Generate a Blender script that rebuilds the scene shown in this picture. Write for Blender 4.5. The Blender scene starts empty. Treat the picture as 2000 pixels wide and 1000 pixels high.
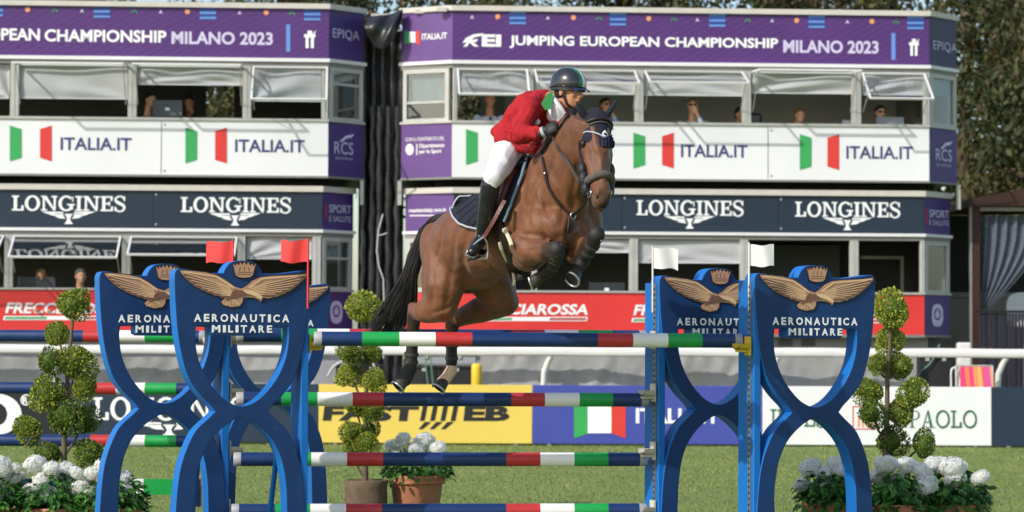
import bpy, bmesh, math, random
from mathutils import Vector, Matrix, noise
C = bpy.context.scene.collection
R = math.radians
PI = math.pi
random.seed(7)

# ------------------------------------------------------------------ camera
FPX = 5040.0                       # focal length in pixels of the 2000 px wide photograph
CAMZ = 1.5
PITCH = math.atan(175/FPX)
ROLL = 0.0045
right0 = Vector((1, 0, 0)); fwd = Vector((0, math.cos(PITCH), math.sin(PITCH))); up0 = right0.cross(fwd)
RIGHT = (right0*math.cos(ROLL) + up0*math.sin(ROLL)).normalized()
UP = RIGHT.cross(fwd).normalized()
cam = bpy.data.cameras.new('camera'); camo = bpy.data.objects.new('camera', cam); C.objects.link(camo)
camo.matrix_world = Matrix(((RIGHT.x, UP.x, -fwd.x, 0), (RIGHT.y, UP.y, -fwd.y, 0), (RIGHT.z, UP.z, -fwd.z, CAMZ), (0, 0, 0, 1)))
cam.sensor_width = 36; cam.lens = 36*FPX/2000; cam.clip_end = 3000; cam.clip_start = .1
cam.dof.use_dof = True; cam.dof.focus_distance = 17.4; cam.dof.aperture_fstop = 3.6
bpy.context.scene.camera = camo
# ------------------------------------------------------------------ sky, sun, exposure
W = bpy.data.worlds.new("World"); bpy.context.scene.world = W; W.use_nodes = True
nt = W.node_tree; bg = nt.nodes['Background']
sky = nt.nodes.new('ShaderNodeTexSky'); sky.sky_type = 'NISHITA'; sky.sun_disc = False
SUND = Vector((-0.66, -0.60, 0.64)).normalized()      # towards the sun
sky.sun_elevation = math.asin(SUND.z); sky.sun_rotation = math.atan2(SUND.x, SUND.y)
sky.air_density = 1.0; sky.dust_density = 1.5
nt.links.new(sky.outputs[0], bg.inputs[0]); bg.inputs[1].default_value = 0.15
sl = bpy.data.lights.new('sun', 'SUN'); sl.energy = 3.1; sl.angle = R(.5); sl.color = (1, .955, .89)
so = bpy.data.objects.new('sun', sl); C.objects.link(so); so.rotation_euler = SUND.to_track_quat('Z', 'Y').to_euler()
so.location = (-30, -30, 60)
vs = bpy.context.scene.view_settings
vs.view_transform = 'Standard'; vs.look = 'None'; vs.gamma = 1; vs.use_curve_mapping = False; vs.exposure = 0.27

# ------------------------------------------------------------------ projection helpers (photograph pixels -> places)
def ray(px, py):
    return (fwd + RIGHT*((px-1000)/FPX) + UP*((500-py)/FPX))
def P(px, py, Y):
    d = ray(px, py); return Vector((0, 0, CAMZ)) + d*(Y/d.y)
def ppm(Y): return FPX/Y
class Frame:
    """a vertical plane: x along, y into it, z up"""
    def __init__(s, M): s.M = M; s.I = M.inverted()
    def uv(s, px, py, v=0.0):
        o = s.I @ Vector((0, 0, CAMZ)); d = s.I.to_3x3() @ ray(px, py)
        t = (v-o.y)/d.y; p = o + d*t; return p.x, p.z
    def u(s, px, py=400, v=0.0): return s.uv(px, py, v)[0]
    def z(s, px, py, v=0.0): return s.uv(px, py, v)[1]
    def sub(s, x, y, ang, z=0): return Frame(s.M @ Matrix.Translation((x, y, z)) @ Matrix.Rotation(ang, 4, 'Z'))
WORLDF = Frame(Matrix.Identity(4))

# ------------------------------------------------------------------ colours and materials
def lin(c): return c/12.92 if c <= .04045 else ((c+.055)/1.055)**2.4
def H(h, k=1.0):
    h = h.lstrip('#'); return tuple(lin(int(h[i:i+2], 16)/255)*k for i in (0, 2, 4))+(1.0,)
MATS = {}
def mat(name, col, rough=.6, var=.08, scale=3.0, bump=0.0, bscale=30.0, metal=0.0, spec=.5, coat=0.0, sheen=0.0, trans=0.0, col2=None, detail=4, stretch=None, alpha=1.0, attr=None, ior=1.45, sub=0.0, scuff=0.0, scol=(.5, .48, .44, 1), sscale=7):
    if name in MATS: return MATS[name]
    m = bpy.data.materials.new(name); m.use_nodes = True; t = m.node_tree; b = t.nodes['Principled BSDF']
    tc = t.nodes.new('ShaderNodeTexCoord'); n = t.nodes.new('ShaderNodeTexNoise'); n.inputs['Scale'].default_value = scale; n.inputs['Detail'].default_value = detail
    src = tc.outputs['Object']
    if stretch:
        mp = t.nodes.new('ShaderNodeMapping'); mp.inputs['Scale'].default_value = stretch
        t.links.new(src, mp.inputs[0]); src = mp.outputs[0]
    t.links.new(src, n.inputs['Vector'])
    ramp = t.nodes.new('ShaderNodeValToRGB'); e = ramp.color_ramp.elements
    e[0].position = .3; e[1].position = .7
    c2 = col2 if col2 else tuple(min(1, c*(1+var)) for c in col[:3])+(1,)
    c1 = col if col2 else tuple(c*(1-var) for c in col[:3])+(1,)
    e[0].color = c1; e[1].color = c2
    t.links.new(n.outputs['Fac'], ramp.inputs[0])
    out = ramp.outputs[0]
    if attr:
        a = t.nodes.new('ShaderNodeVertexColor'); a.layer_name = attr
        mx = t.nodes.new('ShaderNodeMix'); mx.data_type = 'RGBA'; mx.blend_type = 'MULTIPLY'; mx.inputs[0].default_value = 1
        t.links.new(out, mx.inputs[6]); t.links.new(a.outputs[0], mx.inputs[7]); out = mx.outputs[2]
    if scuff:
        n3 = t.nodes.new('ShaderNodeTexNoise'); n3.inputs['Scale'].default_value = sscale; n3.inputs['Detail'].default_value = 10; n3.inputs['Roughness'].default_value = .72
        mp3 = t.nodes.new('ShaderNodeMapping'); mp3.inputs['Scale'].default_value = (1, 1, 2.2); mp3.inputs['Location'].default_value = (3.1, 7.7, 1.3)
        t.links.new(tc.outputs['Object'], mp3.inputs[0]); t.links.new(mp3.outputs[0], n3.inputs['Vector'])
        r3 = t.nodes.new('ShaderNodeValToRGB'); r3.color_ramp.elements[0].position = .60; r3.color_ramp.elements[1].position = .74
        r3.color_ramp.elements[0].color = (0, 0, 0, 1); r3.color_ramp.elements[1].color = (scuff, scuff, scuff, 1); t.links.new(n3.outputs['Fac'], r3.inputs[0])
        mx3 = t.nodes.new('ShaderNodeMix'); mx3.data_type = 'RGBA'; t.links.new(r3.outputs[0], mx3.inputs[0]); t.links.new(out, mx3.inputs[6]); mx3.inputs[7].default_value = scol; out = mx3.outputs[2]
    t.links.new(out, b.inputs['Base Color'])
    b.inputs['Roughness'].default_value = rough; b.inputs['Metallic'].default_value = metal
    b.inputs['Specular IOR Level'].default_value = spec; b.inputs['Coat Weight'].default_value = coat
    b.inputs['Sheen Weight'].default_value = sheen; b.inputs['Transmission Weight'].default_value = trans
    b.inputs['IOR'].default_value = ior; b.inputs['Alpha'].default_value = alpha
    if sub: b.inputs['Subsurface Weight'].default_value = sub; b.inputs['Subsurface Radius'].default_value = (.02, .008, .005)
    # roughness breakup
    r2 = t.nodes.new('ShaderNodeMapRange'); r2.inputs[3].default_value = max(0, rough-.07); r2.inputs[4].default_value = min(1, rough+.1)
    t.links.new(n.outputs['Fac'], r2.inputs[0]); t.links.new(r2.outputs[0], b.inputs['Roughness'])
    if bump:
        n2 = t.nodes.new('ShaderNodeTexNoise'); n2.inputs['Scale'].default_value = bscale; n2.inputs['Detail'].default_value = 5
        t.links.new(src, n2.inputs['Vector'])
        bp = t.nodes.new('ShaderNodeBump'); bp.inputs['Strength'].default_value = bump; bp.inputs['Distance'].default_value = .02
        t.links.new(n2.outputs['Fac'], bp.inputs['Height']); t.links.new(bp.outputs[0], b.inputs['Normal'])
    MATS[name] = m; return m
def leafmat(name, c1, c2, trans=.25, scale=2.0, rough=.55):
    """leaf: colour varies from clump to clump, some light passes through"""
    m = mat(name, c1, rough=rough, col2=c2, scale=scale, detail=3)
    t = m.node_tree; b = t.nodes['Principled BSDF']; out = t.nodes['Material Output']
    tr = t.nodes.new('ShaderNodeBsdfTranslucent'); mx = t.nodes.new('ShaderNodeMixShader'); mx.inputs[0].default_value = trans
    col = b.inputs['Base Color'].links[0].from_socket
    g = t.nodes.new('ShaderNodeGamma'); g.inputs[1].default_value = .85
    t.links.new(col, g.inputs[0]); t.links.new(g.outputs[0], tr.inputs[0])
    t.links.new(b.outputs[0], mx.inputs[1]); t.links.new(tr.outputs[0], mx.inputs[2]); t.links.new(mx.outputs[0], out.inputs[0])
    return m

# ------------------------------------------------------------------ mesh builder
class MB:
    def __init__(s): s.v = []; s.f = []; s.m = []; s.sm = []
    def add(s, verts, faces, mi=0, smooth=False):
        o = len(s.v); s.v.extend([Vector(v) for v in verts])
        for f in faces: s.f.append([i+o for i in f]); s.m.append(mi); s.sm.append(smooth)
        return s
    def box(s, x0, x1, y0, y1, z0, z1, mi=0, M=None, bev=0.0):
        if x1 < x0: x0, x1 = x1, x0
        if y1 < y0: y0, y1 = y1, y0
        if z1 < z0: z0, z1 = z1, z0
        if bev <= 0:
            v = [Vector((x, y, z)) for z in (z0, z1) for y in (y0, y1) for x in (x0, x1)]
            f = [(0, 2, 3, 1), (4, 5, 7, 6), (0, 1, 5, 4), (2, 6, 7, 3), (0, 4, 6, 2), (1, 3, 7, 5)]
        else:
            bev = min(bev, (x1-x0)*.45, (y1-y0)*.45, (z1-z0)*.45)
            bm = bmesh.new(); bmesh.ops.create_cube(bm, size=1)
            for q in bm.verts: q.co = Vector(((x0+x1)/2+q.co.x*(x1-x0), (y0+y1)/2+q.co.y*(y1-y0), (z0+z1)/2+q.co.z*(z1-z0)))
            bmesh.ops.bevel(bm, geom=bm.edges[:], offset=bev, segments=1, affect='EDGES')
            bm.verts.index_update(); v = [q.co.copy() for q in bm.verts]; f = [[q.index for q in ff.verts] for ff in bm.faces]; bm.free()
        if M is not None: v = [M @ p for p in v]
        return s.add(v, f, mi)
    def quad(s, a, b, c, d, mi=0): return s.add([a, b, c, d], [(0, 1, 2, 3)], mi)
    def tube(s, pts, rad, seg=10, mi=0, cap=True, smooth=True, flat=None):
        pts = [Vector(p) for p in pts]; n = len(pts)
        if not hasattr(rad, '__len__'): rad = [rad]*n
        up = None; rings = []
        for i, p in enumerate(pts):
            t = (pts[min(i+1, n-1)]-pts[max(i-1, 0)]).normalized()
            if up is None:
                up = Vector((0, 0, 1)) if abs(t.z) < .9 else Vector((0, 1, 0))
            a = (up - t*up.dot(t)).normalized(); b = t.cross(a); up = a
            rings.append([p + (a*math.cos(2*PI*k/seg) + b*math.sin(2*PI*k/seg)*(flat or 1))*rad[i] for k in range(seg)])
        v = [q for r in rings for q in r]; f = []
        for i in range(n-1):
            for k in range(seg):
                k2 = (k+1) % seg; f.append((i*seg+k, i*seg+k2, (i+1)*seg+k2, (i+1)*seg+k))
        s.add(v, f, mi, smooth)
        if cap:
            s.add(rings[0], [list(range(seg))[::-1]], mi); s.add(rings[-1], [list(range(seg))], mi)
        return s
    def strap(s, pts, nrm, w, th=.004, mi=0):
        """flat leather strap along pts; nrm = outward directions"""
        pts = [Vector(p) for p in pts]; n = len(pts); v = []; f = []
        for i, p in enumerate(pts):
            t = (pts[min(i+1, n-1)]-pts[max(i-1, 0)]).normalized()
            nn = Vector(nrm[i] if isinstance(nrm, list) else nrm).normalized(); a = t.cross(nn).normalized(); nn = a.cross(t).normalized()
            for (x, y) in ((-1, 0), (-1, 1), (1, 1), (1, 0)): v.append(p + a*(w/2*x) + nn*(th*y))
        for i in range(n-1):
            for k in range(4):
                k2 = (k+1) % 4; f.append((i*4+k, i*4+k2, i*4+4+k2, i*4+4+k))
        f.append((0, 1, 2, 3)); f.append((n*4-1, n*4-2, n*4-3, n*4-4))
        return s.add(v, f, mi)
    def lathe(s, prof, center, seg=28, mi=0, smooth=True, M=None):
        v = []; f = []; n = len(prof); c = Vector(center)
        for (r, z) in prof:
            for k in range(seg):
                a = 2*PI*k/seg; q = Vector((r*math.cos(a), r*math.sin(a), z))
                v.append((M @ q if M is not None else q) + c)
        for i in range(n-1):
            for k in range(seg):
                k2 = (k+1) % seg; f.append((i*seg+k, i*seg+k2, (i+1)*seg+k2, (i+1)*seg+k))
        return s.add(v, f, mi, smooth)
    def sphere(s, c, r, seg=12, rings=8, mi=0, M=None):
        c = Vector(c); v = []; f = []
        if not hasattr(r, '__len__'): r = (r, r, r)
        for i in range(rings+1):
            th = PI*i/rings
            for k in range(seg):
                a = 2*PI*k/seg; q = Vector((r[0]*math.sin(th)*math.cos(a), r[1]*math.sin(th)*math.sin(a), r[2]*math.cos(th)))
                v.append(c + (M @ q if M is not None else q))
        for i in range(rings):
            for k in range(seg):
                k2 = (k+1) % seg; f.append((i*seg+k, (i+1)*seg+k, (i+1)*seg+k2, i*seg+k2))
        return s.add(v, f, mi, True)
    def prism(s, poly, y0, y1, mi=0, mside=None):
        """poly in x,z ; extruded in y (front y0)"""
        n = len(poly); ar = sum(poly[i][0]*poly[(i+1) % n][1]-poly[(i+1) % n][0]*poly[i][1] for i in range(n))
        if ar < 0: poly = poly[::-1]
        v = [(x, y0, z) for x, z in poly]+[(x, y1, z) for x, z in poly]
        s.add(v, [list(range(n)), list(range(2*n-1, n-1, -1))], mi)
        s.add(v, [(i+n, (i+1) % n+n, (i+1) % n, i) for i in range(n)], mi if mside is None else mside)
        return s
    def grid(s, fn, nu, nv, mi=0, smooth=True):
        v = [fn(i/nu, j/nv) for j in range(nv+1) for i in range(nu+1)]
        f = [(j*(nu+1)+i, j*(nu+1)+i+1, (j+1)*(nu+1)+i+1, (j+1)*(nu+1)+i) for j in range(nv) for i in range(nu)]
        return s.add(v, f, mi, smooth)
    def xf(s, M): s.v = [M @ p for p in s.v]; return s

WM = {}
def wm(o):
    return WM.get(o.name, Matrix.Identity(4))
def obj(name, mb, mats, parent=None, F=None, loc=None):
    """ONE mesh object from world coordinates (or from frame F)"""
    if F is not None: mb = MBcopy(mb, F.M)
    me = bpy.data.meshes.new(name)
    base = wm(parent) if parent is not None else (Matrix.Translation(loc) if loc is not None else Matrix.Identity(4))
    inv = base.inverted()
    me.from_pydata([inv @ v for v in mb.v], [], mb.f)
    if not isinstance(mats, (list, tuple)): mats = [mats]
    for m in mats: me.materials.append(m)
    me.polygons.foreach_set('material_index', mb.m); me.polygons.foreach_set('use_smooth', mb.sm)
    me.update()
    o = bpy.data.objects.new(name, me); C.objects.link(o)
    if parent is not None: o.parent = parent; WM[o.name] = base
    else:
        o.matrix_world = base; WM[o.name] = base
    return o
def MBcopy(mb, M):
    n = MB(); n.v = [M @ v for v in mb.v]; n.f = mb.f; n.m = mb.m; n.sm = mb.sm; return n
def link_mesh(name, me, parent=None, base=None):
    o = bpy.data.objects.new(name, me); C.objects.link(o)
    if parent is not None: o.parent = parent; WM[o.name] = wm(parent)
    elif base is not None: o.matrix_world = base; WM[o.name] = base
    return o
def tag(o, label=None, cat=None, group=None, kind=None):
    if label: o['label'] = label
    if cat: o['category'] = cat
    if group: o['group'] = group
    if kind: o['kind'] = kind
    return o
def thing(name, label, cat, M=None, group=None):
    o = bpy.data.objects.new(name, None); C.objects.link(o); o.empty_display_size = .1
    if M is None: M = Matrix.Identity(4)
    elif not isinstance(M, Matrix): M = Matrix.Translation(M)
    o.matrix_world = M; WM[o.name] = M
    return tag(o, label, cat, group)
def copy_tree(o, parent=None, M=None):
    c = o.copy(); C.objects.link(c)
    if parent is not None: c.parent = parent; WM[c.name] = wm(parent)
    if M is not None: c.matrix_world = M; WM[c.name] = M
    for ch in o.children:
        copy_tree(ch, c)
    return c

# ------------------------------------------------------------------ lettering
_tcache = {}
def text_geo(s, bold=0.0, res=3):
    k = (s, bold)
    if k in _tcache: return _tcache[k]
    cu = bpy.data.curves.new('t', 'FONT'); cu.body = s; cu.offset = bold; cu.resolution_u = res; cu.size = 1
    o = bpy.data.objects.new('t', cu); me = bpy.data.meshes.new_from_object(o)
    v = [(p.co.x, p.co.y) for p in me.vertices]; f = [list(p.vertices) for p in me.polygons]
    bpy.data.objects.remove(o); bpy.data.curves.remove(cu); bpy.data.meshes.remove(me)
    x0 = min(a for a, b in v); x1 = max(a for a, b in v); y0 = min(b for a, b in v); y1 = max(b for a, b in v)
    v = [((a-x0)/(x1-x0), (b-y0)/(y1-y0)) for a, b in v]
    _tcache[k] = (v, f); return v, f
_ly = [0]
def fit(mb, geo, F, box, v=-.006, shear=0.0, mi=0, sag=None):
    """put unit geometry into pixel box (x0,y0,x1,y1) on frame F"""
    x0, y0, x1, y1 = box
    ua, za = F.uv(x0, y1, v); ub, zb = F.uv(x1, y0, v); zc = F.uv(x1, y1, v)[1]
    h = zb-zc
    vs_ = []
    for a, b in geo[0]:
        vs_.append(Vector((ua+(ub-ua)*a + shear*h*b, v, za+h*b)))
    mb.add(vs_, geo[1], mi)
    return mb
def text(mb, s, F, box, bold=0.0, shear=0.0, v=-.006, mi=0):
    return fit(mb, text_geo(s, bold), F, box, v, shear, mi)

# a slab-serif stroke alphabet (serif wordmark), unit height
def serif_word(word, mb, F, box, v=-.006, th=.19, thin=.12, sf=.10, gap=.07, mi=0):
    quads = []
    def rect(x0, x1, y0, y1): quads.append([(x0, y0), (x1, y0), (x1, y1), (x0, y1)])
    def ring(cx, rx, ry, tx, ty, a0, a1, n=26):
        for i in range(n):
            p = a0+(a1-a0)*i/n; q = a0+(a1-a0)*(i+1)/n
            quads.append([(cx+rx*math.cos(p), .5+ry*math.sin(p)), (cx+rx*math.cos(q), .5+ry*math.sin(q)),
                          (cx+(rx-tx)*math.cos(q), .5+(ry-ty)*math.sin(q)), (cx+(rx-tx)*math.cos(p), .5+(ry-ty)*math.sin(p))])
    x = 0
    for ch in word:
        if ch == 'L':
            w = .72; rect(x+.12, x+.12+th, sf, 1-sf); rect(x, x+.24+th, 1-sf, 1); rect(x, x+w, 0, sf); rect(x+w-thin*1.2, x+w, sf, .34)
        elif ch == 'O':
            w = .92; ring(x+w/2, w/2, .53, th, thin, 0, 2*PI)
        elif ch == 'N':
            w = .98; rect(x+.1, x+.1+thin, sf, 1-sf); rect(x+w-.1-thin, x+w-.1, sf, 1-sf)
            rect(x, x+.24+thin, 0, sf); rect(x+w-.24-thin, x+w, 1-sf, 1); rect(x, x+.2, 1-sf, 1)
            quads.append([(x+.08, 1), (x+w-.1-thin, 0), (x+w-.1, 0), (x+.12+th, 1)])
        elif ch == 'G':
            w = .95; ring(x+w/2, w/2, .53, th, thin, R(42), R(322)); rect(x+w-.26, x+w-.26+th, .08, .42-sf/2); rect(x+w-.42, x+w+.04, .42-sf/2, .42+sf/2); rect(x+w-.12, x+w-.05, .62, .95)
        elif ch == 'I':
            w = .42; rect(x+.125, x+.125+th, sf, 1-sf); rect(x, x+w, 0, sf); rect(x, x+w, 1-sf, 1)
        elif ch == 'E':
            w = .76; rect(x+.1, x+.1+th, sf, 1-sf); rect(x, x+w, 0, sf); rect(x, x+w-.03, 1-sf, 1); rect(x+.1+th, x+.52, .5-sf/2, .5+sf/2)
            rect(x+w-thin, x+w, sf, .32); rect(x+w-thin-.03, x+w-.03, .7, 1-sf); rect(x+.48, x+.48+thin*.8, .36, .64)
        elif ch == 'S':
            w = .68; pts = [(.62, .76), (.5, .96), (.3, 1.0), (.1, .88), (.09, .70), (.22, .58), (.45, .46), (.6, .34), (.6, .14), (.44, .0), (.22, .0), (.06, .22)]
            P2 = []
            for i in range(len(pts)-1):
                p0 = pts[max(i-1, 0)]; p1 = pts[i]; p2 = pts[i+1]; p3 = pts[min(i+2, len(pts)-1)]
                for k in range(4):
                    t = k/4; P2.append(tuple(.5*((2*p1[j])+(-p0[j]+p2[j])*t+(2*p0[j]-5*p1[j]+4*p2[j]-p3[j])*t*t+(-p0[j]+3*p1[j]-3*p2[j]+p3[j])*t**3) for j in (0, 1)))
            P2.append(pts[-1]); n = len(P2)
            def wd(i): 
                t = i/(n-1); return thin*.55 + (th-.02-thin*.55)*math.exp(-((t-.5)/.2)**2)
            for i in range(n-1):
                d = Vector((P2[i+1][0]-P2[i][0], P2[i+1][1]-P2[i][1])).normalized(); nx, ny = -d.y, d.x
                a = wd(i)/2+.015; quads.append([(x+P2[i][0]+nx*a, P2[i][1]+ny*a), (x+P2[i][0]-nx*a, P2[i][1]-ny*a), (x+P2[i+1][0]-nx*a, P2[i+1][1]-ny*a), (x+P2[i+1][0]+nx*a, P2[i+1][1]+ny*a)])
            rect(x+.58, x+.66, .68, 1.0); rect(x+.02, x+.10, 0, .3)
        elif ch == 'A':
            w = .9; quads.append([(x+.08, 0), (x+.16, 0), (x+.47, .95), (x+.43, 1)]); quads.append([(x+.66-th/2, 0), (x+.66+th, 0), (x+.5, 1), (x+.4, 1)])
            rect(x+.2, x+.62, .3, .36); rect(x, x+.26, 0, .05); rect(x+.52, x+.92, 0, .05)
        elif ch == 'P':
            w = .68; rect(x+.1, x+.1+th, .05, .95); rect(x, x+.22+th, 0, .05); rect(x, x+.35, .95, 1); rect(x+.1, x+.38, .46, .51)
            for i in range(12):
                p = -PI/2+PI*i/12; q = -PI/2+PI*(i+1)/12; k = .25
                quads.append([(x+.36+.3*math.cos(p), .73+.27*math.sin(p)), (x+.36+.3*math.cos(q), .73+.27*math.sin(q)), (x+.36+(.3-th*.8)*math.cos(q), .73+(.27-.05)*math.sin(q)), (x+.36+(.3-th*.8)*math.cos(p), .73+(.27-.05)*math.sin(p))])
        elif ch == 'T':
            w = .75; rect(x+w/2-th/2, x+w/2+th/2, .05, .94); rect(x+.2, x+w-.2, 0, .05); rect(x, x+w, .94, 1); rect(x, x+.05, .8, .94); rect(x+w-.05, x+w, .8, .94)
        else: w = .4
        x += w+gap
    tot = x-gap; x0, y0, x1, y1 = box
    ua, za = F.uv(x0, y1, v); ub, zb = F.uv(x1, y0, v); zc = F.uv(x1, y1, v)[1]; h = zb-zc
    for i, q in enumerate(quads):
        vv = v-.0006*(i % 7)
        p = [Vector((ua+(ub-ua)*a/tot, vv, za+h*b)) for a, b in q]
        nrm = (p[1]-p[0]).cross(p[2]-p[1])
        if nrm.y > 0: p = p[::-1]
        mb.add(p, [(0, 1, 2, 3)], mi)
    return mb
def poly(mb, F, pts, v=-.006, mi=0):
    """flat polygon given in pixels on frame F"""
    p = [Vector((F.uv(x, y, v)[0], v, F.uv(x, y, v)[1])) for x, y in pts]
    nrm = Vector((0, 0, 0))
    for i in range(len(p)): nrm += p[i].cross(p[(i+1) % len(p)])
    if nrm.y > 0: p = p[::-1]
    mb.add(p, [list(range(len(p)))], mi); return mb
def winged_glass(mb, F, cx, cy, w, h, v=-.006, mi=0, flip=1):
    """winged emblem under the serif wordmark"""
    def q(pts, k=0): poly(mb, F, [(cx+x*w, cy+y*h) for x, y in pts], v-.0007*k, mi)
    for s in (-1, 1):
        q([(s*.06, .62), (s*.5, .02), (s*.47, .0), (s*.1, .35)][::1], 0)
        q([(s*.5, 0), (s*.1, .04), (s*.1, .16), (s*.42, .16)], 1)
        q([(s*.38, .22), (s*.1, .22), (s*.1, .34), (s*.29, .34)], 2)
        q([(s*.26, .42), (s*.1, .42), (s*.1, .56), (s*.16, .56)], 3)
    q([(-.06, .25), (.06, .25), (.025, .6), (.06, .98), (-.06, .98), (-.025, .6)], 4)
    q([(-.075, .92), (.075, .92), (.075, 1.02), (-.075, 1.02)], 5); q([(-.075, .2), (.075, .2), (.075, .28), (-.075, .28)], 6)

# ------------------------------------------------------------------ organic shapes
def blob(prims, voxel=.014, smooth=6, factor=.5, adapt=0):
    """union of tapered capsules / ellipsoids / lofts -> one smooth continuous surface (world coordinates mesh)"""
    mb = MB()
    for p in prims:
        k = p[0]
        if k == 'cap':
            _, a, ra, b, rb = p; a = Vector(a); b = Vector(b); n = 6; d = b-a
            pts = []; rs = []
            dn = d.normalized()
            for t in (-.95, -.7, -.35): pts.append(a+dn*ra*t); rs.append(ra*math.sqrt(1-t*t))
            for i in range(n+1): pts.append(a+d*(i/n)); rs.append(ra+(rb-ra)*i/n)
            for t in (.35, .7, .95): pts.append(b+dn*rb*t); rs.append(rb*math.sqrt(1-t*t))
            mb.tube(pts, rs, 14)
        elif k == 'ell':
            _, c, A, B, Cc = p; c = Vector(c); M = Matrix((Vector(A), Vector(B), Vector(Cc))).transposed()
            mb.sphere(c, 1, 18, 12, M=M)
        elif k == 'loft':
            _, secs = p[:2]; seg = 24; v = []; f = []
            for (c, A, B) in secs:
                c = Vector(c); A = Vector(A); B = Vector(B)
                for j in range(seg): v.append(c+A*math.cos(2*PI*j/seg)+B*math.sin(2*PI*j/seg))
            n = len(secs)
            for i in range(n-1):
                for j in range(seg):
                    j2 = (j+1) % seg; f.append((i*seg+j, i*seg+j2, (i+1)*seg+j2, (i+1)*seg+j))
            f.append(list(range(seg))[::-1]); f.append(list(range((n-1)*seg, n*seg)))
            # consistent outward
            mb.add(v, f)
    me = bpy.data.meshes.new('b'); me.from_pydata(mb.v, [], mb.f)
    bm = bmesh.new(); bm.from_mesh(me); bmesh.ops.recalc_face_normals(bm, faces=bm.faces); bm.to_mesh(me); bm.free()
    o = bpy.data.objects.new('b', me); C.objects.link(o)
    md = o.modifiers.new('r', 'REMESH'); md.mode = 'VOXEL'; md.voxel_size = voxel; md.use_smooth_shade = True
    if adapt: md.adaptivity = adapt
    if smooth:
        s = o.modifiers.new('s', 'SMOOTH'); s.factor = factor; s.iterations = smooth
    dg = bpy.context.evaluated_depsgraph_get(); dg.update()
    out = bpy.data.meshes.new_from_object(o.evaluated_get(dg))
    bpy.data.objects.remove(o); bpy.data.meshes.remove(me)
    for p in out.polygons: p.use_smooth = True
    return out
def place_mesh(name, me, mats, parent=None, loc=None):
    if not isinstance(mats, (list, tuple)): mats = [mats]
    me.materials.clear()
    for m in mats: me.materials.append(m)
    base = wm(parent) if parent is not None else (Matrix.Translation(loc) if loc is not None else Matrix.Identity(4))
    me.transform(base.inverted()); me.name = name
    return link_mesh(name, me, parent, base)
def paint(me, fn, name='coat'):
    a = me.color_attributes.new(name, 'FLOAT_COLOR', 'POINT')
    n = len(me.vertices); buf = [0.0]*(4*n)
    for i, v in enumerate(me.vertices):
        c = fn(v.co, v.normal); buf[4*i:4*i+4] = (c[0], c[1], c[2], 1)
    a.data.foreach_set('color', buf)
def leaf_cloud(mb, center, radius, n, size, rnd, mi=0, flat=.6, shell=.35, shape=None, aspect=.55, bend=True):
    """leaf-sized faces through a volume"""
    c = Vector(center)
    if not hasattr(radius, '__len__'): radius = (radius, radius, radius)
    for _ in range(n):
        while True:
            d = Vector((rnd.uniform(-1, 1), rnd.uniform(-1, 1), rnd.uniform(-1, 1)))
            if .01 < d.length <= 1: break
        d.normalize(); r = shell + (1-shell)*rnd.random()**.6
        if shape: r *= shape(d)
        p = c + Vector((d.x*radius[0]*r, d.y*radius[1]*r, d.z*radius[2]*r))
        nn = (d*flat + Vector((rnd.gauss(0, 1), rnd.gauss(0, 1), rnd.gauss(0, 1)))*.5 + Vector((0, 0, .25))).normalized()
        t = nn.orthogonal().normalized(); a = rnd.random()*2*PI
        t = (t*math.cos(a) + nn.cross(t)*math.sin(a)); b = nn.cross(t); s_ = size*rnd.uniform(.6, 1.3)
        mb.add([p - t*s_, p + b*s_*aspect, p + t*s_ + nn*s_*(-.3 if bend else 0), p - b*s_*aspect], [(0, 1, 2, 3)], mi)
    return mb
def catmull(pts, n=6, closed=True):
    out = []; m = len(pts)
    for i in range(m if closed else m-1):
        p0 = pts[(i-1) % m] if closed or i > 0 else pts[0]; p1 = pts[i]; p2 = pts[(i+1) % m]; p3 = pts[(i+2) % m] if closed or i+2 < m else pts[-1]
        for k in range(n):
            t = k/n
            out.append(tuple(.5*((2*p1[j])+(-p0[j]+p2[j])*t+(2*p0[j]-5*p1[j]+4*p2[j]-p3[j])*t*t+(-p0[j]+3*p1[j]-3*p2[j]+p3[j])*t**3) for j in range(len(p1))))
    if not closed: out.append(tuple(pts[-1]))
    return out
# ================================================================== materials of the place
WHITE = mat('white_vinyl', H('#f2f1f0', .84), .45, .03, 1.2)
PANELW = mat('banner_white', H('#f4f4f5', .86), .45, .04, .8, bump=.35, bscale=1.6, scuff=.10, sscale=2)
FRAME = mat('aluminium_frame', H('#c9c8c2', .8), .45, .07, 6, metal=.15)
TRIM = mat('cream_trim', H('#d8d2c8', .85), .5, .06, 5)
GREYH = mat('grey_header', H('#9b9992', .7), .55, .08, 5)
LPURP = mat('lit_purple_vinyl', H('#7a4fa3', .6), .4, .10, 1.5, bump=.3, bscale=2)  # left chamfers: sunlight put into the vinyl colour
SHPURP = mat('shaded_purple_vinyl', H('#49307c', .85), .4, .1, 2)  # right chamfers: shade put into the vinyl colour
SHNAVY = mat('shaded_navy_vinyl', H('#2f2c56', .9), .4, .1, 2)  # right end of the fascia, its shade put into the colour
NAVYB = mat('slate_navy_vinyl', H('#33455a', .48), .36, .08, 1.5, bump=.35, bscale=1.5)
REDB = mat('red_vinyl', H('#e23b36', .92), .42, .06, 1.2, bump=.35, bscale=1.6)
GREYB = mat('pale_grey_cladding', H('#b9b9bc', .7), .5, .08, 3)
DGREYB = mat('dark_grey_cladding', H('#4b4b50', .8), .5, .1, 3)
DARK = mat('gap_shade', (.018, .018, .02, 1), .8, .2, 3)  # near black standing for the shade between the storeys
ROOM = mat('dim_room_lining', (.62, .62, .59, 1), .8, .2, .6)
ROOMD = mat('shaded_room_lining', (.10, .10, .095, 1), .8, .2, .6)  # room lining again, with the shade of dark rooms in its colour
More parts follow.
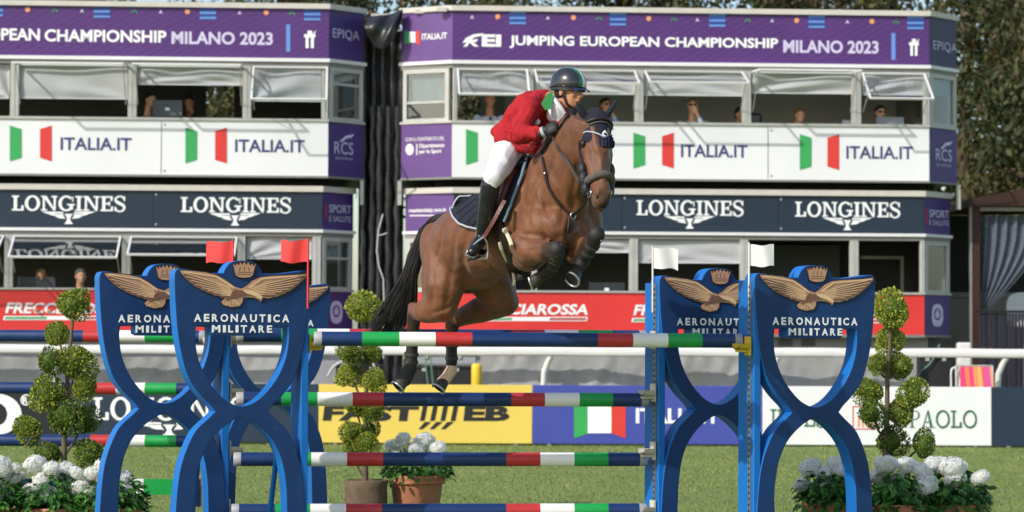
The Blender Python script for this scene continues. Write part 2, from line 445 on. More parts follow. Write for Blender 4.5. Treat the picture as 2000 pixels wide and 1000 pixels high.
DESK = mat('desk_laminate', (.2, .2, .2, 1), .5)
BLIND = leafmat('blind_cloth', H('#eff0f2', .90), H('#f7f7f8', .92), .45, 2.5, .75)
INKW = mat('ink_white', H('#ffffff', .88), .45, .02)
INKL = mat('ink_lilac', H('#dfd6f5', .85), .45, .02)
INKB = mat('ink_sky_blue', H('#6f9be6', .85), .45, .02)
INKG = mat('ink_green', H('#3fae60', .85), .45, .03)
INKR = mat('ink_red', H('#e04038', .9), .45, .03)
INKO = mat('ink_orange', H('#f0a070', .9), .45, .03)
INKP = mat('ink_ink_purple', H('#4a4680', .8), .45, .03)
INKK = mat('ink_charcoal', H('#2b2b2b', .8), .45, .03)
INKDG = mat('ink_dark_green', H('#1f6b45', .85), .45, .03)
def fascia_material():
    m = mat('fascia_purple_vinyl', H('#613b86', .66), .42, .10, .9); t = m.node_tree; b = t.nodes['Principled BSDF']
    col = b.inputs['Base Color'].links[0].from_socket
    tc = t.nodes.new('ShaderNodeTexCoord'); mp = t.nodes.new('ShaderNodeMapping'); mp.inputs['Rotation'].default_value = (0, R(28), 0)
    w = t.nodes.new('ShaderNodeTexWave'); w.bands_direction = 'Z'; w.inputs['Scale'].default_value = 3.4; w.inputs['Distortion'].default_value = 3; w.inputs['Detail Scale'].default_value = .4
    t.links.new(tc.outputs['Object'], mp.inputs[0]); t.links.new(mp.outputs[0], w.inputs['Vector'])
    r = t.nodes.new('ShaderNodeValToRGB'); r.color_ramp.elements[0].position = .62; r.color_ramp.elements[1].position = .95
    r.color_ramp.elements[0].color = (0, 0, 0, 1); r.color_ramp.elements[1].color = (.55, .55, .55, 1)
    t.links.new(w.outputs['Fac'], r.inputs[0]); mx = t.nodes.new('ShaderNodeMix'); mx.data_type = 'RGBA'
    t.links.new(r.outputs[0], mx.inputs[0]); t.links.new(col, mx.inputs[6]); mx.inputs[7].default_value = H('#7b4098', .68)
    t.links.new(mx.outputs[2], b.inputs['Base Color']); return m
FASCIA = fascia_material()
def glass_material(name, refl=.3, tint=(.97, .98, .98, 1), rough=.03):
    m = bpy.data.materials.new(name); m.use_nodes = True; t = m.node_tree; t.nodes.remove(t.nodes['Principled BSDF'])
    g = t.nodes.new('ShaderNodeBsdfGlossy'); g.inputs['Roughness'].default_value = rough
    tr = t.nodes.new('ShaderNodeBsdfTransparent'); tr.inputs[0].default_value = tint
    lw = t.nodes.new('ShaderNodeLayerWeight'); lw.inputs['Blend'].default_value = .5; pw = t.nodes.new('ShaderNodeMath'); pw.operation = 'POWER'; pw.inputs[1].default_value = 4
    fr = t.nodes.new('ShaderNodeMath'); fr.operation = 'MULTIPLY'; fr.inputs[1].default_value = .6
    t.links.new(lw.outputs['Facing'], pw.inputs[0]); t.links.new(pw.outputs[0], fr.inputs[0])
    n = t.nodes.new('ShaderNodeTexNoise'); n.inputs['Scale'].default_value = 1.5; bp = t.nodes.new('ShaderNodeBump'); bp.inputs['Strength'].default_value = .02
    t.links.new(n.outputs[0], bp.inputs['Height']); t.links.new(bp.outputs[0], g.inputs['Normal'])
    ad = t.nodes.new('ShaderNodeMath'); ad.operation = 'ADD'; ad.use_clamp = True; ad.inputs[1].default_value = refl
    t.links.new(fr.outputs[0], ad.inputs[0]); mx = t.nodes.new('ShaderNodeMixShader')
    t.links.new(ad.outputs[0], mx.inputs[0]); t.links.new(tr.outputs[0], mx.inputs[1]); t.links.new(g.outputs[0], mx.inputs[2])
    t.links.new(mx.outputs[0], t.nodes['Material Output'].inputs[0]); return m
GLASS = glass_material('sash_glass', .03); GLASSR = glass_material('sash_glass_reflecting', .26)
GLASSD = glass_material('fixed_glass', .10, (.72, .78, .8, 1))

# ================================================================== ground
def ground_material():
    m = mat('mown_turf', (.17, .235, .058, 1), .85, col2=(.25, .31, .09, 1), scale=.35, detail=8)
    t = m.node_tree; b = t.nodes['Principled BSDF']; col = b.inputs['Base Color'].links[0].from_socket
    tc = t.nodes.new('ShaderNodeTexCoord'); n = t.nodes.new('ShaderNodeTexNoise'); n.inputs['Scale'].default_value = 10; n.inputs['Detail'].default_value = 9; n.inputs['Roughness'].default_value = .75
    t.links.new(tc.outputs['Object'], n.inputs['Vector'])
    r = t.nodes.new('ShaderNodeValToRGB'); r.color_ramp.elements[0].color = (.5, .55, .45, 1); r.color_ramp.elements[1].color = (1.35, 1.3, 1.2, 1); r.color_ramp.elements[0].position = .3; r.color_ramp.elements[1].position = .72
    t.links.new(n.outputs[0], r.inputs[0]); mx = t.nodes.new('ShaderNodeMix'); mx.data_type = 'RGBA'; mx.blend_type = 'MULTIPLY'; mx.inputs[0].default_value = 1
    t.links.new(col, mx.inputs[6]); t.links.new(r.outputs[0], mx.inputs[7]); t.links.new(mx.outputs[2], b.inputs['Base Color'])
    bp = t.nodes.new('ShaderNodeBump'); bp.inputs['Strength'].default_value = .8; bp.inputs['Distance'].default_value = .04
    t.links.new(n.outputs[0], bp.inputs['Height']); t.links.new(bp.outputs[0], b.inputs['Normal']); return m
g = MB().grid(lambda a, b: Vector((-400+800*a, -60+900*b, 0)), 8, 8)
tag(obj('ground', g, ground_material()), 'mown green turf of the jumping arena', kind='structure')
# grass blades: one mass
rg = random.Random(3); g = MB()
for i in range(90000):
    y = 15.5+24*rg.random()**1.25; x = rg.uniform(-1, 1)*(y*.215+.3)
    n_ = noise.noise(Vector((x*.7, y*.7, 0)))
    h = rg.uniform(.010, .026)*(1+.5*n_); w = rg.uniform(.004, .009)*(y/22); a = rg.random()*PI; dx, dy = math.cos(a)*w, math.sin(a)*w
    lx, ly = rg.gauss(0, .014), rg.gauss(0, .014)
    k = max(0, min(2, int((noise.noise(Vector((x*1.3+9, y*.8, 3)))*1.1+.5+rg.gauss(0, .28))*3)))
    g.add([(x-dx, y-dy, 0), (x+dx, y+dy, 0), (x+lx, y+ly, h)], [(0, 1, 2)], k)
GR = [leafmat('grass_blade_a', (.20, .28, .06, 1), (.24, .31, .08, 1), .4), leafmat('grass_blade_b', (.22, .29, .055, 1), (.27, .33, .075, 1), .3), leafmat('grass_blade_c', (.27, .30, .09, 1), (.31, .33, .11, 1), .3)]
tag(obj('grass', g, GR), 'short mown green grass of the arena floor', 'grass', kind='stuff')

# ================================================================== media buildings
TH = .0575
BF = Frame(Matrix.Translation((0, 42.7, 0)) @ Matrix.Rotation(TH, 4, 'Z'))
def ZB(py): return BF.z(1400, py)
UP_Z = dict(roof=ZB(17), tr1=ZB(27), fas=ZB(123), tr2=ZB(130), hd=ZB(138), sill=ZB(240), pt=ZB(245), pb=ZB(350), tb=ZB(354))
LO_Z = dict(roof=ZB(369), tr1=ZB(380), fas=ZB(453), tr2=ZB(459), hd=ZB(467), sill=ZB(569), pt=ZB(573), pb=ZB(652), tb=ZB(657))
def part(root, name, mats, fn, F=BF):
    mb = MB(); fn(mb); return obj(name, mb, mats, root, F)
def icons(mb, F, bars, dots, arcs, ays, yoff):
    """flat print along the fascia top: material slots 0 blue,1 orange,2 green,3 lilac"""
    for x in bars:
        y = yoff(x)
        for k in (0, 11, 21): poly(mb, F, [(x-16, y-12+k), (x+16, y-12+k), (x+16, y-8+k), (x-16, y-8+k)], -.008, 0)
        poly(mb, F, [(x-16, y-8), (x+16, y-8), (x+16, y+13), (x-16, y+13)], -.0065, 4)
    for x in dots:
        y = yoff(x)-1; poly(mb, F, [(x+5*math.cos(k*PI/5), y+5*math.sin(k*PI/5)) for k in range(10)], -.007, 1)
    for x in arcs:
        y = yoff(x)
        for s in (-1, 1): poly(mb, F, [(x, y-4), (x+s*6, y+1), (x+s*6, y+3), (x+s*2, y+1)], -.007 if s < 0 else -.0078, 2)
    for x in ays:
        y = yoff(x); poly(mb, F, [(x, y-4), (x+4, y+4), (x, y+2), (x-4, y+4)], -.007, 3)
def arch_icon(mb, F, x, y, w, h):
    for i, (a, b, c, d) in enumerate(((-.5, .5, .2, .38), (-.36, -.1, .38, 1), (.1, .36, .38, 1), (-.2, .2, .0, .2))):
        poly(mb, F, [(x+a*w, y+c*h), (x+b*w, y+c*h), (x+b*w, y+d*h), (x+a*w, y+d*h)], -.007-.0005*i)
    poly(mb, F, [(x+.2*w, y+.2*h), (x+.55*w, y-.02*h), (x+.5*w, y+.12*h), (x+.3*w, y+.22*h)], -.0095)
def rcs(mb, F, x0, y0, x1, y1):
    text(mb, 'RCS', F, (x0, y0+(y1-y0)*.32, x1, y1), .0, v=-.007)
    w = x1-x0; poly(mb, F, [(x0+w*.25, y0+12), (x0+w*.6, y0), (x1+2, y0-3), (x1-3, y0+4), (x0+w*.62, y0+6), (x0+w*.45, y0+12)], -.009)

def storey(root, uL, uR, v0, Z, chL, chR, mats_top, mats_pan, posts, depth=3.2, backgaps=(), rm=None):
    """one storey: fascia, trims, header, posts, sill panel, roof, room. uL,uR in frame BF; chL/chR = (du,dv) or None"""
    th = .06
    def outline(off):
        """front outline with chamfers, pushed out by off"""
        pts = []
        if chL: pts += [(uL-chL[0]-off, v0+chL[1]), (uL-off*.4, v0-off)]
        else: pts += [(uL, v0-off)]
        if chR: pts += [(uR+off*.4, v0-off), (uR+chR[0]+off, v0+chR[1])]
        else: pts += [(uR, v0-off)]
        return pts
    def band(mb, off, z0, z1, th=.08, mi=None):
        o = outline(off); q = outline(off-th)
        for i in range(len(o)-1):
            a, b = o[i], o[i+1]; c, d = q[i+1], q[i]; k = 0
            if mi: k = mi[i if chL else i+1]
            v = [(a[0], a[1], z0), (b[0], b[1], z0), (c[0], c[1], z0), (d[0], d[1], z0), (a[0], a[1], z1), (b[0], b[1], z1), (c[0], c[1], z1), (d[0], d[1], z1)]
            mb.add(v, [(0, 1, 5, 4), (1, 2, 6, 5), (2, 3, 7, 6), (3, 0, 4, 7), (4, 5, 6, 7), (3, 2, 1, 0)], k)
    part(root, 'top_trim', TRIM, lambda m: band(m, .05, Z['tr1'], Z['roof'], .12))
    part(root, 'fascia_banner', mats_top, lambda m: band(m, 0, Z['fas'], Z['tr1']-.002, .06, mi=(1, 0, 2)))
    part(root, 'lower_trim', WHITE, lambda m: band(m, .05, Z['tr2'], Z['fas']-.002, .12))
    part(root, 'header_beam', GREYH, lambda m: band(m, .01, Z['hd'], Z['tr2']-.002, .09))
    part(root, 'window_sill', FRAME, lambda m: band(m, .03, Z['pt']+.002, Z['sill'], .14))
    part(root, 'sill_banner', mats_pan, lambda m: band(m, 0, Z['pb'], Z['pt'], .06, mi=(1, 0, 2)))
    part(root, 'bottom_trim', GREYH, lambda m: band(m, .015, Z['tb'], Z['pb']-.002, .09))
    full = [(outline(-.09)[0])]
    a = outline(-.10)
    def slab(mb, z0, z1, oo):
        pl = oo + [(oo[-1][0], depth), (oo[0][0], depth)]
        n = len(pl); v = [(x, y, z0) for x, y in pl]+[(x, y, z1) for x, y in pl]
        mb.add(v, [list(range(n))[::-1], list(range(n, 2*n))]+[(i, (i+1) % n, (i+1) % n+n, i+n) for i in range(n)])
    part(root, 'roof', GREYH, lambda m: slab(m, Z['roof']-.06, Z['roof']-.01, outline(-.075)))
    part(root, 'floor_slab', GREYH, lambda m: slab(m, Z['tb']+.02, Z['tb']+.1, outline(-.08)))
    def room(m):
        x0, x1 = a[0][0]+.05, a[-1][0]-.05; z0, z1 = Z['tb']+.1, Z['roof']-.06
        gaps = sorted(backgaps); prev = x0
        for (g0, g1) in gaps:
            m.box(prev, g0, depth-.08, depth, z0, z1); m.box(g0, g1, depth-.08, depth, z0, Z['sill']-.1); m.box(g0, g1, depth-.08, depth, Z['hd'], z1); prev = g1
        m.box(prev, x1, depth-.08, depth, z0, z1)
        yL = a[0][1]; m.box(x0-.06, x0, yL, depth-.08, z0, z1); m.box(x1, x1+.06, a[-1][1], depth-.08, z0, z1)
        for k in range(1, int((x1-x0)/2.6)+1):
            pass
    part(root, 'room_wall', rm or ROOM, room)
    part(root, 'ceiling', rm or ROOM, lambda m: m.box(a[0][0]+.06, a[-1][0]-.06, v0+.75, depth-.1, Z['hd']+.05, Z['hd']+.1))
    part(root, 'desk', DESK, lambda m: m.box(a[0][0]+.5, a[-1][0]-.5, v0+.16, v0+.62, Z['sill']-.1, Z['sill']-.06))
    for (px0, px1) in posts:
        u0, u1 = BF.u(px0, 200, v0), BF.u(px1, 200, v0)
        part(root, 'window_post', FRAME, lambda m: (m.box(u0, u1, v0-.012, v0+.09, Z['sill']+.002, Z['hd']-.002, bev=.006), m.box(u0+(u1-u0)*.3, u0+(u1-u0)*.5, v0-.02, v0-.012, Z['sill']+.002, Z['hd']-.002)))

def blind(root, px0, px1, pyb, v, Z, seed, slack=.12, mt=None, top=None):
    rr = random.Random(seed); u0, u1 = BF.u(px0, 200, v), BF.u(px1, 200, v); z1 = top if top else Z['hd']-.01; z0 = BF.z((px0+px1)/2, pyb, v)
    cs = [(rr.choice((0, 1)), rr.uniform(.2, 1)) for _ in range(2)]
    fr = rr.uniform(6, 9)
    def fn(a, b):
        d = 0
        for sx, st in cs:
            ax = a if sx == 0 else 1-a; ang = math.atan2(b+.02, ax+.02)
            d += st*.048*math.sin(ang*fr+sx*2)*min(1, 2.2*math.hypot(ax, b))*(1-.45*b)*(1-.6*ax)
        d += .010*noise.noise(Vector((a*4, b*2, seed)))
        sag = -.02*math.sin(PI*a)*(1-b)*rr_s
        return Vector((u0+(u1-u0)*a, v+d, z0+(z1-z0)*b+sag))
    rr_s = rr.uniform(-.5, 1)
    mb = MB(); mb.grid(fn, 46, 18)
    mb.box(u0, u1, v-.012, v+.012, z0-.02, z0+.0)
    return obj('blind', mb, mt or BLIND, root, BF)
def sash(root, px0, px1, v0, Z, ang, L=.86, mt=None, hinge=None):
    """top-hung window pushed open"""
    u0, u1 = BF.u(px0, 200, v0), BF.u(px1, 200, v0); zt = hinge if hinge else Z['hd']-.02; t = .028
    M = Matrix.Translation((0, v0-.03, zt)) @ Matrix.Rotation(-R(ang), 4, 'X')   # -z swings towards -y
    f = MB()
    f.box(u0, u1, -.015, .015, -t, 0, M=M); f.box(u0, u1, -.015, .015, -L, -L+t, M=M)
    f.box(u0, u0+t, -.015, .015, -L+t, -t, M=M); f.box(u1-t, u1, -.015, .015, -L+t, -t, M=M)
    w = obj('window', f, WHITE if mt is None else mt, root, BF)
    p = MB().box(u0+t, u1-t, -.004, .002, -L+t, -t, M=M)
    obj('pane', p, GLASSR if Z is LO_Z else GLASS, w, BF)
    s = MB()
    for uu in (u0+.03, u1-.03): s.tube([(uu, v0-.01, zt-L*.75), tuple(M @ Vector((uu, .0, -L*.72)))], .009, 6)
    tag(obj('stay', s, FRAME, w, BF), kind='stuff')
    return w
def fixed_window(root, F, a0, a1, z0, z1, fr=.07, mid=None):
    f = MB(); f.box(a0, a1, -.01, .07, z1-fr, z1); f.box(a0, a1, -.01, .07, z0, z0+fr*.6); f.box(a0, a0+fr, -.01, .07, z0+fr*.6, z1-fr); f.box(a1-fr, a1, -.01, .07, z0+fr*.6, z1-fr)
    if mid: f.box(a0+fr, a1-fr, .0, .05, mid-.02, mid+.02)
    w = obj('window', f, FRAME, root, F)
    obj('pane', MB().box(a0+fr, a1-fr, .024, .03, z0+fr*.6, z1-fr), GLASSD, w, F); return w
def blind_c(root, F, a0, a1, z0, z1, v=.1):
    mb = MB(); mb.grid(lambda a, b: Vector((a0+(a1-a0)*a, v+.018*math.sin(a*19+b*3)*(1.2-b), z0+(z1-z0)*b)), 24, 8); return obj('blind', mb, BLIND, root, F)

uu = lambda px, v=0: BF.u(px, 400, v)
# ---- the two cabin stacks: upper and lower storey of each belong to one building
CH = (.60, .58)
def base_block(root, x0, x1, v, mt0, mt1=None, split=None):
    part(root, 'plinth', mt0, lambda m: m.box(x0, split or x1, v, v+2.6, -.02, LO_Z['tb']-.002))
    if split: part(root, 'plinth', mt1, lambda m: m.box(split+.002, x1, v+.02, v+2.6, -.02, LO_Z['tb']-.002))

# RIGHT building
rb = thing('media_building', 'two storey media cabin on the right with the complete purple event fascia', 'building', BF.M @ Matrix.Translation((uu(1350), 1.5, 0)), 'glazed cabins facing the arena')
uL, uR = uu(882), uu(1815); lL, lR = uu(886, .14), uu(1805, .14)
CHL = (uL-uu(783, .45), .45)
storey(rb, uL, uR, 0, UP_Z, CHL, CH, [FASCIA, LPURP, SHNAVY], [PANELW, LPURP, SHPURP], [(1030, 1042), (1240, 1257), (1450, 1467), (1664, 1682), (1804, 1816), (884, 893)], backgaps=[(uu(880, 3), uu(940, 3))])
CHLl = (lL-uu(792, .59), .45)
storey(rb, lL, lR, .14, LO_Z, CHLl, (.56, .54), [NAVYB, LPURP, SHPURP], [REDB, REDB, SHPURP], [(1040, 1050), (1230, 1247), (1446, 1462), (1660, 1677), (1797, 1806), (887, 895)], rm=ROOMD)
base_block(rb, lL-.5, lR+.4, .5, GREYB, DGREYB, uu(1812, .5))
part(rb, 'shadow_gap', DARK, lambda m: m.box(uL-.25, uR+.2, .55, 3.0, LO_Z['roof'], UP_Z['tb']+.02))  # dark block set in the recess, shade painted as its colour
# LEFT building
lb = thing('media_building', 'two storey media cabin on the left, cut off by the photo edge', 'building', BF.M @ Matrix.Translation((uu(320), 1.5, 0)), 'glazed cabins facing the arena')
x0 = uu(-620); aR, bR = uu(640), uu(629, .14)
CHR = (uu(709, .55)-aR, .55); CHRl = (uu(690, .69)-bR, .55)
storey(lb, x0, aR, 0, UP_Z, None, CHR, [FASCIA, LPURP, SHPURP], [PANELW, LPURP, SHPURP], [(-440, -423), (-210, -193), (20, 37), (250, 267), (474, 491), (628, 641)], rm=ROOMD, backgaps=[(uu(400, 3), uu(455, 3))])
storey(lb, x0, bR, .14, LO_Z, None, CHRl, [NAVYB, LPURP, SHPURP], [REDB, REDB, SHPURP], [(-440, -423), (-210, -193), (12, 29), (241, 258), (466, 482), (612, 629)], rm=ROOMD)
base_block(lb, x0, bR+.4, .5, GREYB)
part(lb, 'shadow_gap', DARK, lambda m: m.box(x0, aR+.2, .55, 3.0, LO_Z['roof'], UP_Z['tb']+.02))  # same painted shade block under the left upper cabin
# legs that carry the upper cabins at the corners
for root, pxs in ((lb, (703, 710)), (rb, (776, 784)), (rb, (1868, 1875))):
    part(root, 'corner_leg', FRAME, lambda m: m.box(uu(pxs[0], .55), uu(pxs[1], .55), .5, .6, ZB(402), UP_Z['tb']-.002))
# chamfer frames
Fur = BF.sub(uR, 0, math.atan2(CH[1], CH[0])); Flr = BF.sub(lR, .14, math.atan2(.54, .56))
Ful = BF.sub(uL-CHL[0], CHL[1], -math.atan2(CHL[1], CHL[0])); Fll = BF.sub(lL-CHLl[0], .14+.45, -math.atan2(.45, CHLl[0]))
Gur = BF.sub(aR, 0, math.atan2(CHR[1], CHR[0])); Glr = BF.sub(bR, .14, math.atan2(.55, CHRl[0]))
def clen(c): return math.hypot(*c)
fixed_window(rb, Fur, .03, clen(CH)-.02, UP_Z['sill']+.002, UP_Z['hd']-.002); blind_c(rb, Fur, .1, clen(CH)-.1, Fur.z(1845, 188), UP_Z['hd']-.05)
fixed_window(rb, Flr, .03, clen((.56, .54))-.02, LO_Z['sill']+.002, LO_Z['hd']-.002)
fixed_window(rb, Ful, .03, clen(CHL)-.06, UP_Z['sill']+.002, UP_Z['hd']-.002, mid=Ful.z(830, 200)); blind_c(rb, Ful, .12, clen(CHL)-.12, Ful.z(830, 200), UP_Z['hd']-.05)
fixed_window(rb, Fll, .03, clen((CHLl[0], .45))-.06, LO_Z['sill']+.002, LO_Z['hd']-.002); blind_c(rb, Fll, .12, .7, Fll.z(830, 510), LO_Z['hd']-.05)
fixed_window(lb, Gur, .03, clen(CHR)-.02, UP_Z['sill']+.002, UP_Z['hd']-.002, mid=Gur.z(675, 166)); blind_c(lb, Gur, .1, clen(CHR)-.15, Gur.z(675, 166), UP_Z['hd']-.05)
fixed_window(lb, Glr, .03, clen((CHRl[0], .55))-.02, LO_Z['sill']+.002, LO_Z['hd']-.002, mid=Glr.z(660, 505)); blind_c(lb, Glr, .1, .6, Glr.z(660, 505), LO_Z['hd']-.05)

# ---- blinds and open sashes
for i, (r_, a, b, y, Z, v) in enumerate(((lb, -60, 18, 190, UP_Z, .06), (lb, 38, 249, 191, UP_Z, .06), (lb, 268, 473, 164, UP_Z, .06), (lb, 493, 627, 196, UP_Z, .06), (lb, 484, 611, 504, LO_Z, .2),
        (rb, 894, 1030, 180, UP_Z, .06), (rb, 1043, 1240, 182, UP_Z, .06), (rb, 1257, 1450, 185, UP_Z, .06), (rb, 1468, 1664, 181, UP_Z, .06), (rb, 1683, 1804, 184, UP_Z, .06),
        (rb, 1050, 1229, 491, LO_Z, .2), (rb, 1248, 1445, 512, LO_Z, .2))):
    blind(r_, a, b, y, v, Z, 11+i)
for (r_, a, b, Z, v, ang, L) in ((lb, 493, 640, UP_Z, 0, 50, .95), (lb, 36, 250, UP_Z, 0, 86, .86), (lb, 266, 475, UP_Z, 0, 86, .86), (lb, 30, 240, LO_Z, .14, 62, .80), (lb, 258, 466, LO_Z, .14, 66, .80), (lb, -190, 12, LO_Z, .14, 70, .8),
        (rb, 892, 1030, UP_Z, 0, 55, .86), (rb, 1042, 1240, UP_Z, 0, 70, .86), (rb, 1257, 1450, UP_Z, 0, 72, .86), (rb, 1467, 1664, UP_Z, 0, 87, .86), (rb, 1682, 1806, UP_Z, 0, 55, .86)):
    sash(r_, a, b, v, Z, ang, L)
# ---- print on the banners
def lettering(root, F, mats, fn, name='lettering'):
    mb = MB(); fn(mb); o = obj(name, mb, mats, root, F)
    if name == 'printed_icons' or name == 'lettering': o['kind'] = 'stuff'
    return o
ICM = [INKB, INKO, INKG, INKL, mat('ink_mid_blue', H('#35509e', .8), .45)]
lettering(rb, BF, ICM, lambda m: icons(m, BF, (1011, 1207, 1401, 1595, 1788), (972, 1120, 1267, 1556, 1703), (1170, 1316, 1460, 1750), (922, 1070, 1362, 1508, 1655), lambda x: 34+(x-1000)*.0125), 'printed_icons')
lettering(lb, BF, ICM, lambda m: icons(m, BF, (199, 406, 610, -10), (54, 366, 520), (107, 262, 570), (160, 314, 468), lambda x: 19+x*.0125), 'printed_icons')
B_ = .027
lettering(rb, BF, [INKW], lambda m: (text(m, 'JUMPING EUROPEAN CHAMPIONSHIP', BF, (995, 69, 1520, 94), B_), text(m, 'EI', BF, (941, 67, 979, 91), .045),
    poly(m, BF, [(903, 84), (910, 74), (925, 67), (944, 65), (940, 70), (926, 73), (921, 78), (934, 76), (930, 82), (924, 82), (935, 91), (926, 91), (917, 83), (912, 91), (905, 91), (912, 82)], -.007)))
lettering(rb, BF, [INKL], lambda m: text(m, 'MILANO 2023', BF, (1530, 78, 1716, 103), B_))
lettering(rb, BF, [INKB, INKW], lambda m: (poly(m, BF, [(1741, 65), (1749, 65), (1749, 117), (1741, 117)], -.007, 0), ))
lettering(rb, BF, [INKW], lambda m: arch_icon(m, BF, 1785, 76, 19, 33), 'emblem')
lettering(lb, BF, [INKW], lambda m: (text(m, 'CHAMPIONSHIP', BF, (87, 57, 325, 81), B_), text(m, 'EUROPEAN', BF, (-82, 54, 78, 78), B_)))
lettering(lb, BF, [INKL], lambda m: text(m, 'MILANO 2023', BF, (335, 61, 533, 86), B_))
lettering(lb, BF, [INKB], lambda m: poly(m, BF, [(559, 48), (567, 48), (567, 101), (559, 101)], -.007))
lettering(lb, BF, [INKW], lambda m: arch_icon(m, BF, 605, 60, 22, 34), 'emblem')
def italia(root, gx, rx, tx0, tx1, gy):
    lettering(root, BF, [INKG, INKR], lambda m: (poly(m, BF, [(gx, gy), (gx+23, gy+7), (gx+23, gy+63), (gx, gy+70)], -.007, 0), poly(m, BF, [(rx, gy+7), (rx+23, gy), (rx+23, gy+70), (rx, gy+63)], -.007, 1)), 'flag_mark')
    if tx0: lettering(root, BF, [INKP], lambda m: text(m, 'ITALIA.IT', BF, (tx0, gy+23, tx1, gy+48), .018))
italia(lb, 19, 78, 118, 257, 245); italia(lb, 362, 420, 459, 595, 249)
italia(rb, 910, 966, 1003, 1135, 252); italia(rb, 1237, 1293, 1330, 1460, 259); italia(rb, 1562, 1616, 1653, 1783, 262)
BFL = BF.sub(0, .14, 0)
for root, boxes in ((lb, ((23, 382, 245, 411, 134, 413, 104), (353, 385, 568, 414, 459, 416, 100))), (rb, ((1243, 391, 1452, 420, 1347, 422, 98), (1553, 394, 1758, 423, 1655, 425, 96), (933, 388, 1140, 417, 1036, 419, 98)))):
    for (a, b, c, d, cx, cy, w) in boxes:
        lettering(root, BFL, [INKW], lambda m: (serif_word('LONGINES', m, BFL, (a, b, c, d)), winged_glass(m, BFL, cx, cy, w, 24)))
def frec(root, a, y, w):
    lettering(root, BFL, [INKW, INKG, mat('ink_dark_red', H('#b02c2c', .9), .45)], lambda m: (text(m, 'FRECCIAROSSA', BFL, (a, y, a+w, y+21), .03, shear=.22, mi=0),
        poly(m, BFL, [(a-2, y+26), (a+w, y+26), (a+w-2, y+34), (a-4, y+34)], -.004, 0), poly(m, BFL, [(a+1, y+28), (a+w*.36, y+28), (a+w*.36-2, y+32), (a-1, y+32)], -.0075, 1), poly(m, BFL, [(a+w*.68, y+28), (a+w-3, y+28), (a+w-4, y+32), (a+w*.68-2, y+32)], -.0075, 2)))
frec(lb, 10, 591, 228); frec(rb, 918, 593, 230); frec(rb, 1237, 595, 218); frec(rb, 1546, 597, 222)
SEAM = mat('banner_seam', H('#8b8b90', .6), .6)
def seams(root, pxs, v, y0, y1, m_):
    for px in pxs:
        u = BF.u(px, 300, v); part(root, 'banner_seam', m_, lambda m: m.box(u-.006, u+.006, v-.0035, v-.001, ZB(y1), ZB(y0)))
        part(root, 'eyelet', FRAME, lambda m: [m.lathe([(.0, .0), (.018, .0), (.018, .006), (.008, .008)], (u+.05, v-.004, zz), 10, M=Matrix.Rotation(PI/2, 3, 'X')) for zz in (ZB(y0)-.05, ZB(y1)+.05)])
seams(rb, (1190, 1500), 0, 247, 348, SEAM); seams(lb, (315,), 0, 247, 348, SEAM)
seams(rb, (1215, 1520), .14, 382, 451, mat('seam_navy', H('#202c3a', .6), .6)); seams(lb, (300,), .14, 382, 451, mat('seam_navy', H('#202c3a', .6), .6))
# chamfer print
lettering(lb, Gur, [INKL], lambda m: text(m, 'EPIQA', Gur, (650, 55, 702, 76), -.004, v=-.008)); lettering(rb, Fur, [INKL], lambda m: text(m, 'EPIQA', Fur, (1823, 79, 1869, 99), -.004, v=-.008))
lettering(lb, Gur, [INKL], lambda m: (rcs(m, Gur, 653, 265, 690, 300), text(m, 'Sport & Events', Gur, (655, 305, 689, 312), 0, v=-.008)))
lettering(rb, Fur, [INKL], lambda m: (rcs(m, Fur, 1828, 279, 1859, 313), text(m, 'Sport & Events', Fur, (1829, 318, 1858, 325), 0, v=-.008)))
lettering(lb, Glr, [INKL, INKR], lambda m: (text(m, 'SPORT', Glr, (643, 399, 686, 415), .01, v=-.008), text(m, 'E SALUTE', Glr, (643, 421, 686, 432), 0, v=-.008), poly(m, Glr, [(636, 398), (638, 398), (638, 428), (636, 428)], -.008, 1)))
lettering(rb, Flr, [INKL, INKR], lambda m: (text(m, 'SPORT', Flr, (1815, 409, 1853, 424), .01, v=-.008), text(m, 'E SALUTE', Flr, (1815, 429, 1853, 439), 0, v=-.008), poly(m, Flr, [(1808, 408), (1810, 408), (1810, 438), (1808, 438)], -.008, 1)))
def oval_emblem(m, F, cx, cy, w, h):
    poly(m, F, [(cx+w*.5*math.copysign(abs(math.cos(k*PI/12))**.7, math.cos(k*PI/12)), cy+h*.5*math.copysign(abs(math.sin(k*PI/12))**.8, math.sin(k*PI/12))) for k in range(24)], -.007, 0)
    poly(m, F, [(cx+w*.3*math.cos(k*PI/8), cy-h*.05+h*.28*math.sin(k*PI/8)) for k in range(16)], -.009, 1)
    poly(m, F, [(cx, cy-h*.3), (cx+w*.2, cy-h*.05), (cx+w*.12, cy+h*.12), (cx-w*.12, cy+h*.12), (cx-w*.2, cy-h*.05)], -.011, 0)
lettering(lb, Glr, [INKL, SHPURP], lambda m: oval_emblem(m, Glr, 657, 610, 24, 44), 'emblem'); lettering(rb, Flr, [INKL, SHPURP], lambda m: oval_emblem(m, Flr, 1831, 616, 22, 44), 'emblem')
lettering(rb, Ful, [INKW, INKG, INKR], lambda m: (text(m, 'ITALIA.IT', Ful, (824, 66, 873, 78), .02, v=-.008), poly(m, Ful, [(790, 60), (799, 62), (799, 84), (790, 87)], -.008, 1), poly(m, Ful, [(799, 62), (811, 62), (811, 83), (799, 83)], -.0085, 0), poly(m, Ful, [(811, 62), (820, 59), (820, 88), (811, 84)], -.008, 2)))
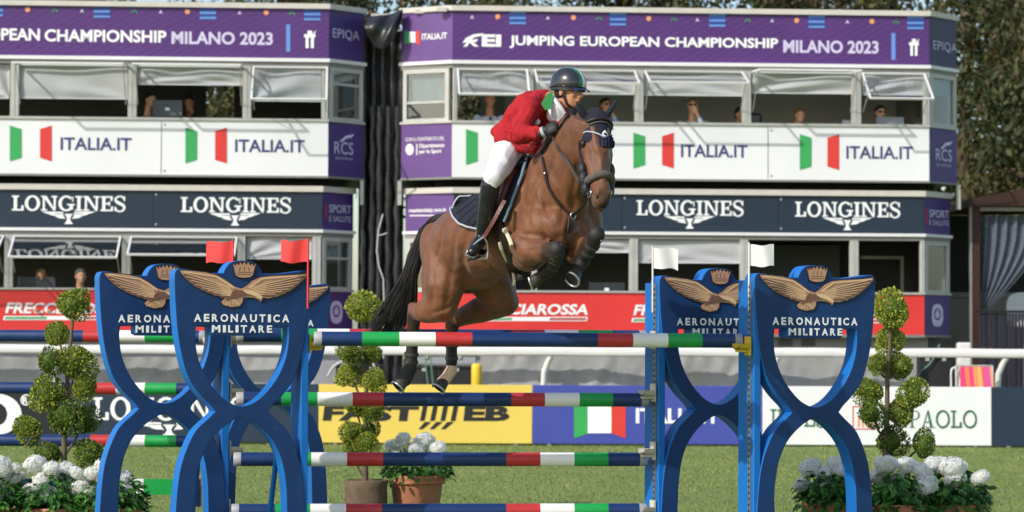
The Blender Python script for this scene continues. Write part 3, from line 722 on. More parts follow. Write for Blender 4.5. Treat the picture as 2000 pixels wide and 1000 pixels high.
lettering(rb, Ful, [INKW], lambda m: (text(m, 'CON IL CONTRIBUTO DEL', Ful, (792, 269, 868, 276), .005, v=-.008), text(m, 'Dipartimento', Ful, (819, 281, 868, 291), .02, v=-.008), text(m, 'per lo Sport', Ful, (819, 292, 862, 302), .02, v=-.008),
    poly(m, Ful, [(813, 281), (815, 281), (815, 303), (813, 303)], -.008), poly(m, Ful, [(800+8*math.cos(k*PI/8), 292+11*math.sin(k*PI/8)) for k in range(16)], -.008)))
lettering(rb, Fll, [INKW, INKG], lambda m: (text(m, 'madeinitaly.gov.it', Fll, (799, 407, 871, 417), .02, v=-.008), poly(m, Fll, [(800, 420), (850, 420), (850, 422), (800, 422)], -.008)))
# cable clamps along the left end of the right roof, air vents in its plinth
part(rb, 'roof_bracket', TRIM, lambda m: [m.box(uL-.62+k*.35, uL-.45+k*.35, -.06+.3*(1-k), .0+.3*(1-k), UP_Z['tr1']-.02, UP_Z['tr1']+.05) for k in (0, 1)])
def vent(m, px):
    u0 = BF.u(px, 668, .5); z0 = BF.z(px, 676, .5)
    for k in range(6): m.box(u0, u0+.24, .485, .499, z0+k*.022, z0+k*.022+.012)
for px in (1520, 1565, 205, 370): part(rb if px > 700 else lb, 'air_vent', DGREYB, lambda m: vent(m, px))

# ---- black plastic sheeting in the gap between the two buildings
BPL = mat('black_plastic', (.022, .022, .024, 1), .28, .3, 8, bump=.25, bscale=40, spec=.6)
m = MB()
def sheet(a, b):
    u = uu(700, .9)+(uu(788, .9)-uu(700, .9))*a; z = -.02+(ZB(55)+.02)*b
    return Vector((u, .95-.10*abs(math.sin(a*15))**.6+.02*math.sin(z*9+a*4), z))
m.grid(sheet, 90, 60)
t = thing('plastic_sheeting', 'black plastic sheeting hanging in folds in the gap between the two media buildings', 'plastic sheet', BF.M @ Matrix.Translation((uu(745), .9, 0)))
obj('sheet', m, BPL, t, BF)
m = MB()
def droop(a, b):
    u = uu(706, .6)+(uu(784, .6)-uu(706, .6))*a
    top = ZB(33)+.02*math.cos(a*6)+(.12*(a-.3)); h = .42*(math.sin(PI*a)**.5)+.05
    return Vector((u, .35-.18*math.sin(PI*b)*math.sin(PI*a)-.1*b+.06*math.sin(a*11+b*5), top-h*b-.10*math.sin(PI*a)*b))
m.grid(droop, 36, 18); obj('drooping_cover', m, BPL, t, BF)
m = MB(); m.box(uu(722, .9), uu(783, .9), .55, .9, ZB(26), ZB(36), 0); obj('rail', m, TRIM, t, BF)
for k, a in enumerate((.1, .3, .46, .66, .86)):
    m = MB(); ux = uu(700, .6)+(uu(788, .6)-uu(700, .6))*a
    m.tube([(ux+.012*math.sin(z*3+k), .66, z*.25) for z in range(0, 23)], [.055+.012*math.sin(z*1.7+k*2) for z in range(23)], 10); obj('drain_hose', m, BPL, t, BF)
WCAB = mat('white_cable', H('#d8d8d4', .8), .5)
m = MB(); m.tube([BF.M.inverted() @ P(x, y, 43.1) for x, y in ((748, 418), (739, 450), (736, 490), (740, 520), (749, 545), (750, 600), (749, 660), (749, 700))], .012, 8)
m.tube([BF.M.inverted() @ P(x, y, 43.1) for x, y in ((737, 460), (748, 458), (756, 455))], .01, 6)
tag(obj('cable', m, WCAB, None, BF), 'white cable looping down the black sheeting between the buildings', 'cable')
# ================================================================== advertising boards
AF = Frame(Matrix.Translation((0, 38.8, 0)))
BTOP = AF.z(1000, 752)
YEL = mat('board_yellow', H('#f5d766', .82), .45, .03, 1); BLU = mat('board_blue', H('#4853ab', .85), .42, .05, 1); WHB = mat('board_white', H('#f1f1f2', .88), .45, .02, 1)
NVB = mat('board_navy', H('#2c3d52', .7), .42, .08, 1); BKB = mat('board_black', H('#23262b', .7), .42, .08, 1); LEG = mat('board_leg', H('#77777a'), .5)
def board(px0, px1, m_, label, fn, inks):
    u0, u1 = AF.u(px0, 800), AF.u(px1, 800)
    t = thing('advertising_board', label, 'banner board', (AF.M @ Vector(((u0+u1)/2, 0, 0))), 'low banner boards in a row along the arena edge')
    obj('panel', MB().box(u0+.004, u1-.004, 0, .07, .03, BTOP, bev=.006), m_, t, AF)
    for k in range(max(2, int((u1-u0)/1.4))):
        a = u0+.25+(u1-u0-.5)*k/max(1, (max(2, int((u1-u0)/1.4))-1))
        obj('foot', MB().box(a-.03, a+.03, .0, .55, 0, .03).box(a-.02, a+.02, .07, .1, .03, .7), LEG, t, AF)
    mb = MB(); fn(mb); obj('lettering', mb, inks, t, AF)
def b_left(m):
    for r_, k in ((1, 0), (.42, 1)):
        poly(m, AF, [(-6+ (48 if k == 0 else 20)*math.cos(a*PI/14), 809+(40 if k == 0 else 22)*math.sin(a*PI/14)) for a in range(28)], -.005-.002*k, k)
    text(m, 'R', AF, (44, 775, 55, 788), .03)
    for a in range(20):
        p, q = a*PI/10, (a+1)*PI/10
        poly(m, AF, [(51+11*math.cos(p), 781+11*math.sin(p)), (51+11*math.cos(q), 781+11*math.sin(q)), (51+8.6*math.cos(q), 781+8.6*math.sin(q)), (51+8.6*math.cos(p), 781+8.6*math.sin(p))], -.006-.0005*(a % 2))
board(-190, 112, BKB, 'charcoal banner board at the far left with a large round white letter and registered mark', b_left, [INKW, BKB])
board(-620, -190, WHB, 'plain white banner board beyond the left edge of the photo', lambda m: poly(m, AF, [(-420, 790), (-380, 790), (-380, 830), (-420, 830)]), [INKDG])
board(112, 622, NVB, 'navy banner board with white serif lettering half hidden behind the left blue standards', lambda m: (serif_word('LONGINES', m, AF, (181, 776, 480, 820)), winged_glass(m, AF, 330, 824, 150, 26)), [INKW])
def b_fast(m):
    text(m, 'FAST', AF, (630, 792, 815, 822), .05, shear=.12)
    for k in range(4): poly(m, AF, [(826+k*20, 792), (835+k*20, 792), (829+k*20, 822), (820+k*20, 822)], -.006-.0004*k)
    for k in range(3): poly(m, AF, [(830+k*22, 824), (842+k*22, 824), (825+k*22, 838), (817+k*22, 838)], -.0085)
    text(m, 'EB', AF, (905, 792, 994, 822), .05, shear=.1)
board(622, 1040, YEL, 'yellow banner board with black slanted lettering under the jumping horse', b_fast, [INKK])
def b_it(m):
    poly(m, AF, [(1121, 790), (1148, 790), (1148, 847), (1121, 856)], -.006, 0); poly(m, AF, [(1148, 790), (1194, 790), (1194, 846), (1148, 846)], -.007, 1); poly(m, AF, [(1194, 790), (1222, 790), (1222, 856), (1194, 846)], -.006, 2)
    text(m, 'ITALIA.IT', AF, (1242, 797, 1405, 827), .03, mi=1)
board(1040, 1489, BLU, 'violet blue banner board with a tricolour flag mark and white lettering', b_it, [INKG, INKW, INKR])
def b_sp(m):
    serif_word('SANPAOLO', m, AF, (1694, 801, 1908, 835), th=.12, mi=0); serif_word('INTESA', m, AF, (1505, 799, 1640, 833), th=.12, mi=0)
    for (a, b, c, d) in ((1665, 793, 1709, 795), (1665, 837, 1709, 839), (1665, 795, 1667, 837), (1707, 795, 1709, 837)): poly(m, AF, [(a, b), (c, b), (c, d), (a, d)], -.006, 1)
    for k in range(4): poly(m, AF, [(1675+k*8, 834), (1679+k*8, 834), (1679+k*8, 812), (1675+k*8, 812)], -.0065, 2)
board(1489, 1937, WHB, 'white banner board with green serif lettering behind the right hand topiary', b_sp, [INKDG, INKR, INKO])
board(1937, 2220, NVB, 'plain navy banner board at the far right edge', lambda m: poly(m, AF, [(2100, 780), (2160, 780), (2160, 800), (2100, 800)]), [INKW])

# ================================================================== rail, tarpaulins and clutter between boards and cabins
RAILM = mat('rail_white', H('#eceae6', .85), .4, .05, 2, bump=.1)
t = thing('running_rail', 'long white plastic running rail on curved posts behind the banner boards', 'rail', (0, 40.5, 0))
zr = lambda px, py: P(px, py, 40.5).z
m = MB()
xs = [(-9.5+19*i/40) for i in range(41)]; z0r, z1r = P(1000, 695, 40.5).z, P(1000, 677, 40.5).z
prof = [(-.035, z0r), (-.05, z0r+.03), (-.05, z1r-.03), (-.03, z1r), (.03, z1r), (.05, z1r-.03), (.05, z0r+.03), (.035, z0r)]
v = []; f = []
for x in xs:
    for (y, z) in prof: v.append((x, 40.5+y, z+.004*math.sin(x*3)))
for i in range(40):
    for k in range(8): k2 = (k+1) % 8; f.append((i*8+k, i*8+8+k, i*8+8+k2, i*8+k2))
m.add(v, f, 0, True); obj('rail_beam', m, RAILM, t)
for px in (120, 1076, 1520, 1965):
    a = P(px, 692, 40.5); a.z = z0r
    m = MB(); m.tube([a, a+Vector((-.03, .03, -.06)), a+Vector((-.10, .10, -.25)), a+Vector((-.12, .12, -.6)), (a.x-.12, a.y+.12, 0)], [.05, .05, .05, .045, .045], 10)
    obj('rail_post', m, RAILM, t)
TARP = mat('grey_tarpaulin', H('#b2b2b2', .72), .65, .12, 1.5, bump=.5, bscale=6)
def tarp(px0, px1, Y, label, seed, ytop=697):
    a0, a1 = P(px0, 700, Y).x, P(px1, 700, Y).x; zt = P((px0+px1)/2, ytop, Y).z; rr = random.Random(seed); ph = rr.uniform(0, 6)
    def fn(a, b):
        x = a0+(a1-a0)*a
        d = .09*noise.noise(Vector((x*1.1+b*1.5, b*1.2, seed)))+.07*abs(noise.noise(Vector((x*3.2-b*2.5, b*1.6, seed+4))))+.03*noise.noise(Vector((x*9+b*4, b*5, seed+9)))
        return Vector((x, Y-d, -.01+(zt+.01)*b+.02*noise.noise(Vector((x*1.5, 0, seed)))*b))
    m = MB().grid(fn, max(20, int((a1-a0)*14)), 14)
    tag(obj('tarpaulin', m, TARP, None, None, Vector(((a0+a1)/2, Y, 0))), label, 'tarpaulin')
tarp(-120, 614, 40.9, 'long crumpled grey tarpaulin hung under the rail at the left', 1)
tarp(938, 1290, 40.9, 'crumpled grey tarpaulin hung under the rail right of the yellow post', 2, 695)
tarp(1290, 1662, 40.95, 'grey tarpaulin under the rail seen through the right blue standards', 3, 695)
tarp(1662, 1790, 41.0, 'short pale grey tarpaulin behind the right topiary balls', 4, 697)
# step box, equipment cases
GSTEP = mat('grey_step', H('#b4b8ba', .7), .5, .05, 3)
def crate(px0, px1, py0, py1, Y, dep, m_, name, label, cat, lidm=None):
    a, b = P(px0, (py0+py1)/2, Y), P(px1, (py0+py1)/2, Y); z0 = max(0, P((px0+px1)/2, py1, Y).z); z1 = P((px0+px1)/2, py0, Y).z
    t = thing(name, label, cat, ((a.x+b.x)/2, Y, z0))
    obj('body', MB().box(a.x, b.x, Y, Y+dep, z0, z1-.05, bev=.012), m_, t)
    obj('lid', MB().box(a.x-.008, b.x+.008, Y-.012, Y+dep+.01, z1-.048, z1, bev=.008), lidm or m_, t)
    mm = MB()
    for k in (.25, .75): mm.box(a.x+(b.x-a.x)*k-.03, a.x+(b.x-a.x)*k+.03, Y-.02, Y-.001, z1-.09, z1-.04)
    obj('latch', mm, FRAME, t); tag(t)
    return t
CASE = mat('case_black', (.02, .02, .023, 1), .5, .2, 4)
crate(795, 925, 714, 870, 41.3, .6, CASE, 'equipment_case', 'black equipment case behind the yellow board under the horse', 'case')
crate(655, 745, 712, 870, 41.4, .6, CASE, 'equipment_case', 'black equipment case behind the middle topiary beside the hose', 'case')
crate(1795, 1860, 694, 870, 41.2, .6, CASE, 'equipment_case', 'black equipment case left of the bright striped chair', 'case')
crate(800, 930, 690, 712, 41.5, .7, GSTEP, 'platform_step', 'pale grey platform step above the black case', 'step')
t = thing('bollard', 'short yellow cylindrical bollard beside the grey tarpaulin', 'bollard', P(931, 870, 40.2)*1)
c0 = P(931, 750, 40.2)
obj('post', MB().lathe([(0.0, 0), (.085, 0), (.085, P(931, 718, 40.2).z), (.08, P(931, 713, 40.2).z), (.05, P(931, 710, 40.2).z), (0, P(931, 709.5, 40.2).z)], (c0.x, 40.2, 0), 20), mat('yellow_plastic', H('#f0c93a', .85), .4), t)
obj('collar', MB().lathe([(.087, .2), (.093, .21), (.093, .27), (.087, .28)], (c0.x, 40.2, 0), 20), CASE, t)
GHOSE = mat('green_hose', H('#6fa88a', .7), .4)
for pts, lab in (([(831, 694), (832, 720), (836, 752), (838, 800)], 'pale green cable hanging straight down behind the left hind leg of the horse'), ([(841, 694), (843, 720), (846, 752), (846, 800)], 'second pale green cable hanging just right of its twin'), ([(1835, 672), (1830, 690), (1815, 712), (1800, 724), (1790, 740)], 'teal cable sagging from the cabin plinth behind the right topiary')):
    tag(obj('cable', MB().tube([P(x, y, 41.15) for x, y in pts], .011, 8), GHOSE), lab, 'cable')
tag(obj('hose', MB().tube([P(x, y, 41.2) for x, y in catmull([(640, 735), (650, 718), (668, 706), (690, 700), (716, 700), (730, 712), (736, 750)], 4, False)], .02, 8), WCAB), 'grey hose arching behind the middle topiary', 'hose')
# striped folding chair
t = thing('folding_chair', 'bright pink and orange striped sling chair behind the white board', 'chair', P(1900, 860, 40.3))
def stripes_mat():
    m = mat('striped_sling', H('#e0457a', .85), .6, .05, 2); T = m.node_tree; b = T.nodes['Principled BSDF']
    tc = T.nodes.new('ShaderNodeTexCoord'); sx = T.nodes.new('ShaderNodeSeparateXYZ'); mt = T.nodes.new('ShaderNodeMath'); mt.operation = 'MULTIPLY'; mt.inputs[1].default_value = 1.7
    fr = T.nodes.new('ShaderNodeMath'); fr.operation = 'FRACT'; r = T.nodes.new('ShaderNodeValToRGB'); r.color_ramp.interpolation = 'CONSTANT'
    cols = ['#f08a50', '#f2a860', '#e8506a', '#c94f9a', '#f09a5a', '#e43f7d', '#d63a6a', '#f07a50', '#e23a70']
    e = r.color_ramp.elements; e[0].color = H(cols[0], .9); e[1].position = .11; e[1].color = H(cols[1], .9)
    for i in range(2, 9): q = e.new(i/9); q.color = H(cols[i], .9)
    T.links.new(tc.outputs['Object'], sx.inputs[0]); T.links.new(sx.outputs[0], mt.inputs[0]); T.links.new(mt.outputs[0], fr.inputs[0]); T.links.new(fr.outputs[0], r.inputs[0]); T.links.new(r.outputs[0], b.inputs['Base Color']); return m
a, b = P(1875, 716, 40.3), P(1939, 716, 40.3)
obj('sling', MB().grid(lambda s, r: Vector((a.x+(b.x-a.x)*s-.05*(1-r), 40.3-.12*r*0-.4*(1-r)+.02*math.sin(r*3), .55+(a.z-.55)*r)), 10, 8), stripes_mat(), t)
mm = MB()
for x in (a.x-.06, b.x+.0):
    obj('frame_side', MB().tube([(x-.05, 39.75, 0), (x-.05, 39.95, .5), (x, 40.32, a.z+.01)], .014, 8).tube([(x-.05, 40.5, 0), (x-.05, 39.8, .55)], .014, 8), FRAME, t)
obj('crossbar', MB().tube([(a.x-.06, 40.32, a.z+.012), (b.x, 40.32, a.z+.012)], .014, 8), FRAME, t)
def loopchair(px0, px1, py, Y, label):
    a, b = P(px0, py, Y), P(px1, py, Y)
    t = thing('garden_chair', label, 'chair', ((a.x+b.x)/2, Y, 0))
    obj('backrest', MB().tube(catmull([tuple(a+Vector((0, 0, -.3))), tuple(a+Vector((.0, 0, -.05))), tuple(a+Vector((.05, 0, 0))), tuple(b+Vector((-.05, 0, 0))), tuple(b+Vector((0, 0, -.05))), tuple(b+Vector((0, 0, -.3)))], 4, False), .014, 8), WHITE, t)
    obj('seat', MB().box(a.x, b.x, Y-.45, Y, .42, .45, bev=.01), WHITE, t)
    for x in (a.x+.02, b.x-.02):
        for y in (Y-.43, Y-.02): obj('leg', MB().tube([(x, y, 0), (x, y, .42)], .012, 8), WHITE, t)
loopchair(1858, 1874, 718, 40.35, 'white tubular chair immediately left of the striped sling chair')

# ================================================================== pergola at the right and masonry
WOODD = mat('dark_wood', H('#43241c', .7), .6, .2, 4, bump=.3, bscale=25, stretch=(1, 1, 6)); WALLM = mat('beige_masonry', H('#a39c90', .7), .85, .12, 2.5, bump=.5, bscale=14)
t = thing('pergola', 'dark brown timber pergola with a sheer gathered curtain at the right edge', 'pergola', (P(1950, 700, 44).x, 44, 0))
Yp = 44.0
def wx(px, Y=Yp): return P(px, 500, Y).x
zb = lambda py, Y=Yp: P(1900, py, Y).z
obj('post', MB().box(wx(1899), wx(1915), Yp, Yp+.14, 0, zb(405), bev=.01), WOODD, t)
obj('post_trim', MB().box(wx(1894), wx(1899)-.004, Yp-.01, Yp+.1, .0, zb(402)), GREYH, t)
obj('lintel', MB().box(wx(1894), wx(2200), Yp+.01, Yp+.12, zb(412)+.002, zb(404)), GREYH, t)
obj('roof_beam', MB().prism([(wx(1894), zb(403)), (wx(2200), zb(400)), (wx(2200), zb(345)), (wx(1990), zb(371)), (wx(1894), zb(388))], Yp-.1, Yp+3), WOODD, t)
obj('back_wall', MB().box(wx(1899), wx(2250), Yp+2.8, Yp+2.9, 0, zb(405)), mat('pergola_back', H('#3a3a38', .6), .8), t)
SHEER = mat('sheer_curtain', H('#8f98ad', .55), .8, .1, 6, alpha=.62)
def curt(a, b):
    x0, x1 = wx(1916), wx(2040); zt = zb(420); zk = zb(600)
    k = (1-b)**1.0; cx = wx(1930)
    x = (x0+(x1-x0)*a)*(1-k)+(x0+(cx+.08-x0)*a)*k
    xx = x + (x1-x0)*.28*a*math.sin(PI*k)
    return Vector((xx, Yp+.18+.05*math.sin(a*40+k*2), zt+(zk-zt)*k + .10*a*math.sin(PI*k)))
obj('curtain', MB().grid(curt, 90, 24), SHEER, t)
obj('curtain_tail', MB().grid(lambda a, b: Vector((wx(1917)+.16*a+.03*b, Yp+.18+.03*math.sin(a*20), zb(660)+(zb(600)-zb(660))*b)), 16, 6), SHEER, t)
FEN = [mat('fence_slat_plum', H('#3c2a3c', .6), .6), mat('fence_slat_navy', H('#25304a', .6), .6), mat('fence_slat_black', H('#1d1d22', .6), .6)]
tf = thing('slatted_fence', 'dark slatted fence in front of the pergola at the right edge', 'fence', (wx(1960), 43.4, 0))
for k in range(30):
    x = wx(1912, 43.4)+k*.055
    obj('slat', MB().box(x, x+.042, 43.4+.004*(k % 3), 43.43, .02, P(1900, 612, 43.4).z, bev=.004), FEN[(k*7) % 3], tf)
obj('top_rail', MB().box(wx(1908, 43.4), wx(1908, 43.4)+1.75, 43.37, 43.46, P(1900, 611, 43.4).z, P(1900, 606, 43.4).z), FEN[2], tf)
t = thing('lounge_chair', 'rounded white lounge chair back under the pergola curtain', 'chair', (wx(2000, 44.8), 44.8, 0))
m = MB(); 
def shell(a, b):
    th = PI*(a); r = .33
    return Vector((wx(2003, 44.8)-r*math.cos(th)*(.9+.1*b), 44.8+.25*math.sin(th), P(2000, 612, 44.8).z-.25+(.62)*b*(math.sin(th)**.3 if math.sin(th) > 0 else 0)+.0))
m.grid(shell, 16, 10); obj('shell_back', m, WHITE, t)
obj('seat', MB().lathe([(0, 0), (.32, 0), (.34, .05), (.3, .12), (0, .14)], (wx(2003, 44.8), 44.75, P(2000, 640, 44.8).z), 20), WHITE, t)
obj('pedestal', MB().lathe([(.25, 0), (.25, .02), (.04, .05), (.04, P(2000, 640, 44.8).z)], (wx(2003, 44.8), 44.75, 0), 16), FRAME, t)
t = thing('masonry_wall', 'rough beige masonry wall between the cabins and the pergola', 'wall', (wx(1880, 46), 46, 0))
obj('render', MB().box(wx(1800, 46), wx(1990, 46), 46, 46.3, 0, P(1880, 574, 46).z-.06), WALLM, t)
obj('coping', MB().box(wx(1800, 46), wx(1990, 46), 45.95, 46.35, P(1880, 574, 46).z-.058, P(1880, 571, 46).z), GREYH, t)
tag(obj('marker_block', MB().box(wx(1872, 42), wx(1897, 42), 42, 42.25, 0, P(1880, 669, 42).z, bev=.02), RAILM, None, None, Vector((wx(1885, 42), 42, 0))), 'plain white block standing behind the rail beside the cabin plinth', 'block')

# ================================================================== show jump standards
NAVY = mat('standard_navy', H('#1b4278', .70), .48, .16, 5, bump=.12, bscale=14, spec=.4, scuff=.22, scol=(.12, .17, .26, 1), sscale=9); AZURE = mat('standard_azure', H('#0f76cc', .80), .45, .10, 4, scuff=.25, scol=(.25, .32, .42, 1), sscale=9)
TAN = mat('emblem_tan', H('#d6a682', .72), .5, .08, 12); BRN = mat('emblem_brown', H('#96695a', .62), .55, .1, 15); GOLD = mat('emblem_line', H('#f2cb9c', .85), .5)
BLK = mat('emblem_black', (.015, .02, .035, 1), .5); TRACK = mat('steel_track', H('#9fa6ab', .7), .45, metal=.6)
K = .475/117; ZT = 1085.0
def pl(x, y): return ((x-1593)*K, max(0.0, (1094-y)/279 if y < 1084 else 0.0))       # pixels of the right hand standard -> metres on the plate
half = [(1593, 516), (1613, 519), (1623, 530), (1627, 540), (1650, 540), (1680, 536), (1702, 533), (1709, 538), (1711, 552), (1709, 600), (1705, 650), (1698, 695), (1686, 738), (1668, 768), (1648, 790), (1639, 803), (1652, 817), (1672, 838), (1686, 868), (1697, 905), (1703, 950), (1706, 1000), (1708, 1050), (1708, 1085), (1674, 1085), (1674, 1040), (1673, 990), (1671, 945), (1664, 900), (1650, 864), (1630, 838), (1608, 820), (1593, 815)]
full_out = half[:24]; inn = half[24:]
def mirror(p): return [(2*1593-x, y) for x, y in p]
legs = full_out + inn + mirror(inn)[::-1][1:] + mirror(full_out)[::-1][:-1]
hole = [(1673, 641), (1674, 665), (1669, 700), (1657, 733), (1639, 762), (1617, 784), (1593, 793)]
hole = hole + mirror(hole)[::-1][1:] + [(1540, 640), (1540, 655), (1547, 659), (1593, 659), (1639, 659), (1646, 655), (1646, 640)]
def dens(p, corners=()):
    """smooth outline but keep marked corners sharp"""
    out = []; n = len(p)
    for i in range(n):
        a, b = p[i], p[(i+1) % n]
        if a in corners and b in corners: out.append(a); continue
        p0 = p[i-1] if a not in corners else a; p3 = p[(i+2) % n] if b not in corners else b
        for k in range(4):
            t = k/4; out.append(tuple(.5*((2*a[j])+(-p0[j]+b[j])*t+(2*p0[j]-5*a[j]+4*b[j]-p3[j])*t*t+(-p0[j]+3*a[j]-3*b[j]+p3[j])*t**3) for j in (0, 1)))
    return out
cl = [(1708, 1085), (1674, 1085)]; cl += mirror(cl); cl += [(1639, 803)]; cl += mirror([(1639, 803)]); cl += [(1627, 540)]+mirror([(1627, 540)])
ch = [(1673, 641), (1513, 641), (1540, 640), (1540, 655), (1547, 659), (1639, 659), (1646, 655), (1646, 640), (1593, 659)]
OUT = [pl(*q) for q in dens(legs, cl)]; HOLE = [pl(*q) for q in dens(hole, ch)]
TH_ = .15
def plate_mesh():
    cu = bpy.data.curves.new('plate', 'CURVE'); cu.dimensions = '2D'; cu.fill_mode = 'BOTH'; cu.extrude = TH_/2-.006; cu.bevel_depth = .006; cu.bevel_resolution = 1; cu.offset = -.006
    for pts in (OUT, HOLE):
        s = cu.splines.new('POLY'); s.points.add(len(pts)-1); s.use_cyclic_u = True
        for q, (x, z) in zip(s.points, pts): q.co = (x, z, 0, 1)
    o = bpy.data.objects.new('plate', cu); me = bpy.data.meshes.new_from_object(o); bpy.data.objects.remove(o)
    me.transform(Matrix.Rotation(PI/2, 4, 'X')); me.transform(Matrix.Translation((0, TH_/2, 0)))
    me.materials.clear(); me.materials.append(NAVY); me.materials.append(AZURE); me.update()
    for p in me.polygons: p.material_index = 0 if abs(p.normal.y) > .9 else 1; p.use_smooth = False
    return me
PLATE = plate_mesh(); SHF = Frame(Matrix.Identity(4))
def eaglexy(x, y):      # emblem pixels were read on the left hand standard (x 160..660 view enlarged 3.333)
    px, py = 160+x*.3, 460+y*.3
    return ((px-472)*K*.975*.93, (1094-py)/286)
def epoly(m, pts, y=-.0, th=.012, mi=0): m.prism([eaglexy(*p) for p in pts], y-th, y, mi, 1 if mi == 0 else mi)
eagle = [(638, 208), (720, 211), (800, 219), (870, 235), (930, 268), (985, 308), (1030, 322), (1062, 302), (1100, 268), (1150, 245), (1220, 236), (1300, 231), (1380, 226), (1452, 216), (1446, 240), (1425, 262), (1400, 284), (1378, 303), (1345, 328), (1305, 350), (1262, 368), (1205, 382), (1168, 378), (1163, 392), (1153, 405), (1142, 392), (1112, 380), (1080, 376), (1040, 380), (1036, 410), (1018, 434), (965, 442), (915, 428), (902, 408), (925, 384), (870, 368), (800, 344), (740, 312), (700, 282), (668, 250), (648, 226)]
def big(p, k):
    cx = sum(a for a, b in p)/len(p); cy = sum(b for a, b in p)/len(p); n = len(p); out = []
    for i in range(n):
        a, b, c = p[i-1], p[i], p[(i+1) % n]; t = Vector((c[0]-a[0], c[1]-a[1])).normalized(); out.append((b[0]+t.y*k, b[1]-t.x*k))
    return out
def emblem_parts():
    bk = MB(); epoly(bk, big(eagle, 6), 0, .004)
    e = MB(); epoly(e, eagle, -.004, .006, 0)
    ln = MB()
    def line(a, b, w=3.2, y=-.0145, mi=0, w2=None):
        a = Vector(a); b = Vector(b); d = (b-a).normalized(); n = Vector((-d.y, d.x)); w2 = w if w2 is None else w2
        q = [eaglexy(*(a+n*w)), eaglexy(*(b+n*w2)), eaglexy(*(b-n*w2)), eaglexy(*(a-n*w))]
        v = [Vector((x, y, z)) for x, z in q]; nr = (v[1]-v[0]).cross(v[2]-v[1])
        ln.add(v if nr.y < 0 else v[::-1], [(0, 1, 2, 3)], mi)
    # brown fields between the feathers, then pale quills
    fl = [((960, 318), (662, 232)), ((962, 326), (680, 256)), ((965, 336), (706, 280)), ((967, 345), (740, 305)), ((968, 352), (775, 327)), ((970, 360), (812, 343)), ((972, 368), (850, 358)), ((975, 374), (895, 372))]
    fr_ = [((1082, 318), (1438, 236)), ((1088, 326), (1420, 258)), ((1095, 333), (1395, 282)), ((1102, 340), (1365, 305)), ((1110, 347), (1332, 327)), ((1120, 354), (1290, 345)), ((1130, 362), (1245, 362))]
    for k, (a, b) in enumerate(fl+fr_): line(Vector(a)*.7+Vector(b)*.3, b, 6.5, -.0142-.0002*(k % 2), 1, 10.5)
    for k, (a, b) in enumerate(fl+fr_): line((a[0], a[1]-5), (b[0], b[1]-9), 2.6, -.0152, 0, 2.0)
    line((660, 216), (870, 246), 4, -.0156); line((870, 246), (985, 320), 5, -.0158); line((1440, 226), (1160, 254), 4, -.0156); line((1160, 254), (1075, 312), 5, -.0158)
    bd = MB(); epoly(bd, [(985, 330), (1040, 332), (1085, 345), (1050, 365), (1000, 372), (945, 400), (925, 398), (955, 372), (965, 350)], -.0144, .003, 1)
    for x in (930, 952, 975, 998, 1018): line((968+(x-975)*.3, 392), (x, 428), 2.6, -.0154)
    hd = MB(); epoly(hd, [(1030, 328), (1085, 330), (1128, 345), (1160, 372), (1158, 392), (1140, 385), (1108, 366), (1060, 352)], -.0144, .004, 0)
    cr = MB(); crown = [(975, 160), (992, 178), (996, 158), (1012, 172), (1020, 150), (1034, 168), (1045, 146), (1058, 168), (1072, 150), (1082, 172), (1098, 158), (1102, 178), (1118, 160), (1098, 235), (1080, 246), (1045, 250), (1010, 246), (992, 235)]
    cbk = MB(); epoly(cbk, [(968, 152), (1000, 145), (1045, 138), (1090, 145), (1125, 152), (1104, 242), (1080, 254), (1045, 258), (1010, 254), (986, 242)], 0, .004)
    epoly(cr, crown, -.004, .010)
    for (a, b) in (((1000, 228), (1092, 228)), ((1004, 214), (1096, 214)), ((1012, 205), (1020, 180)), ((1045, 206), (1045, 176)), ((1078, 205), (1070, 180))): line(a, b, 2.5, -.0152, 1)
    return bk, e, ln, bd, hd, cr, cbk
def lettering_geo():
    m = MB(); SF = 1
    def word(s, x0, x1, y0, y1, bold):
        v, f = text_geo(s, bold); a, b = pl(x0, y1), pl(x1, y0)
        m.add([Vector((a[0]+(b[0]-a[0])*p, -.004, a[1]+(b[1]-a[1])*q)) for p, q in v], f)
    def spaced(s, x0, x1, y0, y1):
        wts = {'I': .45, 'M': 1.25, 'N': 1.05, 'O': 1.1, 'L': .75, 'T': .9, 'E': .8, 'R': .9, 'U': 1.0, 'C': .95, 'A': 1.05}
        tot = sum(wts[c] for c in s)+.32*(len(s)-1); x = x0; k = (x1-x0)/tot
        for c in s: word(c, x, x+wts[c]*k*.98, y0, y1, .035); x += (wts[c]+.32)*k
    spaced('AERONAUTICA', 1509, 1675, 618, 633); spaced('MILITARE', 1540, 1645, 639, 653)
    return m
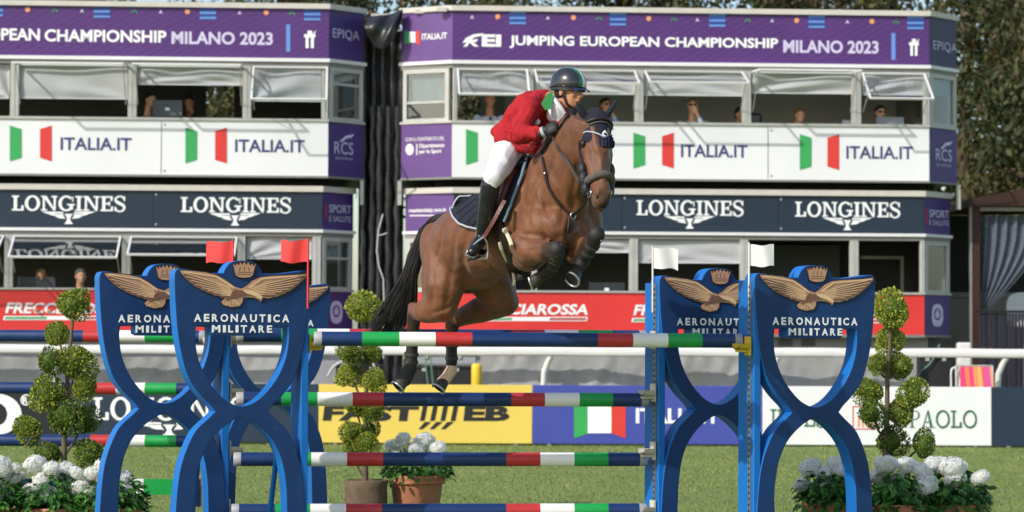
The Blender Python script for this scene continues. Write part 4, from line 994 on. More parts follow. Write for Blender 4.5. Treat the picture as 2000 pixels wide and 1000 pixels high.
def build_standard(M, label, post_side, cups, chain=True, S=1.0):
    t = thing('jump_standard', label, 'jump standard', M, 'blue shield shaped jump standards')
    link_mesh('shield_plate', PLATE, t)
    if not _std:
        bk, e, ln, bd, hd, cr, cbk = emblem_parts()
        for nm, mb, mt in (('emblem_backing', bk, BLK), ('eagle_emblem', e, [TAN, BRN]), ('feather_lines', ln, [GOLD, BRN]), ('eagle_body', bd, [TAN, BRN]), ('eagle_head', hd, [GOLD, TAN]), ('crown_backing', cbk, BLK), ('crown_emblem', cr, [TAN, BRN]), ('lettering', lettering_geo(), INKW)):
            o = obj(nm, mb, mt); _std[nm] = o.data; bpy.data.objects.remove(o)
    for nm, me in _std.items(): link_mesh(nm, me, t)
    s = post_side; x = s*.455
    F = Frame(M)
    obj('post', MB().box(s*.425, s*.478, .012, TH_+.10, 0.0, 1.96, bev=.004), AZURE, t, F)
    mb = MB(); mb.box(s*.4785, s*.486, .05, .09, .05, 1.95)
    for k in range(44): mb.box(s*.486, s*.489, .062, .078, .1+k*.042, .118+k*.042, 1)
    obj('cup_track', mb, [TRACK, BLK], t, F)
    obj('foot_beam', MB().box(-.5, .5, -.35, -.25, 0, .09, bev=.01).box(-.5, .5, .42, .52, 0, .09, bev=.01).box(x-.045, x+.045, -.25, .42, .0, .08), NAVY, t, F)
    obj('back_brace', MB().tube([(x*.7, .47, .08), (x*.7, TH_+.05, .8)], .02, 8), AZURE, t, F)
    for (z, mt) in cups:
        c = MB(); xx = s*.489
        pts = [(xx+s*.02, -.0), (xx+s*.06, -.035), (xx+s*.12, -.04), (xx+s*.14, -.02)]
        c.box(xx, xx+s*.012, .03, .11, z-.10, z+.03)
        c.grid(lambda a, b: Vector((xx+s*(.012+.085*b), .07+.056*math.cos(PI+PI*a), z-.052+(.056-.056*math.sin(PI*a))*.6)), 8, 3)
        c.grid(lambda a, b: Vector((xx+s*(.012+.085*b), .07+.062*math.cos(PI+PI*a), z-.064+(.062-.062*math.sin(PI*a))*.6)), 8, 3)
        c.box(xx+s*.012, xx+s*.095, .05, .09, z-.078, z-.064)
        obj('pole_cup', c, mt, t, F)
    return t
_std = {}
CUPW = mat('cup_cream', H('#ddd6c4', .8), .5); CUPY = mat('cup_yellow', H('#e5c33c', .85), .45)
PLA = R(22)
def stdM(px, Y): # plate centre
    p = P(px, 700, Y); return Matrix.Translation((p.x, p.y, 0)) @ Matrix.Rotation(PLA, 4, 'Z')
H3 = [(.36, CUPW), (.78, CUPW), (1.20, CUPW)]
MA, MBb, MD, ME, MC = stdM(322, 18.36), stdM(473, 17.62), stdM(1404, 18.80), stdM(1593, 18.06), stdM(537, 21.4)
build_standard(MBb, 'front left blue shield standard with the red flag at its right edge', 1, [(1.54, CUPY)])
build_standard(MA, 'leftmost blue shield standard half hidden behind the front left one', 1, H3+[(1.58, CUPW)])
build_standard(ME, 'front right blue shield standard with the square white flag at its left edge', -1, [(1.54, CUPY)])
build_standard(MD, 'blue shield standard just left of and behind the front right one', -1, H3+[(1.58, CUPW)])
build_standard(MC, 'farthest blue shield standard peeking out behind the front left one', -1, [(.42, CUPW), (.86, CUPW), (1.28, CUPW), (1.58, CUPW)])
# ------------------------------------------------------------------ poles
PN = mat('pole_navy', H('#1f3f78', .68), .38, .08, 8, coat=.1, scuff=.2, scol=(.30, .28, .25, 1), sscale=11); PG = mat('pole_green', H('#22b455', .72), .38, .08, 8, coat=.1, scuff=.2, scol=(.30, .28, .25, 1), sscale=11); PW = mat('pole_white', H('#f6f3ee', .92), .38, .03, 8, coat=.1, scuff=.14, scol=(.42, .36, .28, 1), sscale=11); PR = mat('pole_red', H('#cf3a3c', .8), .38, .08, 8, coat=.1, scuff=.2, scol=(.30, .28, .25, 1), sscale=11)
CAPM = mat('pole_cap_grey', H('#b5b5b8', .75), .45); PM = {'n': PN, 'g': PG, 'w': PW, 'r': PR}
def pole(a, b, spans, label, group, r=.05):
    """spans: list of (fraction, colour) ends"""
    a, b = Vector(a), Vector(b); d = b-a; L = d.length; d.normalize()
    M = Matrix.Translation(a)
    t = thing('jump_pole', label, 'pole', M, group)
    keys = 'ngwr'; m = MB(); sg = 24; side = d.cross(Vector((0, 0, 1))).normalized(); upv = side.cross(d)
    prev = .018
    def ring(fr): c = a+d*(L*fr); return [c+(side*math.cos(2*PI*k/sg)+upv*math.sin(2*PI*k/sg))*r for k in range(sg)]
    for (fr, c) in spans:
        n0, n1 = prev, min(fr, .982)
        m.add(ring(n0)+ring(n1), [(k, (k+1) % sg, (k+1) % sg+sg, k+sg)[::-1] for k in range(sg)], keys.index(c), True); prev = n1
    obj('painted_wood', m, [PM[k] for k in keys], t)
    for e, s in ((a, 1), (b, -1)):
        c = MB(); c.tube([e, e+d*s*.006, e+d*s*(L*.018)], [r*.9, r*1.0, r*1.0], sg); obj('end_cap', c, CAPM, t)
    return t
def pole_px(x0, x1, y, Y0, Y1, cols, label, group, r=.05):
    a = P(x0, y, Y0); b = P(x1, y, Y1); z = (a.z+b.z)/2; a.z = b.z = z
    L = x1-x0; pole(a, b, [((x-x0)/L, c) for x, c in cols], label, group, r)
GP = 'striped poles of the main oxer'
pole_px(613, 1449, 663.5, 17.70, 18.02, [(705, 'n'), (777, 'g'), (847, 'w'), (918, 'r'), (1163, 'n'), (1232, 'r'), (1301, 'w'), (1369, 'g'), (1460, 'n')], 'single top pole of the near side of the oxer, above all the others', GP)
pole_px(461, 1262, 656.5, 18.44, 18.72, [(548, 'n'), (618, 'g'), (680, 'w'), (745, 'r'), (995, 'n'), (1061, 'r'), (1127, 'w'), (1194, 'g'), (1270, 'n')], 'upper pole of the far side, almost hidden behind the near top pole', GP)
pole_px(461, 1266, 780, 18.44, 18.72, [(548, 'n'), (618, 'g'), (686, 'w'), (746, 'r'), (995, 'n'), (1061, 'r'), (1129, 'w'), (1195, 'g'), (1270, 'n')], 'pole of the oxer directly under the hind hooves of the horse', GP)
pole_px(456, 1263, 897, 18.44, 18.72, [(536, 'n'), (606, 'g'), (675, 'w'), (745, 'r'), (985, 'n'), (1052, 'r'), (1119, 'w'), (1186, 'g'), (1270, 'n')], 'pole of the oxer crossing in front of the terracotta pot', GP)
pole_px(452, 1262, 997, 18.44, 18.72, [(536, 'n'), (604, 'g'), (673, 'w'), (743, 'r'), (985, 'n'), (1052, 'r'), (1119, 'w'), (1186, 'g'), (1270, 'n')], 'lowest pole of the oxer at the bottom edge of the photo', GP)
GQ = 'striped poles of the fence at the left'
for (y, lab) in ((656, 'top pole of the left fence, level with the red banner'), (758, 'second pole of the left fence, over the top of the navy board'), (860, 'third pole of the left fence, along the foot of the navy board')):
    pole_px(-250, 402, y, 21.5, 21.35, [(165 if y < 700 else 178, 'n'), (229, 'r'), (285, 'w'), (346, 'g'), (412, 'n')], lab, GQ)
# flat plank at the bottom of the left fence
a, b = P(-250, 950, 21.5), P(392, 950, 21.35); t = thing('jump_plank', 'flat white, green and navy plank low in the left fence', 'plank', a)
zc, hh = P(200, 950, 21.4).z, .065
def plx(px): return P(px, 950, 21.38).x
for i, (x0, x1, c) in enumerate(((-250, 150, 'n'), (150, 225, 'r'), (225, 281, 'w'), (281, 345, 'g'), (345, 392, 'n'))):
    obj('painted_board', MB().box(plx(x0)+.001, plx(x1), 21.36, 21.40, zc-hh*(1.0 if c != 'n' or x0 < 0 else .5), zc+hh, bev=.0), PM[c], t)
obj('hook', MB().box(plx(382), plx(393), 21.33, 21.43, zc-.16, zc+.01), PN, t)

# ------------------------------------------------------------------ flags
FR = mat('flag_red', H('#e5403e', .9), .7, .05, 3); FW = mat('flag_white', H('#f4f1ec', .86), .7, .03, 3)
def flag(px, Y, side, y0, y1, w, m_, label, seed, fold=0):
    """px = stick position, side = direction of the cloth; y0,y1 top / bottom of the cloth at the stick"""
    p = P(px, y0, Y); z1 = p.z; z0 = P(px, y1, Y).z; W_ = w/ppm(Y); Rm = Matrix.Rotation(-.18, 4, 'Z')
    t = thing('course_flag', label, 'flag', (p.x, p.y, z0-.32))
    obj('flag_stick', MB().tube([(p.x, p.y, z0-.32), (p.x, p.y, z1+.012)], .007, 8), FW if m_ is FW else FR, t)
    def fn(a, b):
        d = Rm @ Vector((side*W_*a, 0, 0)); return Vector((p.x, p.y, z0+(z1-z0)*b))+d+Vector((0, .025*math.sin(a*5.2+seed+.8*b)*a**.5, .012*math.sin(a*7+seed)*a - .01*a))
    obj('flag_cloth', MB().grid(fn, 22, 12), m_, t)
flag(602, 17.62, -1, 468, 511, 55, FR, 'red flag at the right edge of the front left standard', 1.0)
flag(455, 18.36, -1, 471, 512, 55, FR, 'red flag farther left, above the middle of the front left standard', 2.2)
flag(1275, 18.70, 1, 484, 524, 50, FW, 'white flag farther left, at the standard behind', 3.1)
flag(1463, 17.95, 1, 477, 519, 49, FW, 'white flag at the left edge of the front right standard', 1.6)

# ================================================================== potted plants
TERR = mat('terracotta', H('#cf8a66', .82), .75, .12, 6, bump=.15, bscale=30); BURL = mat('burlap', H('#9b8268', .55), .95, .2, 14, bump=.8, bscale=120); SOIL = mat('potting_soil', (.03, .02, .012, 1), .95)
TLEAF = [leafmat('topiary_leaf_bright', H('#a8b038', .85), H('#cfd05a', .95), .38, 9), leafmat('topiary_leaf_mid', H('#5f7d2e', .68), H('#86a03c', .78), .33, 9), leafmat('topiary_leaf_dark', H('#33501e', .55), H('#4c6a26', .65), .2, 9)]
HLEAF = [leafmat('hydrangea_leaf', H('#3f7d2c', .7), H('#5f9a3c', .75), .22, 9), leafmat('hydrangea_leaf_dark', H('#28561e', .6), H('#3c7428', .7), .18, 9)]
PETAL = [leafmat('white_petal', H('#fbfbfb', .93), H('#fefefa', .95), .5, 6, .6), leafmat('cream_petal', H('#f2f4ea', .92), H('#f8f8f0', .93), .5, 6, .6)]
STEM = mat('branch_bark', H('#8b7a62', .5), .85, .15, 12, bump=.4, bscale=40)
rt = random.Random(21)
def ball_mesh(seed, n=2300, mix=(.42, .40, .18), size=.075):
    r = random.Random(seed); mb = MB()
    lump = [(Vector((r.gauss(0, 1), r.gauss(0, 1), r.gauss(0, 1))).normalized(), r.uniform(.05, .16)) for _ in range(14)]
    for _ in range(n):
        d = Vector((r.gauss(0, 1), r.gauss(0, 1), r.gauss(0, 1))).normalized()
        rad = 1.0*(.66+.34*r.random()**.6)*(.90+sum(a*max(0, d.dot(l))**5 for l, a in lump)*1.7)
        k = r.random(); mi = 0 if k < mix[0] else (1 if k < mix[0]+mix[1] else 2)
        p = d*rad; o = (d+Vector((r.gauss(0, .55), r.gauss(0, .55), r.gauss(0, .55)))).normalized(); t = o.orthogonal().normalized(); a = r.random()*6.28
        t = t*math.cos(a)+o.cross(t)*math.sin(a); s = size*r.uniform(.7, 1.5)
        mb.add([p-t*s*.62, p+o*s*1.2-t*s*.38, p+o*s*1.5+t*s*.32, p+t*s*.62], [(0, 1, 2, 3)], mi)
    mb.sphere((0, 0, 0), .72, 14, 10, mi=1)
    me = bpy.data.meshes.new('foliage_ball'); me.from_pydata(mb.v, [], mb.f)
    for m_ in TLEAF: me.materials.append(m_)
    me.polygons.foreach_set('material_index', mb.m); return me
BALLS = [ball_mesh(k) for k in range(4)]; BRIGHT = [ball_mesh(40+k, 2300, (.66, .26, .08)) for k in range(2)]; DARKB = [ball_mesh(60+k, 2000, (.15, .5, .35)) for k in range(2)]
def topiary(px, Y, base_py, balls, trunk, label, kind='pot'):
    """balls: (px,py,rx,ry,set)"""
    p0 = P(px, 700, Y); t = thing('topiary_tree', label, 'topiary', (p0.x, p0.y, 0), 'cloud pruned topiary trees')
    rr = random.Random(int(px))
    sx = 1/ppm(Y)
    for i, (x, y, r1, r2, st) in enumerate(balls):
        c = P(x, y, Y+rr.uniform(-.12, .12)); me = (BRIGHT if st == 2 else (DARKB if st == 0 else BALLS))[i % 2]
        o = bpy.data.objects.new('foliage_ball', me); C.objects.link(o); o.parent = t; WM[o.name] = wm(t)
        o.location = c-Vector((p0.x, p0.y, 0)); o.scale = (r1*sx*.98, r1*sx*.98, r2*sx*.98); o.rotation_euler = (rr.uniform(-.5, .5), rr.uniform(-.5, .5), rr.random()*6)
    pts = [P(x, y, Y) for x, y in trunk]; pts[-1].z = max(pts[-1].z, .25)
    obj('trunk', MB().tube(pts, [.012+.016*i/(len(pts)-1) for i in range(len(pts))], 10), STEM, t)
    for (x, y, r1, r2, st) in balls[1:]:
        q = min(pts, key=lambda w_: (w_-P(x, y+46, Y)).length); mb = MB(); c = P(x, y, Y); mid = (q*.5+c*.5)+Vector((0, 0, -.03)); mb.tube([q, mid, c], [.012, .01, .007], 8); obj('branch', mb, STEM, t)
    return t
L_T = [(143, 593, 31, 29, 1), (113, 652, 23, 24, 1), (97, 707, 22, 24, 0), (150, 707, 33, 31, 1), (165, 757, 22, 22, 1), (92, 768, 29, 34, 1), (125, 815, 32, 33, 0), (166, 820, 24, 27, 0), (54, 838, 26, 25, 1), (98, 884, 22, 18, 0), (178, 886, 26, 27, 0)]
topiary(135, 20.4, 1000, L_T, [(143, 610), (139, 660), (132, 720), (131, 780), (126, 840), (125, 890), (124, 960), (124, 1010)], 'cloud pruned topiary on the left rising from the white flowers')
M_T = [(712, 601, 35, 27, 2), (683, 689, 22, 20, 1), (722, 690, 22, 19, 1), (684, 731, 25, 20, 2), (733, 744, 21, 21, 2), (694, 794, 24, 14, 1), (728, 802, 20, 18, 1), (688, 844, 21, 21, 1), (722, 838, 18, 17, 0), (716, 865, 22, 20, 2), (686, 877, 14, 12, 1)]
topiary(713, 23.0, 985, M_T, [(712, 620), (714, 680), (715, 740), (716, 790), (713, 850), (713, 900), (714, 940)], 'middle cloud pruned topiary with bright yellow green balls in a burlap pot')
R_T = [(1741, 605, 33, 35, 2), (1736, 664, 27, 28, 2), (1712, 710, 15, 20, 1), (1760, 716, 23, 24, 1), (1697, 765, 27, 25, 1), (1784, 768, 24, 30, 1), (1702, 808, 24, 24, 0), (1757, 805, 24, 28, 1), (1740, 862, 28, 27, 0), (1805, 866, 21, 27, 0), (1735, 715, 16, 18, 1)]
topiary(1738, 20.2, 1000, R_T, [(1740, 620), (1738, 680), (1733, 740), (1733, 800), (1730, 860), (1729, 920), (1728, 1000)], 'cloud pruned topiary on the right rising from the white flowers')
# pots of the topiaries
def pot(px, Y, py_rim, w_px, mt, label, name='flower_pot', rim=True, flare=.78, group=None):
    c = P(px, py_rim, Y); zr_ = c.z; rad = w_px/2/ppm(Y); c = Vector((c.x, c.y, 0))
    t = thing(name, label, 'pot', c, group)
    if rim:
        prof = [(0, 0), (rad*flare*.96, 0), (rad*flare, .01), (rad*.90, zr_-.085), (rad*.91, zr_-.08), (rad*.97, zr_-.078), (rad*1.0, zr_-.07), (rad*.985, zr_-.05), (rad*.985, zr_-.045), (rad*1.01, zr_-.035), (rad*1.01, zr_-.008), (rad*.98, zr_), (rad*.92, zr_), (rad*.9, zr_-.05)]
    else:
        prof = [(0, 0), (rad*.92, 0), (rad*.99, .05), (rad*1.0, zr_*.5), (rad*.98, zr_*.8), (rad*1.03, zr_-.01), (rad*.99, zr_), (rad*.93, zr_), (rad*.9, zr_-.05)]
    obj('bowl', MB().lathe(prof, c, 36), mt, t)
    obj('soil', MB().lathe([(0, zr_-.03), (rad*.905, zr_-.035)], c, 24), SOIL, t)
    return t, c, zr_, rad
pot(715, 23.0, 937, 84, BURL, 'round burlap wrapped pot holding the middle topiary', 'burlap_pot', rim=False)
HEADS = []
for k in range(4):
    r = random.Random(100+k); mb = MB()
    for i in range(190):
        d = Vector((r.gauss(0, 1), r.gauss(0, 1), r.gauss(0, 1)))
        if d.z < -.6: d.z = abs(d.z)*.3
        d.normalize(); p = d*(.80+.26*r.random()*(1 if r.random()<.8 else .3)); n = (d+Vector((r.gauss(0, .16), r.gauss(0, .16), r.gauss(0, .16)))).normalized(); t_ = n.orthogonal().normalized(); a = r.random()*6.28; t_ = t_*math.cos(a)+n.cross(t_)*math.sin(a); b_ = n.cross(t_); s = .23*r.uniform(.75, 1.2)
        for q in range(4):
            e = t_*math.cos(q*PI/2)+b_*math.sin(q*PI/2); g_ = n.cross(e); w_ = .62
            mb.add([p-n*.02, p+e*s*.55+g_*s*.5*w_+n*.03, p+e*s*1.05+n*.0, p+e*s*.55-g_*s*.5*w_+n*.03], [(0, 1, 2, 3)], 1 if r.random() < .12 else 0)
    mb.sphere((0, 0, 0), .84, 12, 8, mi=1)
    me = bpy.data.meshes.new('flower_head'); me.from_pydata(mb.v, [], mb.f)
    for m_ in PETAL: me.materials.append(m_)
    me.polygons.foreach_set('material_index', mb.m); HEADS.append(me)
def flowers(t, c, zr_, rad, heads, Y, seed, spread=1.14, nleaf=620, low=-.16, top=.3):
    rr = random.Random(seed); mb = MB()
    for k in range(nleaf):
        a = rr.random()*6.28; r = rad*spread*math.sqrt(rr.random()); z = zr_+.0+rr.uniform(-.02, top*(1-.5*r/(rad*spread)))-(.03 if r > rad else 0)
        p = c+Vector((r*math.cos(a), r*math.sin(a), z)); o = Vector((math.cos(a)*.8, math.sin(a)*.8, rr.uniform(-.3, .8))).normalized(); s = rr.uniform(.028, .045)
        n = (Vector((0, 0, 1))*rr.uniform(.3, 1)+o*rr.uniform(0, .9)+Vector((rr.gauss(0, .3), rr.gauss(0, .3), 0))).normalized(); ax = (o-n*o.dot(n)).normalized(); sd = n.cross(ax)
        mb.add([p, p+ax*s*.6+sd*s*.55, p+ax*s*1.3+sd*s*.5, p+ax*s*2-n*s*.35, p+ax*s*1.3-sd*s*.5, p+ax*s*.6-sd*s*.55, p+ax*s-n*s*.12], [(0, 6, 1), (1, 6, 2), (2, 6, 3), (3, 6, 4), (4, 6, 5), (5, 6, 0)], rr.randrange(2))
    obj('foliage', mb, HLEAF, t)
    for i, (x, y, r_) in enumerate(heads):
        q = P(x, y, Y+rr.uniform(-.12, .10)); o = bpy.data.objects.new('flower_head', HEADS[i % 4]); C.objects.link(o); o.parent = t; WM[o.name] = wm(t)
        o.location = q-c; s = r_/ppm(Y)*rr.uniform(.84, .98); o.scale = (s*rr.uniform(.9, 1.08), s*rr.uniform(.9, 1.08), s*rr.uniform(.74, .92)); o.rotation_euler = (rr.uniform(-.6, .6), rr.uniform(-.6, .6), rr.random()*6)
        mb = MB(); mb.tube([q+Vector((0, 0, -s*.5)), (q*.4+(c+Vector((0, 0, zr_)))*.6)+Vector((0, 0, -.03)), c+Vector(((q.x-c.x)*.3, 0, zr_-.05))], .005, 6); obj('flower_stem', mb, HLEAF[0], t)
GF = 'terracotta pots of white flowers'
t, c, z, rd = pot(814, 23.2, 927, 112, TERR, 'terracotta pot of white flowers under the middle of the oxer', group=GF)
flowers(t, c, z, rd, [(786, 860, 19), (828, 864, 26), (766, 873, 19), (856, 876, 19), (842, 893, 16), (812, 880, 20), (832, 912, 17), (796, 888, 18), (770, 892, 15)], 23.2, 5, 1.2, 420)
t, c, z, rd = pot(1620, 19.7, 980, 108, TERR, 'terracotta pot of white flowers seen through the arch of the front right standard', group=GF)
flowers(t, c, z, rd, [(1584, 915, 24), (1631, 908, 22), (1567, 948, 20), (1616, 958, 21), (1611, 925, 21), (1645, 920, 22), (1650, 950, 18)], 19.7, 6)
t, c, z, rd = pot(1755, 19.6, 983, 112, TERR, 'terracotta pot of white flowers just right of the front right standard', group=GF)
flowers(t, c, z, rd, [(1730, 908, 24), (1770, 910, 26), (1712, 932, 22), (1756, 938, 22), (1800, 922, 25), (1810, 950, 28), (1728, 915, 20)], 19.6, 7)
t, c, z, rd = pot(1866, 19.8, 983, 112, TERR, 'rightmost terracotta pot of white flowers', group=GF)
flowers(t, c, z, rd, [(1822, 906, 20), (1862, 915, 29), (1866, 938, 26), (1915, 934, 20), (1893, 952, 22), (1912, 962, 18), (1810, 970, 20), (1840, 910, 24)], 19.8, 8)
t, c, z, rd = pot(100, 19.9, 990, 126, TERR, 'terracotta pot of white flowers at the foot of the left topiary', group=GF)
flowers(t, c, z, rd, [(68, 908, 24), (82, 935, 22), (62, 958, 22), (128, 920, 24), (130, 950, 20), (118, 966, 22), (40, 930, 12), (100, 915, 18), (158, 955, 22), (150, 925, 18), (95, 965, 20)], 19.9, 9)
t, c, z, rd = pot(220, 19.8, 990, 110, TERR, 'terracotta pot of white flowers beside the leftmost blue standard', group=GF)
flowers(t, c, z, rd, [(207, 916, 26), (180, 925, 18), (204, 942, 22), (233, 945, 24), (240, 962, 22), (225, 978, 22), (244, 930, 16), (180, 965, 22), (165, 940, 18)], 19.8, 10)
t, c, z, rd = pot(-25, 19.8, 990, 120, TERR, 'terracotta pot of white flowers cut off by the left edge of the photo', group=GF)
flowers(t, c, z, rd, [(0, 912, 28), (22, 935, 22), (8, 955, 24), (-30, 920, 26), (-10, 975, 22), (-50, 950, 24), (30, 915, 14)], 19.8, 11)
# ================================================================== trees beyond the cabins
TL = {'a': [leafmat('plane_leaf_light', H('#6d7440', .5), H('#8a8850', .5), .3, 1.2), leafmat('plane_leaf_dark', H('#3e4c28', .5), H('#55602f', .55), .25, 1.2), leafmat('plane_leaf_brown', H('#80683e', .5), H('#6b5636', .5), .2, 1.5)]}
BARK = mat('tree_bark', H('#6b5c4a', .5), .9, .2, 3, bump=.7, bscale=10)
def crown_mesh(seed, nclump=60, per=210, ls=.085, weights=(.5, .38, .12)):
    r = random.Random(seed); mb = MB()
    for c in range(nclump):
        while True:
            d = Vector((r.uniform(-1, 1), r.uniform(-1, 1), r.uniform(-1, 1)))
            if d.length < 1: break
        d = d*(.55+.45*r.random()); rad = r.uniform(.16, .34)
        wv = r.random(); base = 0 if wv < weights[0] else (1 if wv < weights[0]+weights[1] else 2)
        for _ in range(per):
            e = Vector((r.gauss(0, 1), r.gauss(0, 1), r.gauss(0, .8)))*.5; p = d+e*rad
            n = (e.normalized()*.5+Vector((r.gauss(0, 1), r.gauss(0, 1), r.gauss(0, 1)))*.5+Vector((0, 0, .3))).normalized(); t = n.orthogonal().normalized(); a = r.random()*6.28; t = t*math.cos(a)+n.cross(t)*math.sin(a); b = n.cross(t); s = ls*.28*r.uniform(.6, 1.4)
            mb.add([p-t*s, p-b*s*.55, p+t*s-n*s*.3, p+b*s*.55], [(0, 1, 2, 3)], base if r.random() < .75 else r.randrange(3))
    me = bpy.data.meshes.new('crown'); me.from_pydata(mb.v, [], mb.f)
    for m_ in TL['a']: me.materials.append(m_)
    me.polygons.foreach_set('material_index', mb.m); return me
CROWNS = [crown_mesh(1), crown_mesh(2, weights=(.34, .36, .30)), crown_mesh(3, weights=(.3, .62, .08))]
def tree(x, y, h, r, cz, rz, var, label, sc=(1, 1)):
    t = thing('broadleaf_tree', label, 'tree', (x, y, 0), 'trees behind the media buildings'); rr = random.Random(int(x*10)+int(y))
    me = CROWNS[var]; o = bpy.data.objects.new('crown', me); C.objects.link(o); o.parent = t; o.location = (0, 0, cz); o.scale = (r, r, rz); o.rotation_euler = (0, 0, rr.random()*6)
    m = MB(); m.tube([(x, y, -.05), (x+.05, y, h*.25), (x-.1, y, h*.5), (x+.1, y, h*.85)], [.28, .22, .17, .05], 12); obj('trunk', m, BARK, t)
    for k in range(6):
        a = k*1.05+rr.random(); z = cz-rz*.5+rr.random()*rz*.8; m = MB(); m.tube([(x, y, z-.3), (x+math.cos(a)*r*.4, y+math.sin(a)*r*.4, z+.4), (x+math.cos(a)*r*.8, y+math.sin(a)*r*.8, z+1.1)], [.1, .06, .02], 8); obj('limb', m, BARK, t)
TREES = [(-15.5, 62, 12, 3.6, 9.0, 4.0, 0, 'olive green tree beyond the roof at the far left'), (-10.2, 60, 12, 3.4, 8.6, 3.6, 1, 'brownish green tree over the left roof, second from the left'), (-5.6, 63, 13, 3.3, 9.2, 3.8, 0, 'green tree showing over the roof just left of the gap'),
         (-1.6, 59, 11, 3.0, 7.6, 4.2, 1, 'yellowing tree showing in the gap between the two roofs'), (2.8, 63, 12, 3.2, 9.6, 3.4, 0, 'green tree over the middle of the right roof'), (7.0, 61, 12, 3.3, 8.9, 3.6, 1, 'russet tinged tree over the right part of the right roof'),
         (12.3, 56, 12, 3.3, 7.0, 4.6, 2, 'dark green tree filling the gap right of the cabins'), (10.6, 60, 12, 3.4, 9.6, 3.6, 0, 'light green tree top above the right end of the roof'), (14.8, 58, 13, 3.6, 8.2, 4.6, 2, 'dark green tree at the right edge above the pergola'), (11.2, 57.5, 6, 2.6, 3.3, 3.2, 0, 'low bushy tree between the right cabin and the pergola'), (16.0, 57, 7, 3, 3.4, 3.2, 1, 'low bushy tree behind the pergola'), (-5.0, 50.5, 8, 2.4, 6.0, 2.6, 1, 'yellow green tree seen through an open left window'), (-.9, 51, 8, 2.4, 5.8, 2.6, 0, 'green tree seen through an open right window')]
TREES += [(12.9, 66, 14, 4.2, 6.5, 5.5, 2, 'dark tree mass deepest behind the gap at the right'), (17.0, 66, 14, 4.4, 8.0, 5.6, 2, 'tall dark tree farthest back at the right edge'), (13.2, 59, 5, 2.6, 3.6, 3.4, 2, 'low dark bush filling the foot of the gap at the right')]
for a in TREES: tree(*a)

# ================================================================== people
def V3(*a): return Vector(a)
def head_prims(c, X, Y, Z, s=1.0, neck=None):
    """c head centre, X lateral, Y forward, Z up"""
    g = lambda x, y, z: c+(X*x+Y*y+Z*z)*s
    e = lambda x, y, z, a, b, d: ('ell', g(x, y, z), X*a*s, Y*b*s, Z*d*s)
    p = [e(0, -.012, .03, .076, .094, .085), e(0, .022, -.03, .058, .066, .085), e(0, .052, -.082, .030, .028, .026), e(0, .03, -.07, .05, .045, .04),
         e(0, .079, .022, .045, .016, .013), ('cap', g(0, .085, .005), .0095*s, g(0, .108, -.027), .0135*s), e(.012, .098, -.034, .009, .010, .008), e(-.012, .098, -.034, .009, .010, .008),
         e(0, .085, -.057, .022, .012, .008), e(0, .083, -.067, .018, .011, .007), e(.035, .062, -.02, .02, .02, .022), e(-.035, .062, -.02, .02, .02, .022),
         e(.078, -.005, -.012, .008, .018, .030), e(-.078, -.005, -.012, .008, .018, .030)]
    return p
SKIN = mat('skin', H('#c98d6c', .78), .5, .08, 20, sub=.1); SKIN2 = mat('skin_tan', H('#b07555', .75), .5, .08, 20, sub=.1)
SKINB = mat('skin_brightened', H('#e3ae90', .92), .5, .06, 20, sub=.1); SKINC = mat('skin_mid', H('#cf9270', .9), .5, .06, 20, sub=.1)  # skin colour lightened to make up for the dim cabin light
HAIRD = mat('hair_dark', (.02, .014, .01, 1), .6, .3, 60, bump=.6, bscale=200); HAIRL = mat('hair_fair', H('#a5825a', .6), .6, .2, 60, bump=.6, bscale=200); HAIRG = mat('hair_grey', H('#8a8480', .6), .6, .2, 60, bump=.6, bscale=200)
EYEW = mat('eye_white', (.7, .68, .65, 1), .2); EYED = mat('eye_dark', (.01, .006, .004, 1), .08, spec=.7); LENS = mat('dark_lens', (.01, .01, .012, 1), .1, spec=.7)
LIP = mat('lip', H('#a5564c', .7), .45)
_b = {}
